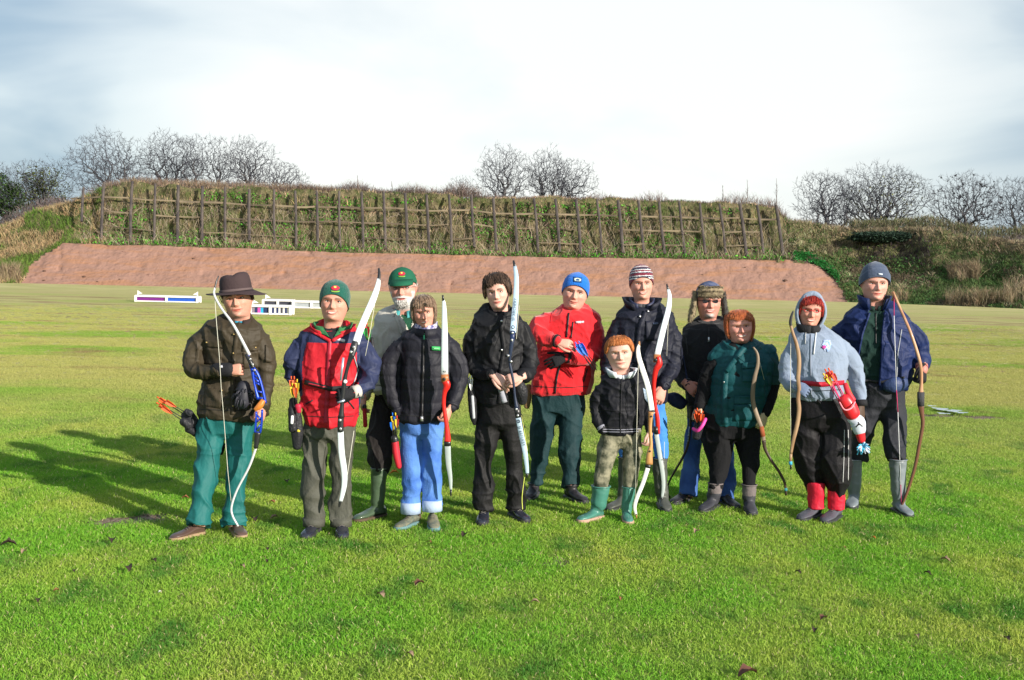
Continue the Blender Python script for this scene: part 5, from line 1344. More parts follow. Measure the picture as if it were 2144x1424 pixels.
# ------------------------------------------------ 5 young man in black
def man_black():
    P = Person('man', 'person with tousled dark hair all in black, both hands resting on his bow', 8.1, 1042)
    H = Head(P, (1038, 612), (1043, 646), yaw=R(-8), smile=.25, brow=(.06, .04, .03), squint=.35, tone=(.90, .66, .58), wscale=.93)
    P.bodyparts += H.body(); P.tone = H.k['tone']
    rows = [(642, 1015, 1066, .08), (652, 1006, 1078, .10), (664, 990, 1092, .115), (684, 984, 1101, .125), (730, 986, 1100, .13), (780, 988, 1096, .13), (820, 990, 1095, .135), (842, 994, 1090, .13), (850, 998, 1086, .11)]
    aL = [(995, 682, 0, 19), (988, 725, 0, 20), (992, 765, -.03, 18), (1010, 785, -.12, 15), (1030, 783, -.19, 12)]
    aR = [(1096, 682, 0, 19), (1103, 725, 0, 19.5), (1107, 762, -.03, 17), (1103, 783, -.12, 14), (1093, 786, -.20, 11.5)]
    Y1, Y2 = P.ankleY(1013, 1093, R(-4)), P.ankleY(1078, 1087, R(36))
    hips = [(828, 995, 1092, .12), (850, 994, 1094, .12), (885, 993, 1095, .115)]
    legs = [dict(pts=[(1023, 870, 29), (1018, 925, 26.5), (1011, 975, 21), (1011, 1020, 23.5), (1012, 1068, 20)], Ya=Y1), dict(pts=[(1071, 870, 27), (1073, 925, 24), (1077, 980, 21), (1080, 1030, 21), (1078, 1068, 20)], Ya=Y2)]
    P.hidden_body(rows[2:], [aL, aR], hips, legs)
    P.bodyparts.append((*hand_geo(P, P.p(1034, 786, -.21), (.9, -.2, -.55), (.2, -1, .6), thumb=-1, curl=(.5, .55, .6, .6), tcurl=.5), H.k['tone']))
    P.bodyparts.append((*hand_geo(P, P.p(1092, 788, -.22), (-.95, -.2, -.25), (0, -1, .6), thumb=1, curl=(.9, 1.0, 1.0, 1.0), tcurl=.6), H.k['tone']))
    r = P.start(); H.details(r)
    blk = M('black_satin', wrinkle=.22, col=(0.0090, 0.0090, 0.0110), rough=0.60, var=.25, spec=.22, bump=.2, bscale=30)
    j, jb = P.garment('jacket', [loft(P.torso_rings(rows, tilted=True)), P.limb(aL), P.limb(aR)], blk, amp=.010)
    finish(P, j, jb, rows, [aL, aR], blk, cuffs=True)
    P.garment('trousers', P.legs_geo(hips, legs), M('black_trousers', wrinkle=.22, col=(0.0080, 0.0075, 0.0085), rough=0.70, var=.3, bump=.3), wr='legs', amp=.011)
    nk = H.w([0, -.02, -.10])[0]
    P.collar('collar', nk - [0, 0, .0], .070, .082, -.055, .035, blk, gap=.55, front_drop=.045, thick=.010)
    P.collar('inner_collar', nk, .064, .066, -.06, .012, M('grey_jersey', (.14, .14, .17)), gap=.02, front_drop=.03)
    P.ribbon('placket', jb, [(1047, 668), (1056, 730), (1048, 780), (1046, 846)], 9, blk, lift=.008, parent=j)
    for q in ((1051, 733), (1050, 672), (1063, 744)): P.patch('snap', jb, [(q[0] - 2, q[1] - 2), (q[0] + 2, q[1] - 2), (q[0] + 2, q[1] + 2), (q[0] - 2, q[1] + 2)], MATS['silver'] if 'silver' in MATS else M('silver', (.6, .6, .6), metal=.8, rough=.3), lift=.014, nu=2, nv=2, parent=j)
    P.ribbon('hem_strip', jb, [(1047, 812), (1057, 843)], 11, M('pale_grey_patch', (.30, .31, .36)), lift=.010, parent=j)
    P.shoe(1013, 1093, R(-4), MATS['navy_black_leather'], RUB); P.shoe(1078, 1087, R(36), MATS['navy_black_leather'], RUB)
    for pts, Ya in (([(996, 960), (993, 1000), (992, 1030)], Y1), ):
        pass
    hm = M('dark_tousled_hair', (.035, .022, .016), rough=.5, col2=(.10, .06, .04), vscale=22, stretch=(2, 2, .5))
    rim = lambda th: .74 + .04 * np.sin(th * 2.3 + .6) - .30 * sstep(.85, 1.25, np.abs(th)) - .1 * sstep(1.8, 3, np.abs(th)) + .03 * np.sin(th * 5)
    H.hair(r, rim, 1.09, .042, hm, strands=330, drop=.08, jitter=.035, rad=.015, seed=5, wave=.03)
    # thin yellow cord down the left leg
    mk('yellow_cord', *tube([at(1098, 1000, Y2 - .15), at(1093, 1040, Y2 - .13), at(1094, 1066, Y2 - .13)], .003, 5, 3), M('yellow_cord', (.6, .65, .12)), parent=r)
    return P
# ------------------------------------------------ 6 man in red fleece with blue beanie
def man_red():
    P = Person('man', 'person in a bright red fleece and blue beanie, arms crossed over blue fletched arrows', 9.05, 1180)
    H = Head(P, (1204, 612), (1198, 646), yaw=R(-4), smile=.6, brow=(.09, .055, .04), squint=.5, tone=(.86, .56, .47), wscale=1.02, stubble=.12)
    P.bodyparts += H.body(); P.tone = H.k['tone']
    rows = [(640, 1180, 1228, .085), (648, 1165, 1240, .105), (658, 1146, 1254, .12), (680, 1132, 1260, .135), (720, 1126, 1256, .145), (760, 1119, 1250, .15), (800, 1111, 1243, .155), (818, 1108, 1239, .155), (826, 1112, 1236, .13)]
    aL = [(1147, 664, 0, 20), (1128, 682, -.06, 20), (1126, 698, -.14, 18), (1148, 711, -.22, 15), (1166, 714, -.27, 12)]
    aR = [(1243, 676, 0, 20), (1250, 710, -.03, 19.5), (1240, 742, -.09, 18), (1212, 750, -.17, 15), (1187, 747, -.21, 12.5)]
    Y1, Y2 = P.ankleY(1118, 1041, R(-16)), P.ankleY(1196, 1048, R(38))
    hips = [(798, 1118, 1230, .13), (828, 1112, 1226, .13), (858, 1112, 1225, .12)]
    legs = [dict(pts=[(1142, 850, 30), (1136, 900, 26), (1131, 950, 21), (1125, 985, 17), (1122, 1014, 15)], Ya=Y1), dict(pts=[(1196, 850, 30), (1194, 900, 27), (1193, 950, 24), (1195, 985, 20), (1196, 1018, 18)], Ya=Y2)]
    P.hidden_body(rows[2:], [aL, aR], hips, legs)
    P.bodyparts.append((*hand_geo(P, P.p(1167, 716, -.28), (1, -.15, -.15), (.1, -.8, .6), thumb=-1, curl=(.35, .5, .7, .8), tcurl=.4), H.k['tone']))
    r = P.start(); H.details(r)
    red = M('scarlet_fleece', wrinkle=.22, col=(0.6120, 0.0108, 0.0180), rough=0.85, var=.1, bump=.25, bscale=50, sheen=.3); bz = M('black_zip2', (.012, .012, .014), rough=.5)
    j, jb = P.garment('fleece_jacket', [loft(P.torso_rings(rows, tilted=True)), P.limb(aL), P.limb(aR)], red, amp=.008)
    finish(P, j, jb, rows, [aL, aR], red, cuffs=True)
    P.garment('trousers', P.legs_geo(hips, legs), M('dark_teal_trousers', wrinkle=.22, col=(0.0058, 0.0288, 0.0346), rough=0.75, var=.25, bump=.25), wr='legs', amp=.010)
    nk = H.w([0, -.02, -.07])[0]
    P.collar('collar', nk, .074, .086, -.06, .03, red, gap=.5, front_drop=.05, thick=.010); P.collar('collar_lining', nk, .066, .078, -.06, .026, BLACKG, gap=.45, front_drop=.05)
    P.ribbon('zip', jb, [(1191, 655), (1186, 706)], 3.5, bz, lift=.008, parent=j); P.ribbon('zip', jb, [(1173, 762), (1166, 790), (1162, 824)], 3.5, bz, lift=.008, parent=j)
    P.ribbon('pocket_zip', jb, [(1200, 674), (1196, 708)], 2.6, bz, lift=.006, parent=j); P.ribbon('pocket_zip', jb, [(1230, 772), (1222, 800)], 2.6, bz, lift=.006, parent=j)
    P.ribbon('sleeve_seam', jb, [(1156, 628 + 20), (1152, 676)], 2.2, M('dark_red_seam', (.35, .01, .02)), lift=.004, parent=j)
    P.ribbon('chest_print', jb, [(1205, 675), (1223, 674)], 4.5, M('white_print', (.8, .75, .78), col2=(.70, .20, .25), vscale=160), lift=.006, parent=j)
    cuffring(P, 'black_cuff', (1164, 713.5, -.265), (1168, 714.5, -.275), 12.6, BLACKG)
    gl = hand_geo(P, P.p(1184, 747, -.23), (-1, -.15, -.45), (.1, -1, .25), thumb=-1, curl=(.35, .4, .5, .55), tcurl=.2, size=1.1); glove(P, 'glove', gl, BLACKG)
    cuffring(P, 'glove_cuff', (1184, 747, -.225), (1193, 748, -.20), 12.5, BLACKG)
    bt = M('black_boot_leather', (.022, .02, .024), rough=.4, spec=.5, bump=.3)
    P.shoe(1118, 1041, R(-16), bt, RUB, size=1.12, name='boot', shaft=[(1120, 1012, 15)]); P.shoe(1196, 1048, R(38), bt, RUB, size=1.12, name='boot', shaft=[(1196, 1015, 15)])
    o, bv = beanie(P, H, 'beanie', knit('royal_blue_knit', (.006, .135, .56)), top=1.10, rimf=.70, rims=.41, rimb=.26)
    q = [(1201, 579), (1219, 581), (1218, 592), (1200, 590)]
    P.patch('beanie_badge', bv, q, M('badge_navy', (.01, .06, .2)), lift=.004, parent=o); P.patch('badge_swoosh', bv, [(1202, 581), (1217, 583), (1216, 589), (1202, 588)], M('badge_pale', (.55, .62, .5)), lift=.007, nu=10, nv=8, mask=lambda u, v: .1 < (u - .5) ** 2 * 1.2 + (v - .6) ** 2 < .34, parent=o)
    return P
# ------------------------------------------------ 7 tall man in navy jacket and striped hat
def man_striped():
    P = Person('man', 'person in a striped knitted hat and dark navy parka, standing behind the boy', 8.85, 1342)
    H = Head(P, (1346, 594), (1347, 626), yaw=R(2), smile=.75, brow=(.20, .11, .07), squint=.6, tone=(.86, .54, .45), wscale=.98); H.k['teeth'] = .5
    P.bodyparts += H.body(); P.tone = H.k['tone']
    rows = [(634, 1316, 1380, .09), (646, 1303, 1396, .11), (658, 1290, 1408, .125), (690, 1284, 1416, .14), (740, 1280, 1410, .14), (790, 1278, 1400, .145), (830, 1276, 1398, .15), (845, 1280, 1394, .13)]
    aL = [(1297, 668, 0, 20), (1283, 715, 0, 20), (1276, 765, 0, 18), (1276, 810, -.02, 15), (1284, 840, -.03, 12)]
    aR = [(1403, 668, 0, 20), (1410, 715, 0, 19), (1408, 760, -.04, 18), (1398, 790, -.11, 15), (1390, 808, -.15, 13)]
    Y1, Y2 = P.ankleY(1305, 1066, R(-50)), P.ankleY(1386, 1066, R(4))
    hips = [(820, 1288, 1388, .12), (850, 1288, 1392, .12), (870, 1290, 1394, .11)]
    legs = [dict(pts=[(1312, 865, 24), (1312, 920, 20), (1312, 960, 16)], Ya=Y1), dict(pts=[(1373, 865, 23), (1379, 915, 19), (1383, 945, 17), (1384, 965, 15)], Ya=Y2)]
    P.hidden_body(rows[2:], [aL, aR], hips, legs)
    P.bodyparts.append((*hand_geo(P, P.p(1388, 812, -.17), (-.35, -.25, -1), (.3, -1, 0), thumb=-1, curl=(.7, .7, .75, .8), tcurl=.7, size=1.08), H.k['tone']))
    r = P.start(); H.details(r)
    nv = M('dark_navy_parka', wrinkle=.22, col=(0.0130, 0.0144, 0.0259), rough=0.60, var=.25, spec=.22, bump=.3)
    j, jb = P.garment('parka', [loft(P.torso_rings(rows, tilted=True)), P.limb(aL), P.limb(aR)], nv, amp=.009)
    finish(P, j, jb, rows, [aL, aR], nv, cuffs=True)
    P.garment('jeans', P.legs_geo(hips, legs), M('bright_blue_denim', wrinkle=.22, col=(0.0450, 0.1980, 0.5400), rough=0.75, var=.2, bump=.3), wr='legs', amp=.008)
    nk = H.w([0, -.03, -.08])[0]
    P.collar('hood', nk - [0, 0, .01], .095, .135, -.055, .045, nv, gap=1.0, front_drop=.06, thick=.022); P.collar('collar', nk, .072, .088, -.06, .03, M('dark_quilt', (.025, .03, .07), rough=.5), gap=.8, front_drop=.05, thick=.012)
    P.collar('roll_neck', nk, .062, .062, -.05, .0, M('grey_roll_neck', (.06, .06, .07)), gap=.01, front_drop=.015)
    P.ribbon('placket', jb, [(1352, 652), (1338, 690), (1330, 760)], 10, nv, lift=.010, parent=j)
    for q in ((1340, 648), (1357, 637)): P.patch('snap', jb, [(q[0] - 2, q[1] - 2 + 14), (q[0] + 2, q[1] - 2 + 14), (q[0] + 2, q[1] + 2 + 14), (q[0] - 2, q[1] + 2 + 14)], MATS['silver'], lift=.02, nu=2, nv=2, parent=j)
    P.patch('chest_pocket', jb, [(1352, 672), (1386, 672), (1384, 712), (1352, 714)], nv, lift=.009, parent=j)
    P.ribbon('chest_print', jb, [(1367, 678), (1378, 677)], 4, M('faint_print', (.10, .12, .2), vscale=200), lift=.014, parent=j)
    gb = M('grey_green_rubber', (.075, .08, .07), rough=.45, spec=.4)
    P.shoe(1305, 1066, R(-50), gb, RUB, size=1.1, name='wellington_boot', shaft=[(1308, 1020, 15), (1310, 985, 16), (1311, 958, 17)]); P.shoe(1386, 1066, R(4), gb, RUB, size=1.1, name='wellington_boot', shaft=[(1384, 1020, 14.5), (1382, 985, 15.5), (1381, 960, 16.5)])
    cols = [knit('stripe_maroon', (.17, .02, .04)), knit('stripe_white', (.7, .7, .7)), knit('stripe_navy', (.02, .02, .05))]
    seq = np.array([0, 0, 2, 2, 0, 0, 0, 2, 1, 2, 2, 1, 0, 0, 0, 2, 1, 0, 0, 1, 2, 2, 0, 1, 0, 0])
    def reg(L): z = L[:, 2] - .05 * np.cos(np.arctan2(L[:, 0], -L[:, 1])); k = np.clip(((z - .42) / .64 * 26).astype(int), 0, 25); return np.where(z < .60, 0, seq[k])
    o, bv = beanie(P, H, 'striped_hat', None, top=1.12, rimf=.70, rims=.43, rimb=.3, mats=cols, region=reg)
    return P
# ------------------------------------------------ 8 ginger boy
def boy():
    P = Person('boy', 'ginger haired child in a black bomber jacket, camouflage trousers and green wellingtons', 8.25, 1298)
    H = Head(P, (1298, 740), (1301, 773), yaw=R(-3), smile=.1, brow=(.45, .22, .10), squint=.15, tone=(.92, .68, .60), wscale=1.06, full=.8)
    P.bodyparts += H.body(); P.tone = H.k['tone']
    rows = [(774, 1284, 1322, .06), (782, 1268, 1338, .08), (792, 1258, 1348, .09), (815, 1254, 1352, .10), (850, 1254, 1350, .105), (885, 1256, 1348, .11), (903, 1260, 1343, .105), (908, 1262, 1340, .09)]
    aL = [(1264, 798, 0, 14), (1252, 825, 0, 14.5), (1247, 853, 0, 13), (1252, 880, -.02, 11.5), (1262, 900, -.05, 9.5)]
    aR = [(1343, 798, 0, 14), (1352, 828, 0, 13.5), (1356, 855, -.01, 12.5), (1359, 880, -.03, 11), (1360, 902, -.05, 9.5)]
    Y1, Y2 = P.ankleY(1248, 1091, R(-62)), P.ankleY(1311, 1094, R(2))
    hips = [(893, 1263, 1342, .09), (910, 1258, 1345, .095), (925, 1256, 1345, .09)]
    legs = [dict(pts=[(1280, 915, 24), (1273, 945, 23), (1264, 975, 21), (1259, 1005, 18), (1258, 1024, 16)], Ya=Y1), dict(pts=[(1324, 915, 22), (1325, 945, 21), (1322, 975, 19.5), (1319, 1005, 16), (1318, 1022, 13.5)], Ya=Y2)]
    P.hidden_body(rows[1:], [aL, aR], hips, legs)
    P.bodyparts.append((*hand_geo(P, P.p(1361, 907, -.07), (-.1, -.25, -1), (.9, -.6, 0), thumb=-1, curl=(1.0, 1.05, 1.1, 1.1), tcurl=.8, size=.82), H.k['tone']))
    r = P.start(); H.details(r)
    bj = M('black_bomber', wrinkle=.22, col=(0.0090, 0.0090, 0.0130), rough=0.60, var=.2, spec=.22, bump=.3, bscale=30)
    j, jb = P.garment('bomber_jacket', [loft(P.torso_rings(rows, tilted=True)), P.limb(aL), P.limb(aR)], bj, amp=.008, voxel=.007)
    finish(P, j, jb, rows, [aL, aR], bj, cuffs=False)
    camo = M('camouflage_cotton', wrinkle=.22, col=(0.2520, 0.2340, 0.1620), rough=0.85, col2=(.045, .05, .03), vscale=17, bump=.3, bscale=60)
    P.garment('camouflage_trousers', P.legs_geo(hips, legs), camo, wr='legs', amp=.010, voxel=.007)
    nk = H.w([0, -.02, -.10])[0]
    P.collar('hood', nk, .070, .098, -.04, .03, M('pale_hoodie', (.60, .64, .70), rough=.9), gap=.9, front_drop=.03, thick=.020)
    P.collar('neckband', nk, .056, .060, -.05, .0, MATS['pale_hoodie'], gap=.01, front_drop=.02)
    for y_, in ((898,), (903,)):
        P.ribbon('hem_stripe', jb, [(1262, y_ + 1), (1300, y_ + 2), (1342, y_)], 1.6, M('grey_stripe', (.25, .25, .3)), lift=.005, parent=j)
    for a_, b_ in (((1259, 893, -.045), (1260.5, 896, -.05)), ((1261, 898, -.05), (1262, 900, -.055))): cuffring(P, 'cuff_stripe', a_, b_, 10, MATS['grey_stripe'], 1.07)
    P.patch('arm_badge', jb, [(1346, 812), (1356, 818), (1360, 848), (1350, 836)], M('pale_blue_badge', (.45, .52, .6), col2=(.2, .28, .38), vscale=40), lift=.006, parent=j)
    P.ribbon('zip', jb, [(1302, 790), (1300, 850), (1299, 906)], 2.5, BLACKG, lift=.006, parent=j); P.ribbon('seam', jb, [(1262, 858), (1300, 861), (1346, 858)], 1.6, BLACKG, lift=.005, parent=j)
    wg = M('teal_green_wellington', (.055, .19, .15), rough=.35, spec=.5, coat=.15)
    P.shoe(1248, 1091, R(-62), wg, M('pink_tan_sole', (.42, .26, .2)), size=.95, name='wellington_boot', shaft=[(1252, 1058, 17), (1257, 1035, 18.5), (1258, 1018, 20)]); P.shoe(1311, 1094, R(2), wg, MATS['pink_tan_sole'], size=.9, name='wellington_boot', shaft=[(1312, 1058, 12), (1316, 1035, 13), (1317, 1020, 14)])
    hm = M('ginger_hair', (.42, .13, .035), rough=.55, col2=(.56, .21, .07), vscale=40, stretch=(2, 2, .5))
    rim = lambda th: .76 - .24 * sstep(.75, 1.2, np.abs(th)) - .22 * sstep(1.7, 2.4, np.abs(th))
    H.hair(r, rim, 1.035, .022, hm, strands=460, drop=.025, rad=.009, seed=8, wave=.008, jitter=.008)
    return P
# ------------------------------------------------ 9 man in trapper hat
def man_trapper():
    P = Person('man', 'person in a fur trimmed trapper hat and sunglasses, black fleece and jeans', 9.1, 1485)
    H = Head(P, (1488, 631), (1487, 665), smile=.6, goatee=(.60, .55, .53), stubble=.2, brow=(.4, .35, .3), squint=.8, tone=(.84, .46, .38), ears=False); H.k['teeth'] = .4
    P.bodyparts += H.body(); P.tone = H.k['tone']
    rows = [(668, 1462, 1514, .09), (676, 1446, 1530, .11), (688, 1432, 1542, .125), (720, 1428, 1546, .14), (780, 1430, 1542, .15), (840, 1436, 1540, .15), (880, 1442, 1538, .14)]
    aL = [(1444, 696, 0, 18), (1430, 735, 0, 18), (1424, 775, -.02, 17), (1430, 800, -.10, 14), (1440, 806, -.17, 12)]
    aR = [(1532, 696, 0, 18), (1540, 740, 0, 18), (1540, 790, 0, 17), (1535, 830, -.03, 14)]
    Y1, Y2 = P.ankleY(1434, 1053, R(-48)), P.ankleY(1518, 1061, R(22))
    hips = [(845, 1446, 1534, .12), (875, 1440, 1537, .12), (895, 1438, 1538, .11)]
    legs = [dict(pts=[(1460, 885, 22), (1452, 930, 20), (1447, 975, 20), (1443, 1010, 21.5), (1441, 1040, 22)], Ya=Y1), dict(pts=[(1514, 885, 23), (1519, 940, 19), (1521, 1000, 18), (1520, 1046, 18)], Ya=Y2)]
    P.hidden_body(rows[2:], [aL, aR], hips, legs)
    P.bodyparts.append((*hand_geo(P, P.p(1436, 803, -.19), (.6, -.3, -.5), (-.3, -1, .4), thumb=1, curl=(.6, .7, .8, .8), tcurl=.3), tuple(np.array(H.k['tone']) * .9)))
    r = P.start(); H.details(r)
    bf = M('black_fleece', (.014, .014, .017), rough=.95, var=.25, bump=.4, sheen=.2)
    j, jb = P.garment('fleece', [loft(P.torso_rings(rows, tilted=True)), P.limb(aL), P.limb(aR)], bf, amp=.007)
    finish(P, j, jb, rows, [aL, aR], bf, cuffs=True)
    P.garment('jeans', P.legs_geo(hips, legs), M('dark_blue_denim', wrinkle=.22, col=(0.0270, 0.0720, 0.2340), rough=0.80, col2=(.055, .13, .36), vscale=5, bump=.4), wr='legs', amp=.010)
    nk = H.w([0, -.02, -.08])[0]
    P.collar('collar', nk, .072, .085, -.05, .012, bf, gap=.7, front_drop=.04, thick=.012)
    P.ribbon('zip', jb, [(1484, 684), (1484, 712)], 3, MATS['black_zip'], lift=.006, parent=j); P.patch('zip_pull', jb, [(1482.5, 706), (1485.5, 706), (1486, 716), (1482, 716)], MATS['silver'], lift=.014, nu=2, nv=2, parent=j)
    P.ribbon('strap', jb, [(1430, 745), (1440, 800)], 3, MATS['navy_nylon'], lift=.01)
    mb = MB(); mb.add(*tube([P.p(1398, 832, -.02), P.p(1412, 836, -.04), P.p(1428, 846, -.04)], [P.m(9), P.m(15), P.m(13)], 12, 4, flat=.7)); mb.build('navy_pouch', MATS['navy_nylon'], r)
    P.shoe(1434, 1053, R(-48), MATS['black_boot_leather'], RUB, size=1.05); P.shoe(1518, 1061, R(22), MATS['black_boot_leather'], RUB, size=1.05)
    crown = M('navy_check', (.03, .04, .10), rough=.7, col2=(.10, .12, .2), vscale=18)
    o, bv = beanie(P, H, 'trapper_hat', crown, top=1.10, rimf=.72, rims=.55, rimb=.3, off=.05)
    fur = M('tan_fur', (.30, .245, .15), rough=.95, col2=(.17, .13, .085), vscale=30)
    r_ = np.random.default_rng(9); mb = MB()
    def fluff(mb, c, nrm, n, L, rad=.0035):
        for k in range(n):
            i = r_.integers(0, len(c)); d = unit(nrm[i] + r_.normal(size=3) * .5 + [0, 0, -.3]); p = c[i] + r_.normal(size=3) * .004
            mb.add(*tube([p - d * L * .3, p + d * L * .6, p + d * L + [0, 0, -L * .3]], [rad, rad * .9, rad * .2], 3, 1, round_end=False))
    n = 40; th = np.linspace(-1.0, 1.0, n); rings = []
    for t in th:
        x, y = H.surf(np.array([t]), np.array([.72]), face=False); rr = math.hypot(x[0], y[0]); u = np.array([x[0], y[0]]) / rr
        rings.append(H.w([[x[0] + u[0] * a, y[0] + u[1] * a, z] for a, z in ((.04, .64), (.10, .66), (.11, .80), (.08, .92), (.04, .93))]))
    V, F = loft(rings); N_ = V - H.w([0, 0, .75])[0]; N_ /= np.linalg.norm(N_, axis=1)[:, None]; mb.add(V, F); fluff(mb, V, N_, 800, .009, .0028)
    mb.build('fur_brim', fur, o)
    for q in (-1, 1):
        rings = []
        for t in np.linspace(0, 1, 22):
            z = .78 - .90 * t; w = .34 + .13 * t * t + .02; c = H.w([[q * (w + .05), .04 + .03 * t, z]])[0]; a = H.h * np.interp(t, [0, .3, .8, 1], [.055, .085, .10, .05]); b = H.h * np.interp(t, [0, .5, 1], [.12, .17, .09])
            ph = np.arange(12) / 12 * 6.283; X, Yv = H.M @ [1, 0, 0], H.M @ [0, 1, 0]; rings.append(c + np.cos(ph)[:, None] * X * a + np.sin(ph)[:, None] * Yv * b)
        V, F = loft(rings); c0 = V.mean(0); N_ = V - c0; N_ /= np.linalg.norm(N_, axis=1)[:, None]; mb = MB(); mb.add(V, F); fluff(mb, V, N_, 650, .0055, .0022)
        mb.build('ear_flap', fur if q < 0 else M('dark_fur', (.06, .055, .05), rough=.95), o)
    spectacles(P, H, MATS['black_zip'], .006, .062, lens=M('dark_lens', (.012, .01, .012), rough=.12, spec=.6), name='sunglasses', sq=.6)
    return P
# ------------------------------------------------ 10 red haired woman in teal body warmer
def woman_red():
    P = Person('woman', 'person with red bobbed hair in a teal body warmer over black clothes', 8.75, 1548)
    H = Head(P, (1553, 684), (1555, 716), pitch=R(-2), smile=.8, brow=(.5, .26, .16), squint=.95, tone=(.88, .52, .45), wscale=1.12); H.k['teeth'] = .75
    P.bodyparts += H.body(); P.tone = H.k['tone']
    rows = [(710, 1530, 1580, .09), (720, 1512, 1600, .12), (732, 1500, 1616, .14), (760, 1490, 1622, .17), (800, 1484, 1616, .18), (840, 1478, 1606, .18), (875, 1474, 1596, .18), (890, 1480, 1588, .16)]
    aL = [(1505, 742, 0, 19), (1488, 775, .01, 19), (1476, 810, 0, 17), (1469, 835, -.04, 14), (1464, 850, -.07, 11)]
    aR = [(1612, 745, 0, 21), (1618, 780, 0, 20), (1615, 815, -.01, 18), (1608, 845, -.05, 15), (1603, 866, -.09, 11)]
    Y1, Y2 = P.ankleY(1492, 1069, R(-42)), P.ankleY(1568, 1074, R(-6))
    hips = [(862, 1472, 1592, .16), (890, 1462, 1596, .16), (912, 1462, 1594, .14)]
    legs = [dict(pts=[(1500, 905, 36), (1503, 935, 33), (1505, 965, 24), (1503, 995, 17), (1500, 1025, 14)], Ya=Y1), dict(pts=[(1562, 905, 33), (1568, 935, 26), (1570, 965, 20), (1569, 1000, 16), (1569, 1025, 14)], Ya=Y2)]
    P.hidden_body(rows[2:], [aL, aR], hips, legs)
    P.bodyparts.append((*hand_geo(P, P.p(1463, 852, -.08), (-.05, -.2, -1), (-.7, -.8, 0), thumb=-1, curl=(.6, .7, .8, .8), size=.9), (.62, .42, .27)))
    P.bodyparts.append((*hand_geo(P, P.p(1602, 868, -.10), (-.45, -.3, -1), (.4, -1, 0), thumb=-1, curl=(.7, .8, .8, .8), tcurl=.7, size=.95), (.78, .60, .36)))
    r = P.start(); H.details(r)
    blk = M('black_jersey2', wrinkle=.22, col=(0.0050, 0.0050, 0.0065), rough=0.90, var=.3, bump=.3)
    P.garment('black_top', [loft(P.torso_rings([(a, b + 6, c - 6, d * .93) for a, b, c, d in rows], tilted=True)), P.limb(aL), P.limb(aR)], [blk, M('dark_teal_sleeve', (.010, .05, .05), rough=.7)], region=lambda px, py, nn, c: ((py < 806) & (px > 1560)).astype(int), amp=.006)
    tv = M('teal_body_warmer', wrinkle=.22, col=(0.0058, 0.0612, 0.0720), rough=0.60, var=.2, spec=.22, bump=.3, bscale=35)
    cap_ = lambda x, y, s_: (x, y, 0, s_)
    vest = [loft(P.torso_rings([(a, b - 1, c + 1, d * 1.04) for a, b, c, d in rows], tilted=True)), P.limb([(1509, 738, 0, 20), (1500, 752, 0, 19)]), P.limb([(1606, 740, 0, 22), (1612, 754, 0, 21)])]
    j, jb = P.garment('body_warmer', vest, tv, wr='puffer', amp=.008)
    P.garment('trousers', P.legs_geo(hips, legs), blk, wr='legs', amp=.008)
    nk = H.w([0, -.02, -.06])[0]
    P.collar('collar', nk - [0, 0, .02], .095, .125, -.05, .045, tv, gap=.9, front_drop=.05, thick=.020); P.collar('neck_scarf', nk, .075, .078, -.06, .0, M('dark_teal_scarf', (.01, .03, .04)), gap=.02, front_drop=.02)
    P.ribbon('lapel', jb, [(1562, 722), (1540, 752), (1520, 778)], 11, tv, lift=.018, parent=j)
    P.ribbon('placket', jb, [(1519, 778), (1516, 830), (1518, 888)], 13, tv, lift=.014, parent=j)
    for q in ([(1479, 762), (1512, 760), (1511, 771), (1478, 771)], [(1553, 760), (1580, 757), (1581, 770), (1553, 772)], [(1476, 827), (1500, 827), (1497, 843), (1473, 842)], [(1537, 830), (1590, 829), (1589, 845), (1537, 846)]): P.patch('pocket_flap', jb, q, tv, lift=.013, parent=j)
    for q in ([(1480, 773), (1511, 773), (1508, 800), (1480, 800)], [(1554, 774), (1582, 772), (1582, 800), (1554, 800)], [(1537, 848), (1588, 847), (1584, 880), (1537, 882)]): P.patch('pocket', jb, q, tv, lift=.009, parent=j)
    P.patch('snap', jb, [(1514, 799), (1517, 799), (1517, 802), (1514, 802)], MATS['silver'], lift=.02, nu=2, nv=2, parent=j)
    sb, rb = M('grey_suede_boot', (.15, .125, .125), rough=.85, var=.2, bump=.4), M('boot_foot_rubber', (.045, .045, .055), rough=.5)
    P.shoe(1492, 1069, R(-42), rb, RUB, size=1.12, name='snow_boot', shaft=[(1494, 1042, 14), (1498, 1012, 15.5)], mshaft=sb); P.shoe(1568, 1074, R(-6), rb, RUB, size=1.08, name='snow_boot', shaft=[(1568, 1045, 14), (1569, 1015, 15.5)], mshaft=sb)
    hm = M('copper_red_hair', (.36, .07, .018), rough=.45, col2=(.56, .16, .04), vscale=30, stretch=(3, 3, .4), sheen=.2)
    rim = lambda th: .74 - .05 * th - .64 * sstep(1.02, 1.32, np.abs(th)) + .03 * np.sin(th * 7) - .02 * sstep(1.6, 3, np.abs(th))
    H.hair(r, rim, 1.05, .024, hm, strands=460, drop=.07, rad=.010, seed=10, rows=22, wave=.014)
    return P
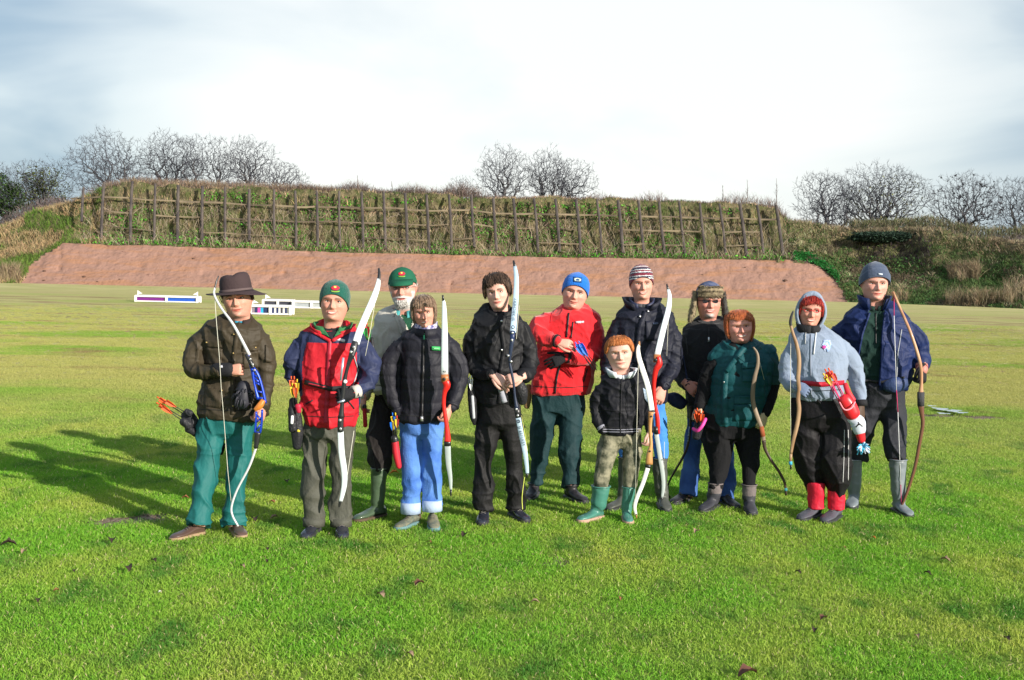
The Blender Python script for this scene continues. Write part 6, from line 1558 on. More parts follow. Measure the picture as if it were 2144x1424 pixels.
# ------------------------------------------------ 11 woman in grey hoodie
def woman_hoodie():
    P = Person('woman', 'person in a pale grey hood and red framed glasses with baggy black trousers', 8.4, 1708)
    H = Head(P, (1700, 651), (1697, 683), yaw=R(-6), pitch=R(2), smile=.75, brow=(.2, .05, .04), squint=.6, tone=(.82, .48, .39), wscale=1.0, ears=False); H.k['teeth'] = .65
    P.bodyparts += H.body(); P.tone = H.k['tone']
    rows = [(684, 1674, 1726, .085), (692, 1662, 1744, .11), (704, 1652, 1762, .13), (730, 1650, 1770, .155), (770, 1652, 1774, .175), (800, 1654, 1770, .17), (825, 1656, 1766, .165), (836, 1660, 1760, .15)]
    aL = [(1664, 716, 0, 20), (1652, 750, 0, 19), (1647, 785, -.03, 17), (1655, 805, -.13, 14), (1664, 808, -.19, 11.5)]
    aR = [(1762, 718, 0, 21), (1781, 755, 0, 21), (1793, 795, -.01, 18), (1799, 825, -.04, 15), (1801, 845, -.06, 12)]
    Y1, Y2 = P.ankleY(1704, 1086, R(-56)), P.ankleY(1748, 1090, R(-48))
    hips = [(812, 1660, 1764, .15), (840, 1653, 1777, .155), (870, 1653, 1782, .165), (892, 1658, 1780, .14), (904, 1670, 1768, .09)]
    legs = [dict(pts=[(1700, 960, 34), (1706, 1000, 26), (1710, 1030, 17), (1709, 1052, 15)], Ya=Y1), dict(pts=[(1745, 960, 38), (1750, 1000, 30), (1751, 1030, 18), (1750, 1055, 15)], Ya=Y2)]
    P.hidden_body(rows[2:], [aL, aR], hips, legs)
    r = P.start(); H.details(r)
    gy = M('pale_grey_sweatshirt', wrinkle=.22, col=(.215, .265, .355), rough=0.92, var=.08, bump=.3, bscale=70, sheen=.2)
    j, jb = P.garment('hooded_top', [loft(P.torso_rings(rows, tilted=True)), P.limb(aL), P.limb(aR)], gy, amp=.006)
    finish(P, j, jb, rows, [aL, aR], gy, cuffs=True)
    bt_, bb_ = P.garment('baggy_trousers', [P.legs_geo(hips, legs)[0], tube([P.p(1686, 878, 0), P.p(1688, 915, 0), P.p(1693, 960, .02), P.p(1703, 1002, .03), P.p(1708, 1028, .05)], [P.m(q) for q in (32, 33, 32, 26, 17)], 18, 4), tube([P.p(1748, 878, -.02), P.p(1749, 915, -.03), P.p(1748, 960, -.05), P.p(1752, 1000, -.06), P.p(1752, 1026, -.06)], [P.m(q) for q in (34, 35, 36, 31, 20)], 18, 4)], M('black_shell_fabric', wrinkle=.12, col=(0.0080, 0.0070, 0.0090), rough=0.60, var=.3, spec=.22, bump=.3), wr='legs', amp=.010)
    for q in ([(1768, 900), (1767, 960), (1765, 1010)], [(1776, 900), (1777, 960), (1776, 1006)]): P.ribbon('piping', bb_, q, 1.4, M('pale_piping', (.5, .5, .5)), lift=.005, parent=bt_)
    rg_ = M('red_gaiter', (.58, .015, .04), rough=.55, var=.12, bump=.3)
    for k, lg in enumerate(legs): 
        gtr, _ = P.garment('gaiter', [tube([at(lg['pts'][-2][0], 1010, lg['Ya']), at(lg['pts'][-1][0], 1030, lg['Ya']), at(lg['pts'][-1][0], 1064 + k * 2, lg['Ya'])], np.array([19, 19, 18]) / (FPX / lg['Ya']), 16, 3, round_end=False)], rg_, amp=.004, voxel=.007)
    gs = M('grey_walking_shoe', (.085, .085, .105), rough=.5, var=.25, bump=.3)
    P.shoe(1704, 1086, R(-56), gs, RUB, size=1.12); P.shoe(1748, 1090, R(-48), gs, RUB, size=1.15)
    # hood
    n = 40; rings = []; rin = []
    for u in np.linspace(0, 1, 12):     # from face opening backwards
        y = .20 - .75 * u; ring = []
        for k in range(n):
            a = k / n * 6.283; ca, sa = math.cos(a), math.sin(a)
            rx = .46 * math.sqrt(max(.02, 1 - (u * .96) ** 2.6)); rz_ = .64 * math.sqrt(max(.02, 1 - (u * .94) ** 2.6)); zc = .44 - .10 * u
            ring.append([rx * ca, y - .06 * abs(sa), zc + rz_ * (sa if sa > 0 else sa * 1.0) + .03 * (sa > .8)])
        rings.append(H.w(ring))
    rr0 = H.w([[.385 * math.cos(k / n * 6.283), .22, .43 + .55 * math.sin(k / n * 6.283)] for k in range(n)]); rr1 = H.w([[.36 * math.cos(k / n * 6.283), .10, .42 + .50 * math.sin(k / n * 6.283)] for k in range(n)])
    Vh, Fh = loft([rr1, rr0] + rings, cap=False); dd = fbm((Vh - P.base) * 12, 2, 3) * .004; Vh = Vh + dd[:, None]
    mk('hood', Vh, Fh, gy, parent=r)
    rb1 = H.w([[.375 * math.cos(k / n * 6.283), .16, .42 + .52 * math.sin(k / n * 6.283)] for k in range(n)]); rb2 = H.w([[.335 * math.cos(k / n * 6.283), .06, .40 + .44 * math.sin(k / n * 6.283)] for k in range(n)]); rb3 = H.w([[.33 * math.cos(k / n * 6.283), -.1, .40 + .44 * math.sin(k / n * 6.283)] for k in range(n)])
    mk('black_balaclava', *loft([rb1, rb2, rb3], cap=False), BLACKG, parent=r)
    P.collar('black_snood', H.w([0, 0, -.04])[0], .07, .085, -.06, .035, BLACKG, gap=.02, front_drop=.02, thick=.01)
    P.ribbon('zip', jb, [(1698, 700), (1697, 760), (1699, 834)], 2.5, M('grey_zip', (.22, .25, .32)), lift=.005, parent=j)
    for q in ([(1687, 694), (1686, 720)], [(1709, 694), (1704, 742)]): P.ribbon('drawcord', jb, q, 1.8, M('white_cord', (.75, .75, .75)), lift=.008, parent=j)
    P.patch('chest_emblem', jb, [(1718, 712), (1744, 712), (1743, 737), (1719, 737)], M('blue_emblem', (.14, .30, .62), col2=(.50, .55, .75), vscale=75), lift=.004, nu=14, nv=14, mask=lambda u, v: (abs(u - .5) + .45 * abs(v - .4) < .42) and not (.35 < u < .5 and v > .8), parent=j)
    P.patch('emblem_accent', jb, [(1720, 724), (1730, 722), (1730, 730), (1721, 731)], M('pink_print', (.45, .06, .28)), lift=.006, nu=4, nv=4, mask=lambda u, v: (u - .5) ** 2 + (v - .5) ** 2 < .2, parent=j)
    P.ribbon('drawcord', jb, [(1687, 694), (1686, 720)], 1.8, MATS['white_cord'], lift=.008, parent=j)
    P.ribbon('belt', jb, [(1678, 802), (1720, 805), (1768, 801)], 10, M('red_leather_belt', (.42, .012, .03), rough=.4), lift=.012)
    gl = hand_geo(P, P.p(1664, 808, -.21), (.75, -.35, -.35), (-.2, -1, .3), thumb=1, curl=(1.2, 1.3, 1.3, 1.3), tcurl=.8, size=1.0); glove(P, 'glove', gl, M('blue_grey_glove', (.13, .17, .27), rough=.9, bump=.4))
    gl = hand_geo(P, P.p(1802, 848, -.07), (-.1, -.3, -1), (.5, -1, 0), thumb=-1, curl=(.6, .7, .8, .8), size=1.05); glove(P, 'glove', gl, M('brown_black_glove', (.07, .04, .025), rough=.6, bump=.4))
    cuffring(P, 'glove_cuff', (1801, 838, -.06), (1802, 850, -.07), 13, BLACKG)
    # seam piping on the trousers, and a coin charm
    spectacles(P, H, M('red_plastic', (.60, .02, .03), rough=.3, spec=.5), .0066, .060, sq=.55, lens=None)
    hm = M('crimson_hair', (.24, .018, .018), rough=.45, col2=(.45, .05, .03), vscale=30, stretch=(3, 3, .4))
    rim = lambda th: .72 + .04 * np.sin(th * 3 + 1) - .30 * sstep(.85, 1.1, np.abs(th))
    H.hair(r, rim, 1.0, .02, hm, strands=170, drop=.08, rad=.012, seed=11, thr=(-1.2, 1.2))
    return P
# ------------------------------------------------ 12 tall man in navy jacket, right
def man_navy():
    P = Person('man', 'person in an open navy jacket and grey blue beanie, rightmost of the row', 8.9, 1842)
    H = Head(P, (1838, 594), (1837, 628), yaw=R(-2), smile=.3, brow=(.2, .12, .09), squint=.85, tone=(.88, .56, .48), wscale=1.05)
    P.bodyparts += H.body(); P.tone = H.k['tone']
    rows = [(636, 1806, 1874, .09), (648, 1784, 1890, .115), (662, 1768, 1904, .13), (690, 1764, 1914, .145), (740, 1772, 1916, .155), (785, 1786, 1908, .155), (805, 1794, 1900, .15), (815, 1800, 1896, .13)]
    aL = [(1782, 676, 0, 20), (1758, 694, .06, 19), (1752, 730, .10, 17), (1768, 775, .08, 15)]
    aR = [(1898, 676, 0, 21), (1918, 712, 0, 22), (1926, 745, -.03, 20), (1929, 760, -.07, 17)]
    fa_ = [(1929, 755, -.07, 14), (1930, 775, -.13, 12)]
    Y1, Y2 = P.ankleY(1787, 1058, R(-28)), P.ankleY(1881, 1074, R(6))
    hips = [(790, 1796, 1894, .13), (820, 1794, 1894, .13), (850, 1796, 1894, .12)]
    legs = [dict(pts=[(1822, 850, 27), (1812, 890, 24), (1802, 930, 21), (1796, 965, 19)], Ya=Y1), dict(pts=[(1868, 850, 27), (1872, 890, 25), (1873, 930, 24), (1876, 952, 25), (1878, 966, 21)], Ya=Y2)]
    P.hidden_body(rows[2:], [aL, aR + fa_[1:]], hips, legs)
    P.bodyparts.append((*P.limb(fa_), (.55, .22, .18)))
    r = P.start(); H.details(r)
    nv, gr = M('navy_shell', wrinkle=.22, col=(0.0094, 0.0202, 0.0828), rough=0.60, var=.2, spec=.22, bump=.3), M('dark_green_fleece', (.010, .032, .026), rough=.95, bump=.4)
    def reg(px, py, nn, c):
        l_ = np.interp(py, [640, 700, 760, 810], [1822, 1806, 1793, 1797]); r_ = np.interp(py, [640, 700, 760, 810], [1852, 1846, 1844, 1840])
        return ((px > l_) & (px < r_) & (nn[:, 1] < .3)).astype(int)
    shp = lambda V, N: -.018 * reg(*proj(V), N, V)
    j, jb = P.garment('jacket', [loft(P.torso_rings(rows, tilted=True)), P.limb(aL), P.limb(aR)], [nv, gr], region=reg, amp=.011, shape=shp)
    finish(P, j, jb, rows, [aL, aR], nv, cuffs=True)
    P.garment('trousers', P.legs_geo(hips, legs), M('charcoal_trousers', wrinkle=.22, col=(0.0202, 0.0216, 0.0288), rough=0.75, var=.25, bump=.3), wr='legs', amp=.011)
    nk = H.w([0, -.02, -.10])[0]
    P.collar('collar', nk, .085, .122, -.05, .065, nv, gap=1.1, front_drop=.03, thick=.012); P.collar('collar_lining', nk, .078, .110, -.05, .060, BLACKG, gap=.95, front_drop=.03)
    P.collar('fleece_collar', nk, .066, .076, -.06, .015, gr, gap=.3, front_drop=.035, thick=.01)
    P.ribbon('zip', jb, [(1834, 655), (1834, 720)], 2, MATS['black_zip'], lift=.006, parent=j)
    for q in ([(1821, 655), (1806, 700), (1794, 762), (1797, 808)], [(1853, 655), (1847, 700), (1845, 762), (1841, 808)]): P.ribbon('jacket_edge', jb, q, 4, nv, lift=.022, parent=j)
    P.ribbon('chest_seam', jb, [(1888, 690), (1880, 740), (1878, 790)], 1.5, M('grey_piping', (.4, .42, .45)), lift=.004, parent=j)
    P.ribbon('belt', jb, [(1800, 796), (1846, 800), (1894, 790)], 5, MATS['black_webbing'], lift=.014)
    mk('waist_pouch', *tube([P.p(1856, 808, -.15), P.p(1874, 806, -.16), P.p(1896, 800, -.12)], [P.m(13), P.m(17), P.m(11)], 12, 4, flat=.6), M('navy_pouch_nylon', (.03, .05, .13), rough=.5, bump=.5), parent=r)
    mk('wrist_strap', *tube([P.p(1929, 762, -.08), P.p(1930, 772, -.125)], P.m(12.6), 12, 2, round_end=False), M('dark_red_sleeve', (.22, .03, .03)), parent=r)
    gl = hand_geo(P, P.p(1932, 770, -.14), (-.15, -.35, -1), (.5, -1, 0), thumb=-1, curl=(1.2, 1.3, 1.3, 1.3), tcurl=.9, size=1.1); glove(P, 'glove', gl, BLACKG)
    gb = M('pale_grey_rubber', (.17, .195, .215), rough=.4, spec=.5)
    P.shoe(1787, 1058, R(-28), gb, RUB, size=1.12, name='wellington_boot', shaft=[(1787, 1015, 16), (1788, 985, 16.5), (1789, 962, 17.5)]); P.shoe(1881, 1074, R(6), gb, RUB, size=1.12, name='wellington_boot', shaft=[(1881, 1025, 16), (1880, 990, 17), (1880, 962, 18.5)])
    o, bv = beanie(P, H, 'beanie', M('slate_fleece', (.055, .075, .125), rough=.95, bump=.4, sheen=.3), top=1.16, rimf=.71, rims=.46, rimb=.35, off=.04, cuff=.028, cuffh=.26)
    P.patch('beanie_tag', bv, [(1839, 572), (1848, 573), (1848, 576), (1839, 575)], M('pale_tag', (.55, .6, .65)), lift=.005, nu=4, nv=2, parent=o)
    return P
PEOPLE = {}
for fn in (man_hat, man_red_navy, man_cap, woman_puffer, man_black, man_red, man_striped, boy, man_trapper, woman_red, woman_hoodie, man_navy):
    PEOPLE[fn.__name__] = fn()
# ================================================================== BOWS, QUIVERS, ARROWS
PP = PEOPLE
WHT = M('white_limb_laminate', (.62, .68, .70), rough=.25, var=.06, spec=.5, coat=.3)
BLK = M('black_metal', (.018, .018, .02), rough=.35, spec=.5); STR = M('bow_string', (.62, .60, .50), rough=.7)
FACE = np.array([0, -1, 0])
LEAN = {}
def P3(P, pts):
    top, ref, am = LEAN.get(P.label, (0, 1, 0))     # how far the upper limb leans back from the hand
    return np.array([P.p(q[0], q[1], (q[2] if len(q) > 2 else -.24) + am * min(1, max(0, (ref - q[1]) / (ref - top)))) for q in pts])
for nm_, v_ in (('man_red_navy', (562, 740, .24)), ('man_black', (546, 700, .36)), ('boy', (715, 800, .15)), ('man_striped', (595, 720, .22)), ('man_hat', (578, 700, .12)), ('man_navy', (611, 700, .16))): LEAN[PEOPLE[nm_].label] = v_
def strip(P, pts, wpx, th, m, root, name, n=5, tilt=0.0, parent=None):
    """pts (px,py,dy); wpx widths in photo px along it"""
    path = P3(P, pts); w = np.array(wpx, float) * np.ones(len(path)) / P.s / 2
    pr = smooth_path(np.hstack([path, w[:, None]]), n) if len(path) > 2 else np.hstack([path, w[:, None]])
    path, w = pr[:, :3], pr[:, 3]; T = np.gradient(path, axis=0); T /= np.linalg.norm(T, axis=1)[:, None]
    f = unit(FACE + np.array([tilt, 0, 0])); sd = np.cross(T, f); sd /= np.linalg.norm(sd, axis=1)[:, None]; nf = np.cross(sd, T)
    mb = MB(); rings = []
    for p, a, b, ww in zip(path, sd, nf, w):
        a = a * ww; b = b * th / 2; rings.append([p + a * .85 + b, p + a + b * .4, p + a - b * .4, p + a * .85 - b, p - a * .85 - b, p - a - b * .4, p - a + b * .4, p - a * .85 + b])
    o = mk(name, *loft(rings), m, parent=parent or root); return o, path, sd, w
def string(P, pts, root, m=None, r=.0019, name='string'): return mk(name, *tube(P3(P, pts), r, 5, 1, round_end=False), m or STR, parent=root)
def bolt(P, pt, rpx, m, root, name='bolt'): 
    c = P.p(*pt); r = rpx / P.s; ph = np.arange(12) / 12 * 6.283; rg_ = lambda rr, y: [c + np.array([math.cos(a) * rr, y, math.sin(a) * rr]) for a in ph]
    return mk(name, *loft([rg_(r, .004), rg_(r, -.004), rg_(r * .6, -.007)]), m, parent=root)
def newbow(P, name, label, pt): e = empty(name, P.p(*pt)); setp(e, label, 'bow', 'bows held by the archers'); return e
def text_on(P, body, pts, hpx, m, root, name='lettering', lift=.006, flip=1):
    cu = bpy.data.curves.new('t', 'FONT'); cu.body = body; cu.resolution_u = 3; o = bpy.data.objects.new('t', cu); COL.objects.link(o)
    dg = bpy.context.evaluated_depsgraph_get(); me = o.evaluated_get(dg).to_mesh()
    V = np.array([v.co[:] for v in me.vertices]); F = [tuple(p.vertices) for p in me.polygons]; o.evaluated_get(dg).to_mesh_clear(); bpy.data.objects.remove(o); bpy.data.curves.remove(cu)
    u = (V[:, 0] - V[:, 0].min()) / np.ptp(V[:, 0]); v = (V[:, 1] - V[:, 1].min()) / np.ptp(V[:, 1]) - .5
    path = smooth_path(P3(P, pts), 6); cum = np.concatenate([[0], np.cumsum(np.linalg.norm(np.diff(path, axis=0), axis=1))]); t = u * cum[-1]
    X = np.stack([np.interp(t, cum, path[:, i]) for i in range(3)], 1); T = np.gradient(path, axis=0); T /= np.linalg.norm(T, axis=1)[:, None]
    Tx = np.stack([np.interp(t, cum, T[:, i]) for i in range(3)], 1); sd = np.cross(FACE, Tx) * flip
    return mk(name, X + sd * (v * hpx / P.s)[:, None] + FACE * lift, F, m, parent=root, smooth=False)
# -- 1 blue riser recurve
P = PP['man_hat']; D = -.26
B = newbow(P, 'recurve_bow', 'bow with pierced blue riser and orange grip, held by the person in brimmed hat', (545, 850, D))
strip(P, [(450, 603, D), (449, 618, D), (464, 646, D), (490, 682, D), (523, 744, D)], [2.6, 4, 4.4, 5, 6], .02, M('silver_white_limb', (.55, .55, .56), rough=.25), B, 'limb', tilt=.0)
strip(P, [(458, 578, D), (453, 590, D), (450, 604, D)], [2, 3, 3.4], .012, BLK, B, 'limb_tip')
strip(P, [(537, 935, D), (522, 977, D), (497, 1025, D), (485, 1060, D), (487, 1080, D), (499, 1102, D)], [5, 4.5, 4, 4, 3.6, 3], .016, MATS['silver_white_limb'], B, 'limb')
blu = M('blue_anodised', (.012, .055, .52), rough=.3, metal=.4, spec=.6)
strip(P, [(516, 742, D), (524, 757, D - .01), (531, 770, D - .01)], [6, 8, 7], .035, BLK, B, 'limb_pocket')
strip(P, [(519, 744, D), (528, 772, D), (531, 792, D), (535, 812, D), (541, 836, D)], [5, 7, 5, 4, 7], .03, blu, B, 'riser')
strip(P, [(531, 770, D), (541, 785, D), (548, 806, D), (553, 828, D), (556, 844, D)], [5, 4, 4, 5, 5], .03, blu, B, 'riser')
for a, b in (((530, 784), (543, 790)), ((533, 800), (546, 806)), ((536, 818), (551, 822)), ((538, 832), (554, 834)), ((531, 788), (546, 804))): strip(P, [(*a, D), (*b, D)], 3.5, .025, blu, B, 'strut')
strip(P, [(552, 838, D - .02), (544, 850, D - .03), (534, 858, D - .03)], [9, 13, 7], .045, M('orange_wood_grip', (.52, .17, .03), rough=.35, coat=.4), B, 'grip')
strip(P, [(537, 862, D), (536, 885, D), (534, 906, D)], 3.4, .028, blu, B, 'riser'); strip(P, [(549, 858, D), (548, 885, D), (545, 906, D)], 3.6, .028, blu, B, 'riser')
for a, b in (((537, 868), (548, 880)), ((537, 884), (548, 874)), ((537, 900), (546, 888)), ((535, 905), (546, 906))): strip(P, [(*a, D), (*b, D)], 3, .024, blu, B, 'strut')
strip(P, [(540, 905, D), (538, 922, D), (536, 938, D)], [12, 10, 8], .034, BLK, B, 'limb_pocket')
for q in ((524, 752), (529, 763), (533, 775)): bolt(P, (*q, D - .03), 2.4, MATS['silver'], B)
string(P, [(449, 610, D), (452, 660, D - .01), (460, 757, D - .02), (463, 810, D), (468, 868, D), (477, 987, D), (485, 1062, D)], B)
# -- 2 white limbs, black riser
P = PP['man_red_navy']; D = -.27
B = newbow(P, 'recurve_bow', 'tall white limbed bow with black riser and silver rod, held in a black glove', (722, 822, D))
strip(P, [(793, 584, D), (790, 602, D), (780, 630, D), (766, 662, D), (753, 694, D), (745, 720, D)], [7, 11, 13.5, 14, 14.5, 15], .011, WHT, B, 'limb', tilt=.15)
strip(P, [(793, 562, D), (794, 573, D), (793, 586, D)], [4, 6, 7], .011, BLK, B, 'limb_tip')
strip(P, [(744, 716, D), (740, 730, D), (737, 744, D)], [12, 15, 11], .035, BLK, B, 'limb_pocket')
strip(P, [(738, 740, D), (731, 758, D), (725, 780, D), (721, 800, D), (719, 820, D), (716, 850, D), (714, 875, D)], [13, 8, 7, 9, 8, 8, 12], .035, BLK, B, 'riser')
strip(P, [(714, 870, D), (713, 890, D), (713, 904, D)], [12, 12, 11], .034, BLK, B, 'limb_pocket')
strip(P, [(713, 903, D), (715, 946, D), (720.5, 985, D), (721, 1012, D), (717, 1035, D), (713, 1050, D)], [12, 12.5, 12, 11, 9, 7], .011, WHT, B, 'limb', tilt=.15)
strip(P, [(713, 1048, D), (711, 1056, D), (710, 1062, D)], [7, 5, 3], .011, BLK, B, 'limb_tip')
strip(P, [(719, 749, D - .04), (713, 797, D - .04)], 4.4, .014, M('silver_rod', (.45, .5, .6), metal=.5, rough=.3), B, 'stabiliser_rod')
for q in ((741, 727), (735, 737), (712, 880), (713, 898)): bolt(P, (*q, D - .022), 3, MATS['silver'], B)
bolt(P, (723, 799, D - .04), 4, M('white_plastic', (.75, .75, .75), rough=.3), B, 'button'); strip(P, [(707, 843, D - .03), (722, 838, D - .03)], 4, .02, MATS['silver_rod'], B, 'weight')
string(P, [(792, 600, D), (784, 640, D + .01), (774, 700, D + .02), (765, 745, D + .03)], B); string(P, [(741, 902, D + .02), (728, 990, D + .01), (719, 1025, D)], B)
# -- 4 red riser, face on
P = PP['woman_puffer']; D = -.25
B = newbow(P, 'recurve_bow', 'white limbed bow with red riser held upright by the person in the padded jacket', (932, 860, D))
redr = M('red_painted_riser', (.62, .018, .015), rough=.3, coat=.5); wd = M('reddish_wood', (.30, .09, .04), rough=.4, col2=(.42, .17, .06), vscale=8, stretch=(4, 4, .5))
strip(P, [(928, 628, D), (930, 645, D), (931, 700, D), (931, 785, D)], [5, 9, 12.5, 14.5], .010, WHT, B, 'limb'); strip(P, [(927, 618, D), (928, 630, D)], [3.5, 5], .010, BLK, B, 'limb_tip')
strip(P, [(931, 784, D), (932, 800, D)], 15.5, .03, wd, B, 'limb_pocket'); bolt(P, (930, 794, D - .02), 3.3, BLK, B)
strip(P, [(933, 798, D), (936, 808, D), (931, 822, D), (929, 845, D), (931, 862, D), (935, 890, D), (937, 912, D), (937, 924, D)], [15, 14, 9, 8, 8, 9, 12, 14], .04, redr, B, 'riser')
strip(P, [(937, 922, D), (937, 933, D)], 14, .032, BLK, B, 'limb_pocket')
strip(P, [(937, 932, D), (939, 970, D), (943, 1002, D), (944, 1026, D)], [12.5, 11, 8, 5], .010, M('grey_limb', (.38, .43, .42), rough=.3), B, 'limb'); strip(P, [(944, 1025, D), (944, 1038, D)], [5, 3], .010, BLK, B, 'limb_tip')
text_on(P, 'SF', [(934, 778, D), (927, 778, D)], 3.5, MATS['black_zip'], B, lift=.008, flip=-1)
# -- 5 lettered limbs
P = PP['man_black']; D = -.30
B = newbow(P, 'recurve_bow', 'bow with lettered pale blue limbs and dark riser resting in both hands', (1072, 790, D))
wb = M('pale_blue_laminate', (.42, .55, .66), rough=.25, spec=.5, coat=.3)
strip(P, [(1078, 558, D), (1081, 582, D), (1080, 624, D), (1077, 660, D), (1074, 696, D)], [7, 10, 11.5, 12, 12.5], .011, wb, B, 'limb'); strip(P, [(1075, 546, D), (1078, 559, D)], [4, 7], .010, BLK, B, 'limb_tip')
strip(P, [(1073.5, 693, D), (1072, 716, D)], [10, 9], .03, M('navy_pocket', (.02, .035, .10), rough=.35), B, 'limb_pocket')
strip(P, [(1072, 712, D), (1069, 735, D), (1067, 755, D), (1070, 775, D), (1075, 800, D), (1078, 830, D), (1082, 856, D)], [9, 7, 5, 6, 5, 5, 9], .035, M('dark_blue_riser', (.02, .03, .06), rough=.35), B, 'riser')
strip(P, [(1081, 852, D), (1085, 874, D)], [12, 10], .032, BLK, B, 'limb_pocket')
for q in ((1073, 697), (1072, 712), (1081, 857), (1084, 870), (1064, 745), (1070, 757)): bolt(P, (*q, D - .02), 2.6, MATS['silver'], B)
strip(P, [(1085, 875, D), (1091, 908, D), (1099, 945, D), (1103, 978, D), (1104, 991, D)], [10.5, 10.5, 10, 8, 7], .011, wb, B, 'limb'); strip(P, [(1104, 990, D), (1103, 1001, D)], [6, 3], .010, BLK, B, 'limb_tip')
LT = M('limb_lettering', (.012, .02, .05), rough=.5)
text_on(P, 'SF ARCHERY', [(1075, 671, D), (1077, 650, D), (1079.5, 624, D)], 7.5, LT, B, lift=.022); text_on(P, 'SF ARCHERY', [(1087, 892, D), (1091, 910, D), (1097, 933, D)], 7.5, LT, B, lift=.014)
for q in ((1074, 685), (1086, 882)): mk('logo_ring', *tube([P.p(q[0] + 3 * math.cos(a), q[1] + 3 * math.sin(a), D - .012 + (.02 if q[1] < 700 else 0)) for a in np.linspace(0, 6.283, 13)], .0026, 5, 1, round_end=False), LT, parent=B)
string(P, [(1087, 640, D + .02), (1081, 710, D + .03)], B); string(P, [(1092, 870, D), (1104, 940, D), (1103, 992, D)], B, M('yellow_string', (.6, .6, .15)))
# -- 7 red riser bow
P = PP['man_striped']; D = -.26
B = newbow(P, 'recurve_bow', 'bow with red riser and curved white limb, held by the striped hat person', (1370, 815, D))
strip(P, [(1399, 606, D), (1402, 622, D), (1399, 650, D), (1389, 688, D), (1376, 744, D)], [6, 9, 11.5, 12, 13], .011, WHT, B, 'limb', tilt=.15); strip(P, [(1396, 595, D), (1399, 608, D)], [3, 6], .010, BLK, B, 'limb_tip')
strip(P, [(1376, 742, D), (1375, 759, D)], [14, 14], .03, wd, B, 'limb_pocket'); bolt(P, (1373, 754, D - .02), 3.5, BLK, B)
strip(P, [(1378, 746, D), (1380, 762, D), (1373, 775, D), (1369, 800, D), (1369, 820, D), (1371, 848, D), (1376, 874, D), (1377, 892, D), (1379, 908, D)], [9, 13, 11, 9, 8, 8, 9, 9, 5], .04, redr, B, 'riser'); strip(P, [(1373, 893, D - .01), (1374, 908, D - .01)], [8, 9], .025, BLK, B, 'limb_pocket')
strip(P, [(1374, 907, D), (1380, 945, D), (1387, 989, D), (1389, 1018, D), (1386, 1042, D)], [9.5, 9.5, 9, 8, 5], .011, MATS['grey_limb'], B, 'limb', tilt=.1); strip(P, [(1386, 1040, D), (1385, 1050, D)], [5, 3], .01, BLK, B, 'limb_tip')
string(P, [(1400, 645, D), (1398, 700, D + .03), (1396, 745, D + .05)], B); string(P, [(1391, 925, D + .03), (1390, 995, D)], B)
# -- 8 boy's wooden takedown bow
P = PP['boy']; D = -.17
B = newbow(P, 'recurve_bow', 'short bow with white limbs and pale wooden riser held by the ginger child', (1361, 925, D))
pw = M('pale_wood', (.55, .30, .11), rough=.4, col2=(.40, .19, .07), vscale=8, stretch=(4, 4, .5), coat=.3); wl_ = M('plain_white_limb', (.74, .73, .68), rough=.3)
strip(P, [(1338, 722, D), (1336, 732, D), (1338, 750, D), (1346, 776, D), (1357, 812, D), (1366, 866, D)], [5, 8, 10, 11, 11, 11], .010, wl_, B, 'limb', tilt=.1); strip(P, [(1338.5, 715, D), (1338, 724, D)], [3, 5], .01, pw, B, 'limb_tip')
strip(P, [(1363, 862, D), (1361, 885, D), (1361, 905, D), (1363, 930, D), (1360, 950, D), (1359, 972, D)], [11, 8, 7, 7, 12, 15], .035, pw, B, 'riser')
for q in ((1364, 872), (1361, 945)): bolt(P, (*q, D - .02), 2, BLK, B)
strip(P, [(1365, 859, D - .008), (1366, 864, D - .008)], 11, .012, BLK, B, 'band'); strip(P, [(1358, 973, D), (1356, 979, D)], 12, .02, BLK, B, 'band')
strip(P, [(1357, 978, D), (1346, 1012, D), (1333, 1044, D), (1329, 1063, D), (1332, 1078, D)], [9, 8.5, 8, 7, 5], .010, wl_, B, 'limb'); strip(P, [(1332, 1076, D), (1333, 1085, D)], [4, 2.5], .01, pw, B, 'limb_tip')
string(P, [(1337, 745, D), (1335.5, 800, D + .0), (1334, 866, D), (1332, 950, D), (1330, 1045, D)], B)
# -- 9 black bow
P = PP['man_trapper']; D = -.20
B = newbow(P, 'recurve_bow', 'thin black recurve bow with its tip on the grass beside the snow boots', (1448, 880, D))
strip(P, [(1447, 850, D), (1446, 880, D), (1441, 928, D), (1430, 957, D), (1411, 990, D), (1400, 1012, D), (1398, 1030, D), (1406, 1050, D)], [5, 5, 5, 4.6, 4, 3.6, 3, 2.5], .016, M('black_brown_bow', (.03, .018, .012), rough=.35), B, 'limb')
strip(P, [(1443.5, 893, D - .012), (1440, 924, D - .012)], 3, .004, M('pale_blue_print', (.35, .45, .6), col2=(.1, .12, .2), vscale=90), B, 'printed_label')
# -- 10 slim wooden bow
P = PP['woman_red']; D = -.27
B = newbow(P, 'recurve_bow', 'slim grey brown wooden bow held by the person in the teal body warmer', (1598, 885, D))
gw = M('weathered_bow_wood', (.17, .125, .085), rough=.5, col2=(.28, .21, .15), vscale=7, stretch=(4, 4, .5))
strip(P, [(1577, 727, D), (1584, 737, D), (1587, 750, D), (1586, 768, D), (1580, 792, D), (1576, 822, D), (1578, 848, D), (1587, 876, D), (1596, 900, D), (1599, 925, D)], [3, 5, 6, 7, 8, 8.5, 8.5, 8.5, 8, 8], .016, gw, B, 'limb')
strip(P, [(1594, 893, D - .004), (1598, 914, D - .004)], 9, .018, M('rust_grip', (.30, .08, .03)), B, 'grip')
strip(P, [(1599, 922, D), (1602, 940, D), (1614, 963, D), (1632, 989, D), (1643, 1012, D), (1646, 1037, D)], [8, 6.5, 5.5, 5.5, 5, 4], .018, M('dark_bow_wood', (.05, .032, .022), rough=.4), B, 'limb')
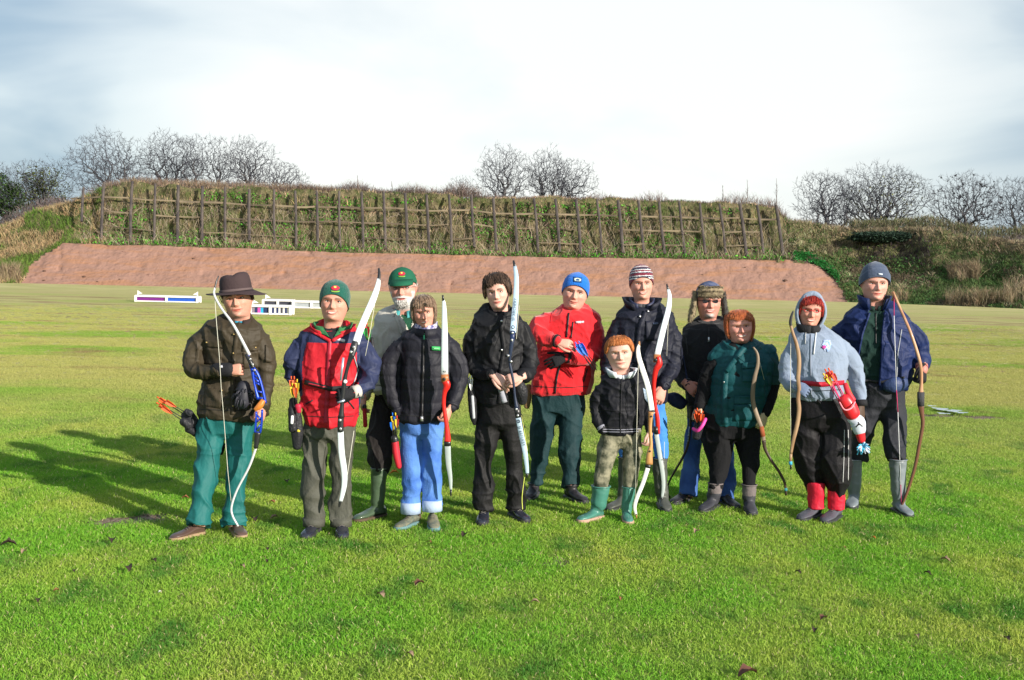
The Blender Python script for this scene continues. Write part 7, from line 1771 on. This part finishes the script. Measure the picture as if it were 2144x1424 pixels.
strip(P, [(1645, 1022, D - .01), (1645.5, 1028, D - .01)], 6, .012, M('teal_binding', (.04, .22, .25)), B, 'binding')
string(P, [(1580, 731, D + .02), (1591, 760, D + .04), (1600, 795, D + .08)], B)
# -- 11 horse bow
P = PP['woman_hoodie']; D = -.24
B = newbow(P, 'horse_bow', 'short brown wooden bow with black tips held in a blue grey glove', (1672, 812, D))
bw = M('brown_bow_wood', (.24, .135, .07), rough=.45, col2=(.36, .24, .14), vscale=7, stretch=(4, 4, .5))
strip(P, [(1656, 682, D), (1660, 698, D), (1667, 718, D), (1672, 742, D), (1673, 765, D), (1671, 792, D), (1673, 815, D), (1671, 835, D), (1673, 858, D), (1669, 888, D), (1661, 922, D), (1656, 950, D)], [5, 6, 7, 8, 8.5, 8, 7.5, 8, 8.5, 8.5, 7, 5.5], .016, bw, B, 'limb')
strip(P, [(1661, 651, D), (1657, 662, D), (1655, 674, D), (1656, 684, D)], [3, 5, 6, 5.5], .014, BLK, B, 'limb_tip')
strip(P, [(1656, 948, D), (1655, 968, D)], [6, 5.5], .014, bw, B, 'limb'); strip(P, [(1655, 966, D), (1655.5, 973, D)], 6.5, .016, M('blue_binding', (.05, .35, .55)), B, 'binding'); strip(P, [(1655.5, 972, D), (1656, 983, D)], [5, 2.5], .014, BLK, B, 'limb_tip')
string(P, [(1656, 690, D + .01), (1655, 760, D + .02), (1655, 850, D + .02), (1656, 940, D)], B)
# -- 12 longbow
P = PP['man_navy']; D = -.26
B = newbow(P, 'longbow', 'tall wooden longbow with pink and white string, held by the rightmost person', (1928, 775, D))
lw = M('yew_wood', (.40, .20, .10), rough=.35, col2=(.56, .33, .2), vscale=6, stretch=(4, 4, .4), coat=.4)
strip(P, [(1870, 611, D), (1876, 626, D), (1885, 647, D), (1905, 693, D), (1921, 740, D), (1928, 770, D), (1929, 800, D), (1928, 824, D)], [3, 4.4, 5, 5.5, 6, 6.5, 6, 10], .02, lw, B, 'limb')
strip(P, [(1928, 821, D - .002), (1928, 850, D - .002)], [14, 13], .035, M('charcoal_wrap', (.05, .05, .055), rough=.9, bump=.5), B, 'grip')
strip(P, [(1928, 849, D), (1930, 866, D), (1932, 888, D), (1926, 924, D), (1915, 980, D), (1898, 1034, D), (1887, 1060, D)], [13, 9, 7, 6.5, 6, 5, 3.5], .02, M('dark_yew', (.14, .06, .035), rough=.35, coat=.4), B, 'limb')
pk = M('crimson_serving', (.55, .03, .13), rough=.6)
string(P, [(1872, 622, D), (1872, 661, D)], B, pk, .0032); string(P, [(1872, 661, D), (1877, 818, D)], B, M('white_string', (.8, .8, .8)), .0024); string(P, [(1877, 817, D), (1880, 863, D)], B, pk, .0032); string(P, [(1880, 863, D), (1886, 1015, D)], B, MATS['white_string'], .0022); string(P, [(1886, 1015, D), (1887, 1056, D)], B, pk, .0026)

# ---- arrows and quivers
NOCKS = []
def arrow(P, nock, tip, shaft, fl, label, group, fl2=None, r=.0032, fk=1.0):
    a, b = P.p(*nock), P.p(*tip); d = unit(b - a); mb = MB()
    o = mk('arrow', *tube([a, b], r, 6, 1, round_end=False), shaft, loc=a, parent=None); setp(o, label, 'arrow', group); NOCKS.append((group, nock[0] + nock[1] * .01, o, label))
    u = unit(np.cross(d, [0, 1, .2])); w = np.cross(d, u)
    for k in range(3):
        an = .5 + k * 2.094; v = u * math.cos(an) + w * math.sin(an); s = a + d * .012; L = .075 * fk; h = .016 * fk; t = np.cross(d, v) * .0012
        q = [s, s + v * h, s + d * L * .45 + v * h * .9, s + d * L]
        mk('fletching', *loft([[x + t for x in q], [x - t for x in q]]), fl2 if (fl2 is not None and k == 0) else fl, parent=o, smooth=False)
    mk('nock', *tube([a - d * .010, a + d * .004], r * 1.5, 6, 1), fl2 or fl, parent=o)
    return o
SH = M('black_shaft', (.02, .02, .022), rough=.35); OR = M('orange_vane', (.85, .12, .03), rough=.5, trans=.2); YE = M('yellow_vane', (.75, .55, .04), rough=.5, trans=.2); GN = M('green_vane', (.03, .42, .08), rough=.5, trans=.2); RD = M('red_vane', (.65, .03, .05), rough=.5, trans=.2); BL = M('blue_vane', (.015, .17, .75), rough=.5, trans=.2); PK = M('pink_shaft', (.65, .05, .16), rough=.5); WN = M('white_nock', (.8, .8, .8))
def quiver(P, name, label, pt): e = empty(name, P.p(*pt)); setp(e, label, 'quiver', 'quivers worn by the archers'); return e
def tb(P, pts, rpx, m, root, name, flat=.7, n=4): return mk(name, *tube(P3(P, pts), np.array(rpx, float) / P.s, 12, n, flat=flat), m, parent=root)
QB = M('black_quiver_nylon', (.02, .02, .024), rough=.5, var=.3, bump=.6, wrinkle=.4)
P = PP['man_hat']
Q = quiver(P, 'quiver', 'black hip quiver with bulging pouches behind the teal trousers', (398, 885, .02))
tb(P, [(392, 868, .02), (400, 885, .02), (412, 906, .02)], [14, 17, 12], QB, Q, 'pouch'); tb(P, [(390, 862, -.03), (398, 866, -.03)], [7, 8], QB, Q, 'pocket'); tb(P, [(383, 882, -.05), (396, 892, -.05)], [9, 9], QB, Q, 'pocket'); tb(P, [(393, 898, -.03), (408, 906, -.03)], [8, 7], QB, Q, 'pocket')
for k, (a, b) in enumerate([((332, 833), (392, 872)), ((331, 845), (389, 878)), ((338, 850), (386, 884)), ((345, 838), (396, 868))]): arrow(P, (*a, -.02 * k + .02), (*b, .0), SH, OR, 'orange fletched arrow in the black quiver behind the teal trousers', 'arrows of the leftmost archer', fk=1.15)
tb(P, [(462, 915, .10), (466, 935, .10), (463, 950, .10)], [5, 6, 4], QB, Q, 'tab')
P = PP['man_red_navy']
Q = quiver(P, 'quiver', 'black and crimson hip quiver beside the olive trousers', (618, 880, -.08))
tb(P, [(613, 838, -.08), (618, 870, -.08), (622, 905, -.08), (622, 936, -.08)], [8, 13, 13, 9], QB, Q, 'pouch'); tb(P, [(611, 856, -.14), (613, 900, -.14)], [8, 9], QB, Q, 'pocket'); tb(P, [(624, 850, -.17), (626, 862, -.17)], [7, 5], M('crimson_quiver_trim', (.45, .02, .05), rough=.5), Q, 'trim'); tb(P, [(612, 872, -.19), (611, 886, -.19)], [3, 3], WN, Q, 'zip_tag'); tb(P, [(624, 902, -.18), (627, 903, -.18)], [3, 2], M('yellow_logo', (.6, .5, .05)), Q, 'logo')
for k, (a, b, f) in enumerate([((610, 792), (616, 858), OR), ((616, 792), (619, 858), OR), ((622, 798), (622, 860), YE), ((612, 806), (615, 860), YE), ((618, 808), (621, 860), OR)]): arrow(P, (*a, -.09 - .012 * k), (*b, -.1), SH, f, 'warm coloured arrow in the crimson trimmed quiver', 'arrows of the red and navy jacket', fk=1.1)
Q = quiver(P, 'back_quiver', 'red and black back quiver peeping over the shoulder of the red and navy jacket', (770, 730, .24)); tb(P, [(766, 705, .24), (772, 730, .24), (776, 765, .24)], [8, 9, 9], RD, Q, 'tube'); tb(P, [(778, 708, .22), (780, 728, .22)], [4, 4], BLK, Q, 'strap')
for k, (a, b, f) in enumerate([((763, 683), (768, 730), GN), ((768, 680), (771, 730), RD), ((772, 686), (773, 730), GN), ((766, 690), (770, 732), GN)]): arrow(P, (*a, .2 + .01 * k), (*b, .24), SH, f, 'green or red fletched arrow in the back quiver', 'arrows in the back quiver', fk=1.2)
P = PP['man_cap']
Q = quiver(P, 'quiver', 'red quiver tube hanging by the dark breeches of the bearded person', (764, 865, -.1)); tb(P, [(763, 852, -.1), (765, 892, -.1)], [4.5, 4.5], RD, Q, 'tube'); tb(P, [(763, 850, -.1), (763, 854, -.1)], [5, 5], BLK, Q, 'rim')
P = PP['woman_puffer']
Q = quiver(P, 'quiver', 'slim red tube quiver hanging beside the jeans', (831, 940, -.12)); tb(P, [(827, 922, -.12), (830, 950, -.12), (835, 976, -.12)], [7, 7.5, 6], RD, Q, 'tube', flat=1); tb(P, [(826, 918, -.12), (827, 924, -.12)], [7.5, 7.5], BLK, Q, 'rim', flat=1)
for k, (a, b, f, f2) in enumerate([((822, 868), (826, 925), YE, BL), ((828, 868), (829, 925), BL, YE), ((825, 877), (828, 925), YE, BL), ((831, 874), (831, 925), YE, RD), ((820, 880), (824, 925), BL, YE)]): arrow(P, (*a, -.13 - .01 * k), (*b, -.12), SH, f, 'yellow and blue fletched arrow in the slim red quiver', 'arrows beside the jeans', fl2=f2)
P = PP['man_black']
Q = quiver(P, 'quiver', 'black hip quiver with a white stripe beside the young person in black', (988, 850, -.08)); tb(P, [(986, 800, -.06), (988, 830, -.08), (991, 870, -.08), (994, 888, -.06)], [7, 9, 8, 4], QB, Q, 'pouch'); tb(P, [(989, 830, -.15), (992, 875, -.15)], [3, 3], M('grey_white_trim', (.45, .47, .5)), Q, 'stripe')
for k, a in enumerate([(983, 792), (987, 790), (985, 800)]): arrow(P, (*a, -.08 - .01 * k), (988 + k, 850, -.08), SH, WN, 'white fletched arrow in the quiver of the young person in black', 'arrows of the young person in black', fk=.8)
tb(P, [(1086, 800, -.17), (1092, 820, -.17), (1094, 842, -.15)], [10, 13, 9], QB, Q, 'bag')
P = PP['man_red']
for k, (a, b) in enumerate([((1206, 719), (1247, 770)), ((1213, 717), (1251, 768)), ((1210, 727), (1244, 775)), ((1217, 725), (1250, 776)), ((1207, 724), (1240, 772))]): arrow(P, (*a, -.31 - .01 * k), (*b, -.30), SH, BL, 'blue fletched arrow held in the hand of the person in scarlet', 'arrows held by the person in scarlet', fk=1.25)
Q = quiver(P, 'quiver', 'brown leather quiver edge beside the dark teal trousers', (1105, 835, .0)); tb(P, [(1107, 808, .0), (1106, 832, .0), (1103, 852, .0)], [6, 7, 6], M('tan_leather', (.22, .13, .06), rough=.6), Q, 'pouch')
P = PP['woman_red']
Q = quiver(P, 'quiver', 'hip quiver with a bright pink rim beside the teal body warmer', (1465, 890, -.14)); mk('rim', *tube([P.p(1452, 898, -.16), P.p(1460, 902, -.20), P.p(1470, 892, -.21), P.p(1477, 878, -.18)], P.m(3.6), 10, 4), M('hot_pink', (.75, .06, .33), rough=.5), parent=Q); tb(P, [(1464, 888, -.12), (1458, 915, -.10)], [11, 9], QB, Q, 'tube')
for k, a in enumerate([(1456, 862), (1460, 858), (1466, 862), (1471, 864)]): arrow(P, (*a, -.17 - .01 * k), (1463 + k, 900, -.14), SH, OR, 'orange fletched arrow in the pink rimmed quiver', 'arrows of the red haired person', fk=1.15)
P = PP['woman_hoodie']
Q = quiver(P, 'quiver', 'red hip quiver with white printed pocket and blue tassel', (1778, 850, -.24)); QR = M('red_quiver_leather', (.62, .02, .03), rough=.35, coat=.3)
tb(P, [(1768, 836, -.24), (1778, 852, -.24), (1786, 868, -.24)], [14, 16, 15], QR, Q, 'tube'); tb(P, [(1770, 805, -.22), (1776, 822, -.24), (1786, 838, -.25)], [5, 6, 6], RD, Q, 'strap')
mk('rim', *tube([P.p(1758, 843, -.30), P.p(1768, 858, -.32), P.p(1782, 855, -.31), P.p(1790, 842, -.28)], P.m(1.6), 8, 4), M('pink_rim', (.8, .25, .3)), parent=Q)
tb(P, [(1782, 876, -.22), (1795, 884, -.22), (1800, 902, -.22)], [10, 16, 13], M('white_pocket', (.55, .60, .70), rough=.5), Q, 'printed_pocket'); strip(P, [(1792, 894, -.285), (1799, 888, -.285), (1806, 893, -.285)], 3, .004, BLK, Q, 'print'); strip(P, [(1797, 884, -.285), (1799, 890, -.285)], 3, .004, BLK, Q, 'print')
tb(P, [(1800, 902, -.22), (1804, 922, -.22)], [11, 8], QR, Q, 'tube_end')
mb = MB(); r_ = np.random.default_rng(12); c = P.p(1806, 935, -.23)
for k in range(70):
    d = unit(r_.normal(size=3) * [1, 1, .9]); d[1] = -abs(d[1]); e_ = c + d * r_.uniform(.025, .06) + [0, 0, -.015]; mb.add(*tube([c, (c + e_) / 2 + [0, 0, .008], e_], [.006, .007, .003], 5, 1), k % 2)
mb.build('tassel', [M('tassel_blue', (.08, .42, .62)), M('tassel_white', (.65, .65, .75))], Q)
for k, (a, b, f) in enumerate([((1729, 776), (1762, 842), OR), ((1736, 774), (1768, 838), OR), ((1725, 785), (1757, 842), YE), ((1742, 780), (1772, 838), OR), ((1731, 788), (1764, 846), YE)]): arrow(P, (*a, -.27 - .01 * k), (*b, -.24), PK, f, 'pink shafted arrow with orange or yellow vanes in the red quiver', 'arrows of the hooded person', fk=1.15, r=.004)
P = PP['man_navy']
Q = quiver(P, 'quiver', 'dark grey quiver end hanging between the hooded person and the rightmost one', (1826, 885, .05)); tb(P, [(1836, 866, .02), (1828, 885, .02), (1821, 905, .02)], [7, 8, 4], M('slate_quiver', (.10, .10, .13), rough=.6), Q, 'pouch')
for gname in sorted({q[0] for q in NOCKS}):
    L_ = sorted([q for q in NOCKS if q[0] == gname], key=lambda q: q[1]); k = len(L_)
    W_ = {3: ['leftmost', 'middle', 'rightmost'], 4: ['leftmost', 'second from left', 'second from right', 'rightmost'], 5: ['leftmost', 'second from left', 'middle', 'second from right', 'rightmost']}[k]
    for w_, q in zip(W_, L_): q[2]['label'] = w_ + ' ' + q[3]
# ================================================================== BARRIERS, LEAVES, PUDDLE
WP = M('white_painted_board', (.74, .72, .70), rough=.6, var=.08); 
def barrier(x0, x1, ytop, ybot, label, panels, stripes=None, flags=(), yaw=.0, depth=.45):
    Y = ground_y((x0 + x1) / 2, ybot); c = at((x0 + x1) / 2, ybot, Y); c[2] = 0; W = at(x1, ybot, Y)[0] - at(x0, ybot, Y)[0]; Hh = (ybot - ytop) / (FPX / Y)
    e = empty('practice_barrier', c); setp(e, label, 'barrier', 'low white barriers standing on the field')
    n = max(2, len(panels)); xs = np.linspace(-W / 2, W / 2, n + 1)
    for q in (0, 1):
        yy = q * depth
        for nm, z, h in (('top_rail', Hh - .028, .056), ('bottom_rail', .03, .05)): mk(nm, *box(c + [0, yy, z], W, .05, h), WP, parent=e, smooth=False)
        for x in xs: mk('post', *box(c + [x, yy - .012 + .03 * q, Hh / 2], .09, .06, Hh - .002), WP, parent=e, smooth=False)
    mk('top_board', *box(c + [0, depth / 2, Hh + .012], W + .04, depth + .06, .02), WP, parent=e, smooth=False)
    for x in (xs[0], xs[-1]): mk('end_board', *box(c + [x, depth / 2, Hh * .5], .03, depth, Hh * .8), WP, parent=e, smooth=False)
    for i, col in enumerate(panels):
        if col is None: continue
        w = xs[i + 1] - xs[i] - .10
        if isinstance(col, list):
            k = len(col)
            for j, cc in enumerate(col): mk('stripe_panel', *box(c + [xs[i] + .05 + w * (j + .5) / k, .03, Hh * .48], w / k - .004, .015, Hh - .10), M('stripe_%d_%d_%d' % tuple(int(v * 99) for v in cc), cc, rough=.6), parent=e, smooth=False)
        else: mk('panel', *box(c + [(xs[i] + xs[i + 1]) / 2, .03, Hh * .48], w, .015, Hh - .10), M('panel_%d_%d_%d' % tuple(int(v * 99) for v in col), col, rough=.5), parent=e, smooth=False)
    for fx in flags:
        b = c + [fx * W / 2, .2, Hh]; mk('flag_pole', *box(b + [0, 0, .10], .025, .025, .22), WP, parent=e, smooth=False)
        mk('flag', *loft([[b + [0, .01, .20], b + [0, .01, .06], b + [-.2 if fx > 0 else .2, .01, .08]], [b + [0, -.01, .20], b + [0, -.01, .06], b + [-.2 if fx > 0 else .2, -.01, .08]]]), WP, parent=e, smooth=False)
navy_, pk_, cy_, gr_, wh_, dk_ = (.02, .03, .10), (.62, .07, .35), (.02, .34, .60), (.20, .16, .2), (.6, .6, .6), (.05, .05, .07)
barrier(284, 413, 620, 633, 'long white barrier with purple and blue panels, furthest left on the field', [(.16, .02, .20), (.02, .09, .45)], flags=(-.98, .97))
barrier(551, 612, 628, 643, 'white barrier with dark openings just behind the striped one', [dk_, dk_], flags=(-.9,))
barrier(614, 690, 631, 646, 'white barrier with pale grey openings left of the green beanie', [(.33, .36, .38), (.36, .38, .38)])
barrier(524, 608, 640, 659, 'nearest white barrier with pink, cyan and dark vertical stripes', [[gr_, navy_, pk_, cy_, navy_, navy_], [navy_, wh_, navy_, wh_, dk_, wh_, navy_, wh_]], flags=(-.95,))
LV = [(235, 1133, .085, 0, 'dark curled leaf lying just in front of the bare earth patch'), (18, 1142, .10, 0, 'large brown leaf at the left edge of the picture'), (50, 1157, .06, 1, 'brown leaf right of the large one at the left edge'), (268, 1192, .09, 0, 'blackish curled leaf, the biggest on the left of the lawn'), (155, 1196, .04, 0, 'small dark leaf standing up on the left of the lawn'), (322, 1175, .05, 0, 'dark ragged leaf right of the biggest one on the left'), (80, 1258, .06, 0, 'dark leaf low on the left of the lawn'), (118, 1236, .035, 2, 'rust coloured leaf above the dark one low on the left'), (508, 1186, .045, 1, 'pale brown leaf in front of the brown shoes'), (560, 1150, .05, 0, 'dark leaf in front of the gap between the first two people'), (560, 1175, .05, 0, 'thin dark leaf nearer than the one in the gap between the first two people'), (335, 1240, .02, 3, 'tiny white petal on the left of the lawn'), (878, 1222, .075, 4, 'arched reddish brown leaf in the middle left of the lawn'), (797, 1246, .07, 1, 'yellow brown ragged leaf left of the arched reddish one'), (900, 1134, .03, 2, 'small rust leaf in front of the jeans'), (1120, 1257, .05, 1, 'tan leaf in the middle of the lawn'), (1301, 1252, .045, 2, 'rusty leaf in front of the child'), (1458, 1117, .07, 1, 'light brown leaf in front of the snow boots'), (1829, 1128, .035, 5, 'bright orange leaf in front of the grey wellingtons'), (1770, 1147, .03, 2, 'small rust leaf in front of the red gaiters'), (1671, 1197, .05, 0, 'dark brown leaf in the middle right of the lawn'), (1942, 1200, .055, 0, 'dark bent leaf at the right of the lawn'), (1979, 1174, .07, 1, 'brown leaf above the dark bent one at the right'), (1724, 1294, .06, 4, 'reddish leaf low right in a dark tuft'), (1706, 1320, .055, 0, 'dark leaf just below the reddish one low right'), (1920, 1332, .045, 1, 'pale brown leaf low on the right of the lawn'), (1565, 1418, .11, 4, 'large curled brown leaf cut by the bottom edge'), (858, 1374, .05, 1, 'pale pinkish leaf low in the middle left'), (388, 1044, .06, 2, 'brown leaf behind the left brown shoe'), (570, 1052, .05, 2, 'rust leaf between the first two people'), (575, 1083, .07, 1, 'brown leaf in the shade between the first two people'), (826, 992, .09, 5, 'orange leaf on the grass between the wellington and the jeans'), (533, 1087, .09, 0, 'dark leaf right of the teal trouser hem'), (972, 1121, .08, 0, 'dark clump of dead leaf in front of the black boots'), (600, 1008, .07, 0, 'dark leaf behind the first two people'), (2108, 1337, .05, 0, 'dark leaf near the right edge low down')]
LC = [M('leaf_dark', (.045, .028, .02), rough=.8), M('leaf_tan', (.30, .20, .13), rough=.8), M('leaf_rust', (.28, .10, .05), rough=.8), M('petal_white', (.8, .8, .75)), M('leaf_maroon', (.11, .045, .03), rough=.7), M('leaf_orange', (.62, .18, .04), rough=.7)]
r_ = np.random.default_rng(77)
for px, py, s, c, lab in LV:
    s *= .78
    g = on_ground(px, py); g[2] = gz(g[0], g[1]) + .022; a = r_.uniform(0, 6.283); d = np.array([math.cos(a) * 1.0, math.sin(a), 0]); l = np.array([-d[1], d[0], 0]); n = 7; top = []; bot = []
    for i in range(n):
        u = i / (n - 1); w = s * .34 * math.sin(math.pi * (u * .92 + .05)) * (1 + .35 * math.sin(u * 17 + px)); 
        for q in (-1, -.4, .4, 1):
            top.append(g + d * s * (u - .5) * 1.2 + l * w * q + np.array([0, 0, abs(q) ** 1.5 * w * .75 + s * .22 * math.sin(u * 3.1)]))
    V = np.array(top); V = np.vstack([V, V + [0, 0, -.002]]); N_ = n * 4; F = []
    for i in range(n - 1):
        for j in range(3): k = i * 4 + j; F += [(k, k + 1, k + 5, k + 4), (k + N_, k + 4 + N_, k + 5 + N_, k + 1 + N_)]
    o = mk('fallen_leaf', V, F, LC[c], loc=g); setp(o, lab, 'leaf', 'fallen leaves on the grass')
# puddle
V, PF = [], []
for (px, py, sx, sy) in ((1968, 858, .12, .20), (1992, 862, .16, .22), (2012, 866, .10, .14), (1975, 868, .10, .12), (1950, 852, .07, .10)):
    g = on_ground(px, py); n = 22; k0 = len(V); V.append(g)
    for k in range(n): a = k / n * 6.283; rr = 1 + .35 * math.sin(3 * a + px) + .25 * math.sin(7 * a); V.append(g + [math.cos(a) * sx * .75 * rr, math.sin(a) * sy * .6 * rr, 0])
    PF += [(k0, k0 + 1 + k, k0 + 1 + (k + 1) % n) for k in range(n)]
V = np.array(V); V[:, 2] = .016 + .0005 * np.arange(len(V)) / len(V)
mw = bpy.data.materials.new('puddle_water'); mw.use_nodes = True; b_ = mw.node_tree.nodes['Principled BSDF']; b_.inputs['Base Color'].default_value = (.42, .50, .55, 1); b_.inputs['Roughness'].default_value = .2; b_.inputs['Specular IOR Level'].default_value = .9
setp(mk('puddle', V, PF, mw), 'shallow puddle shining in the grass at the right', kind='structure')
build_turf()
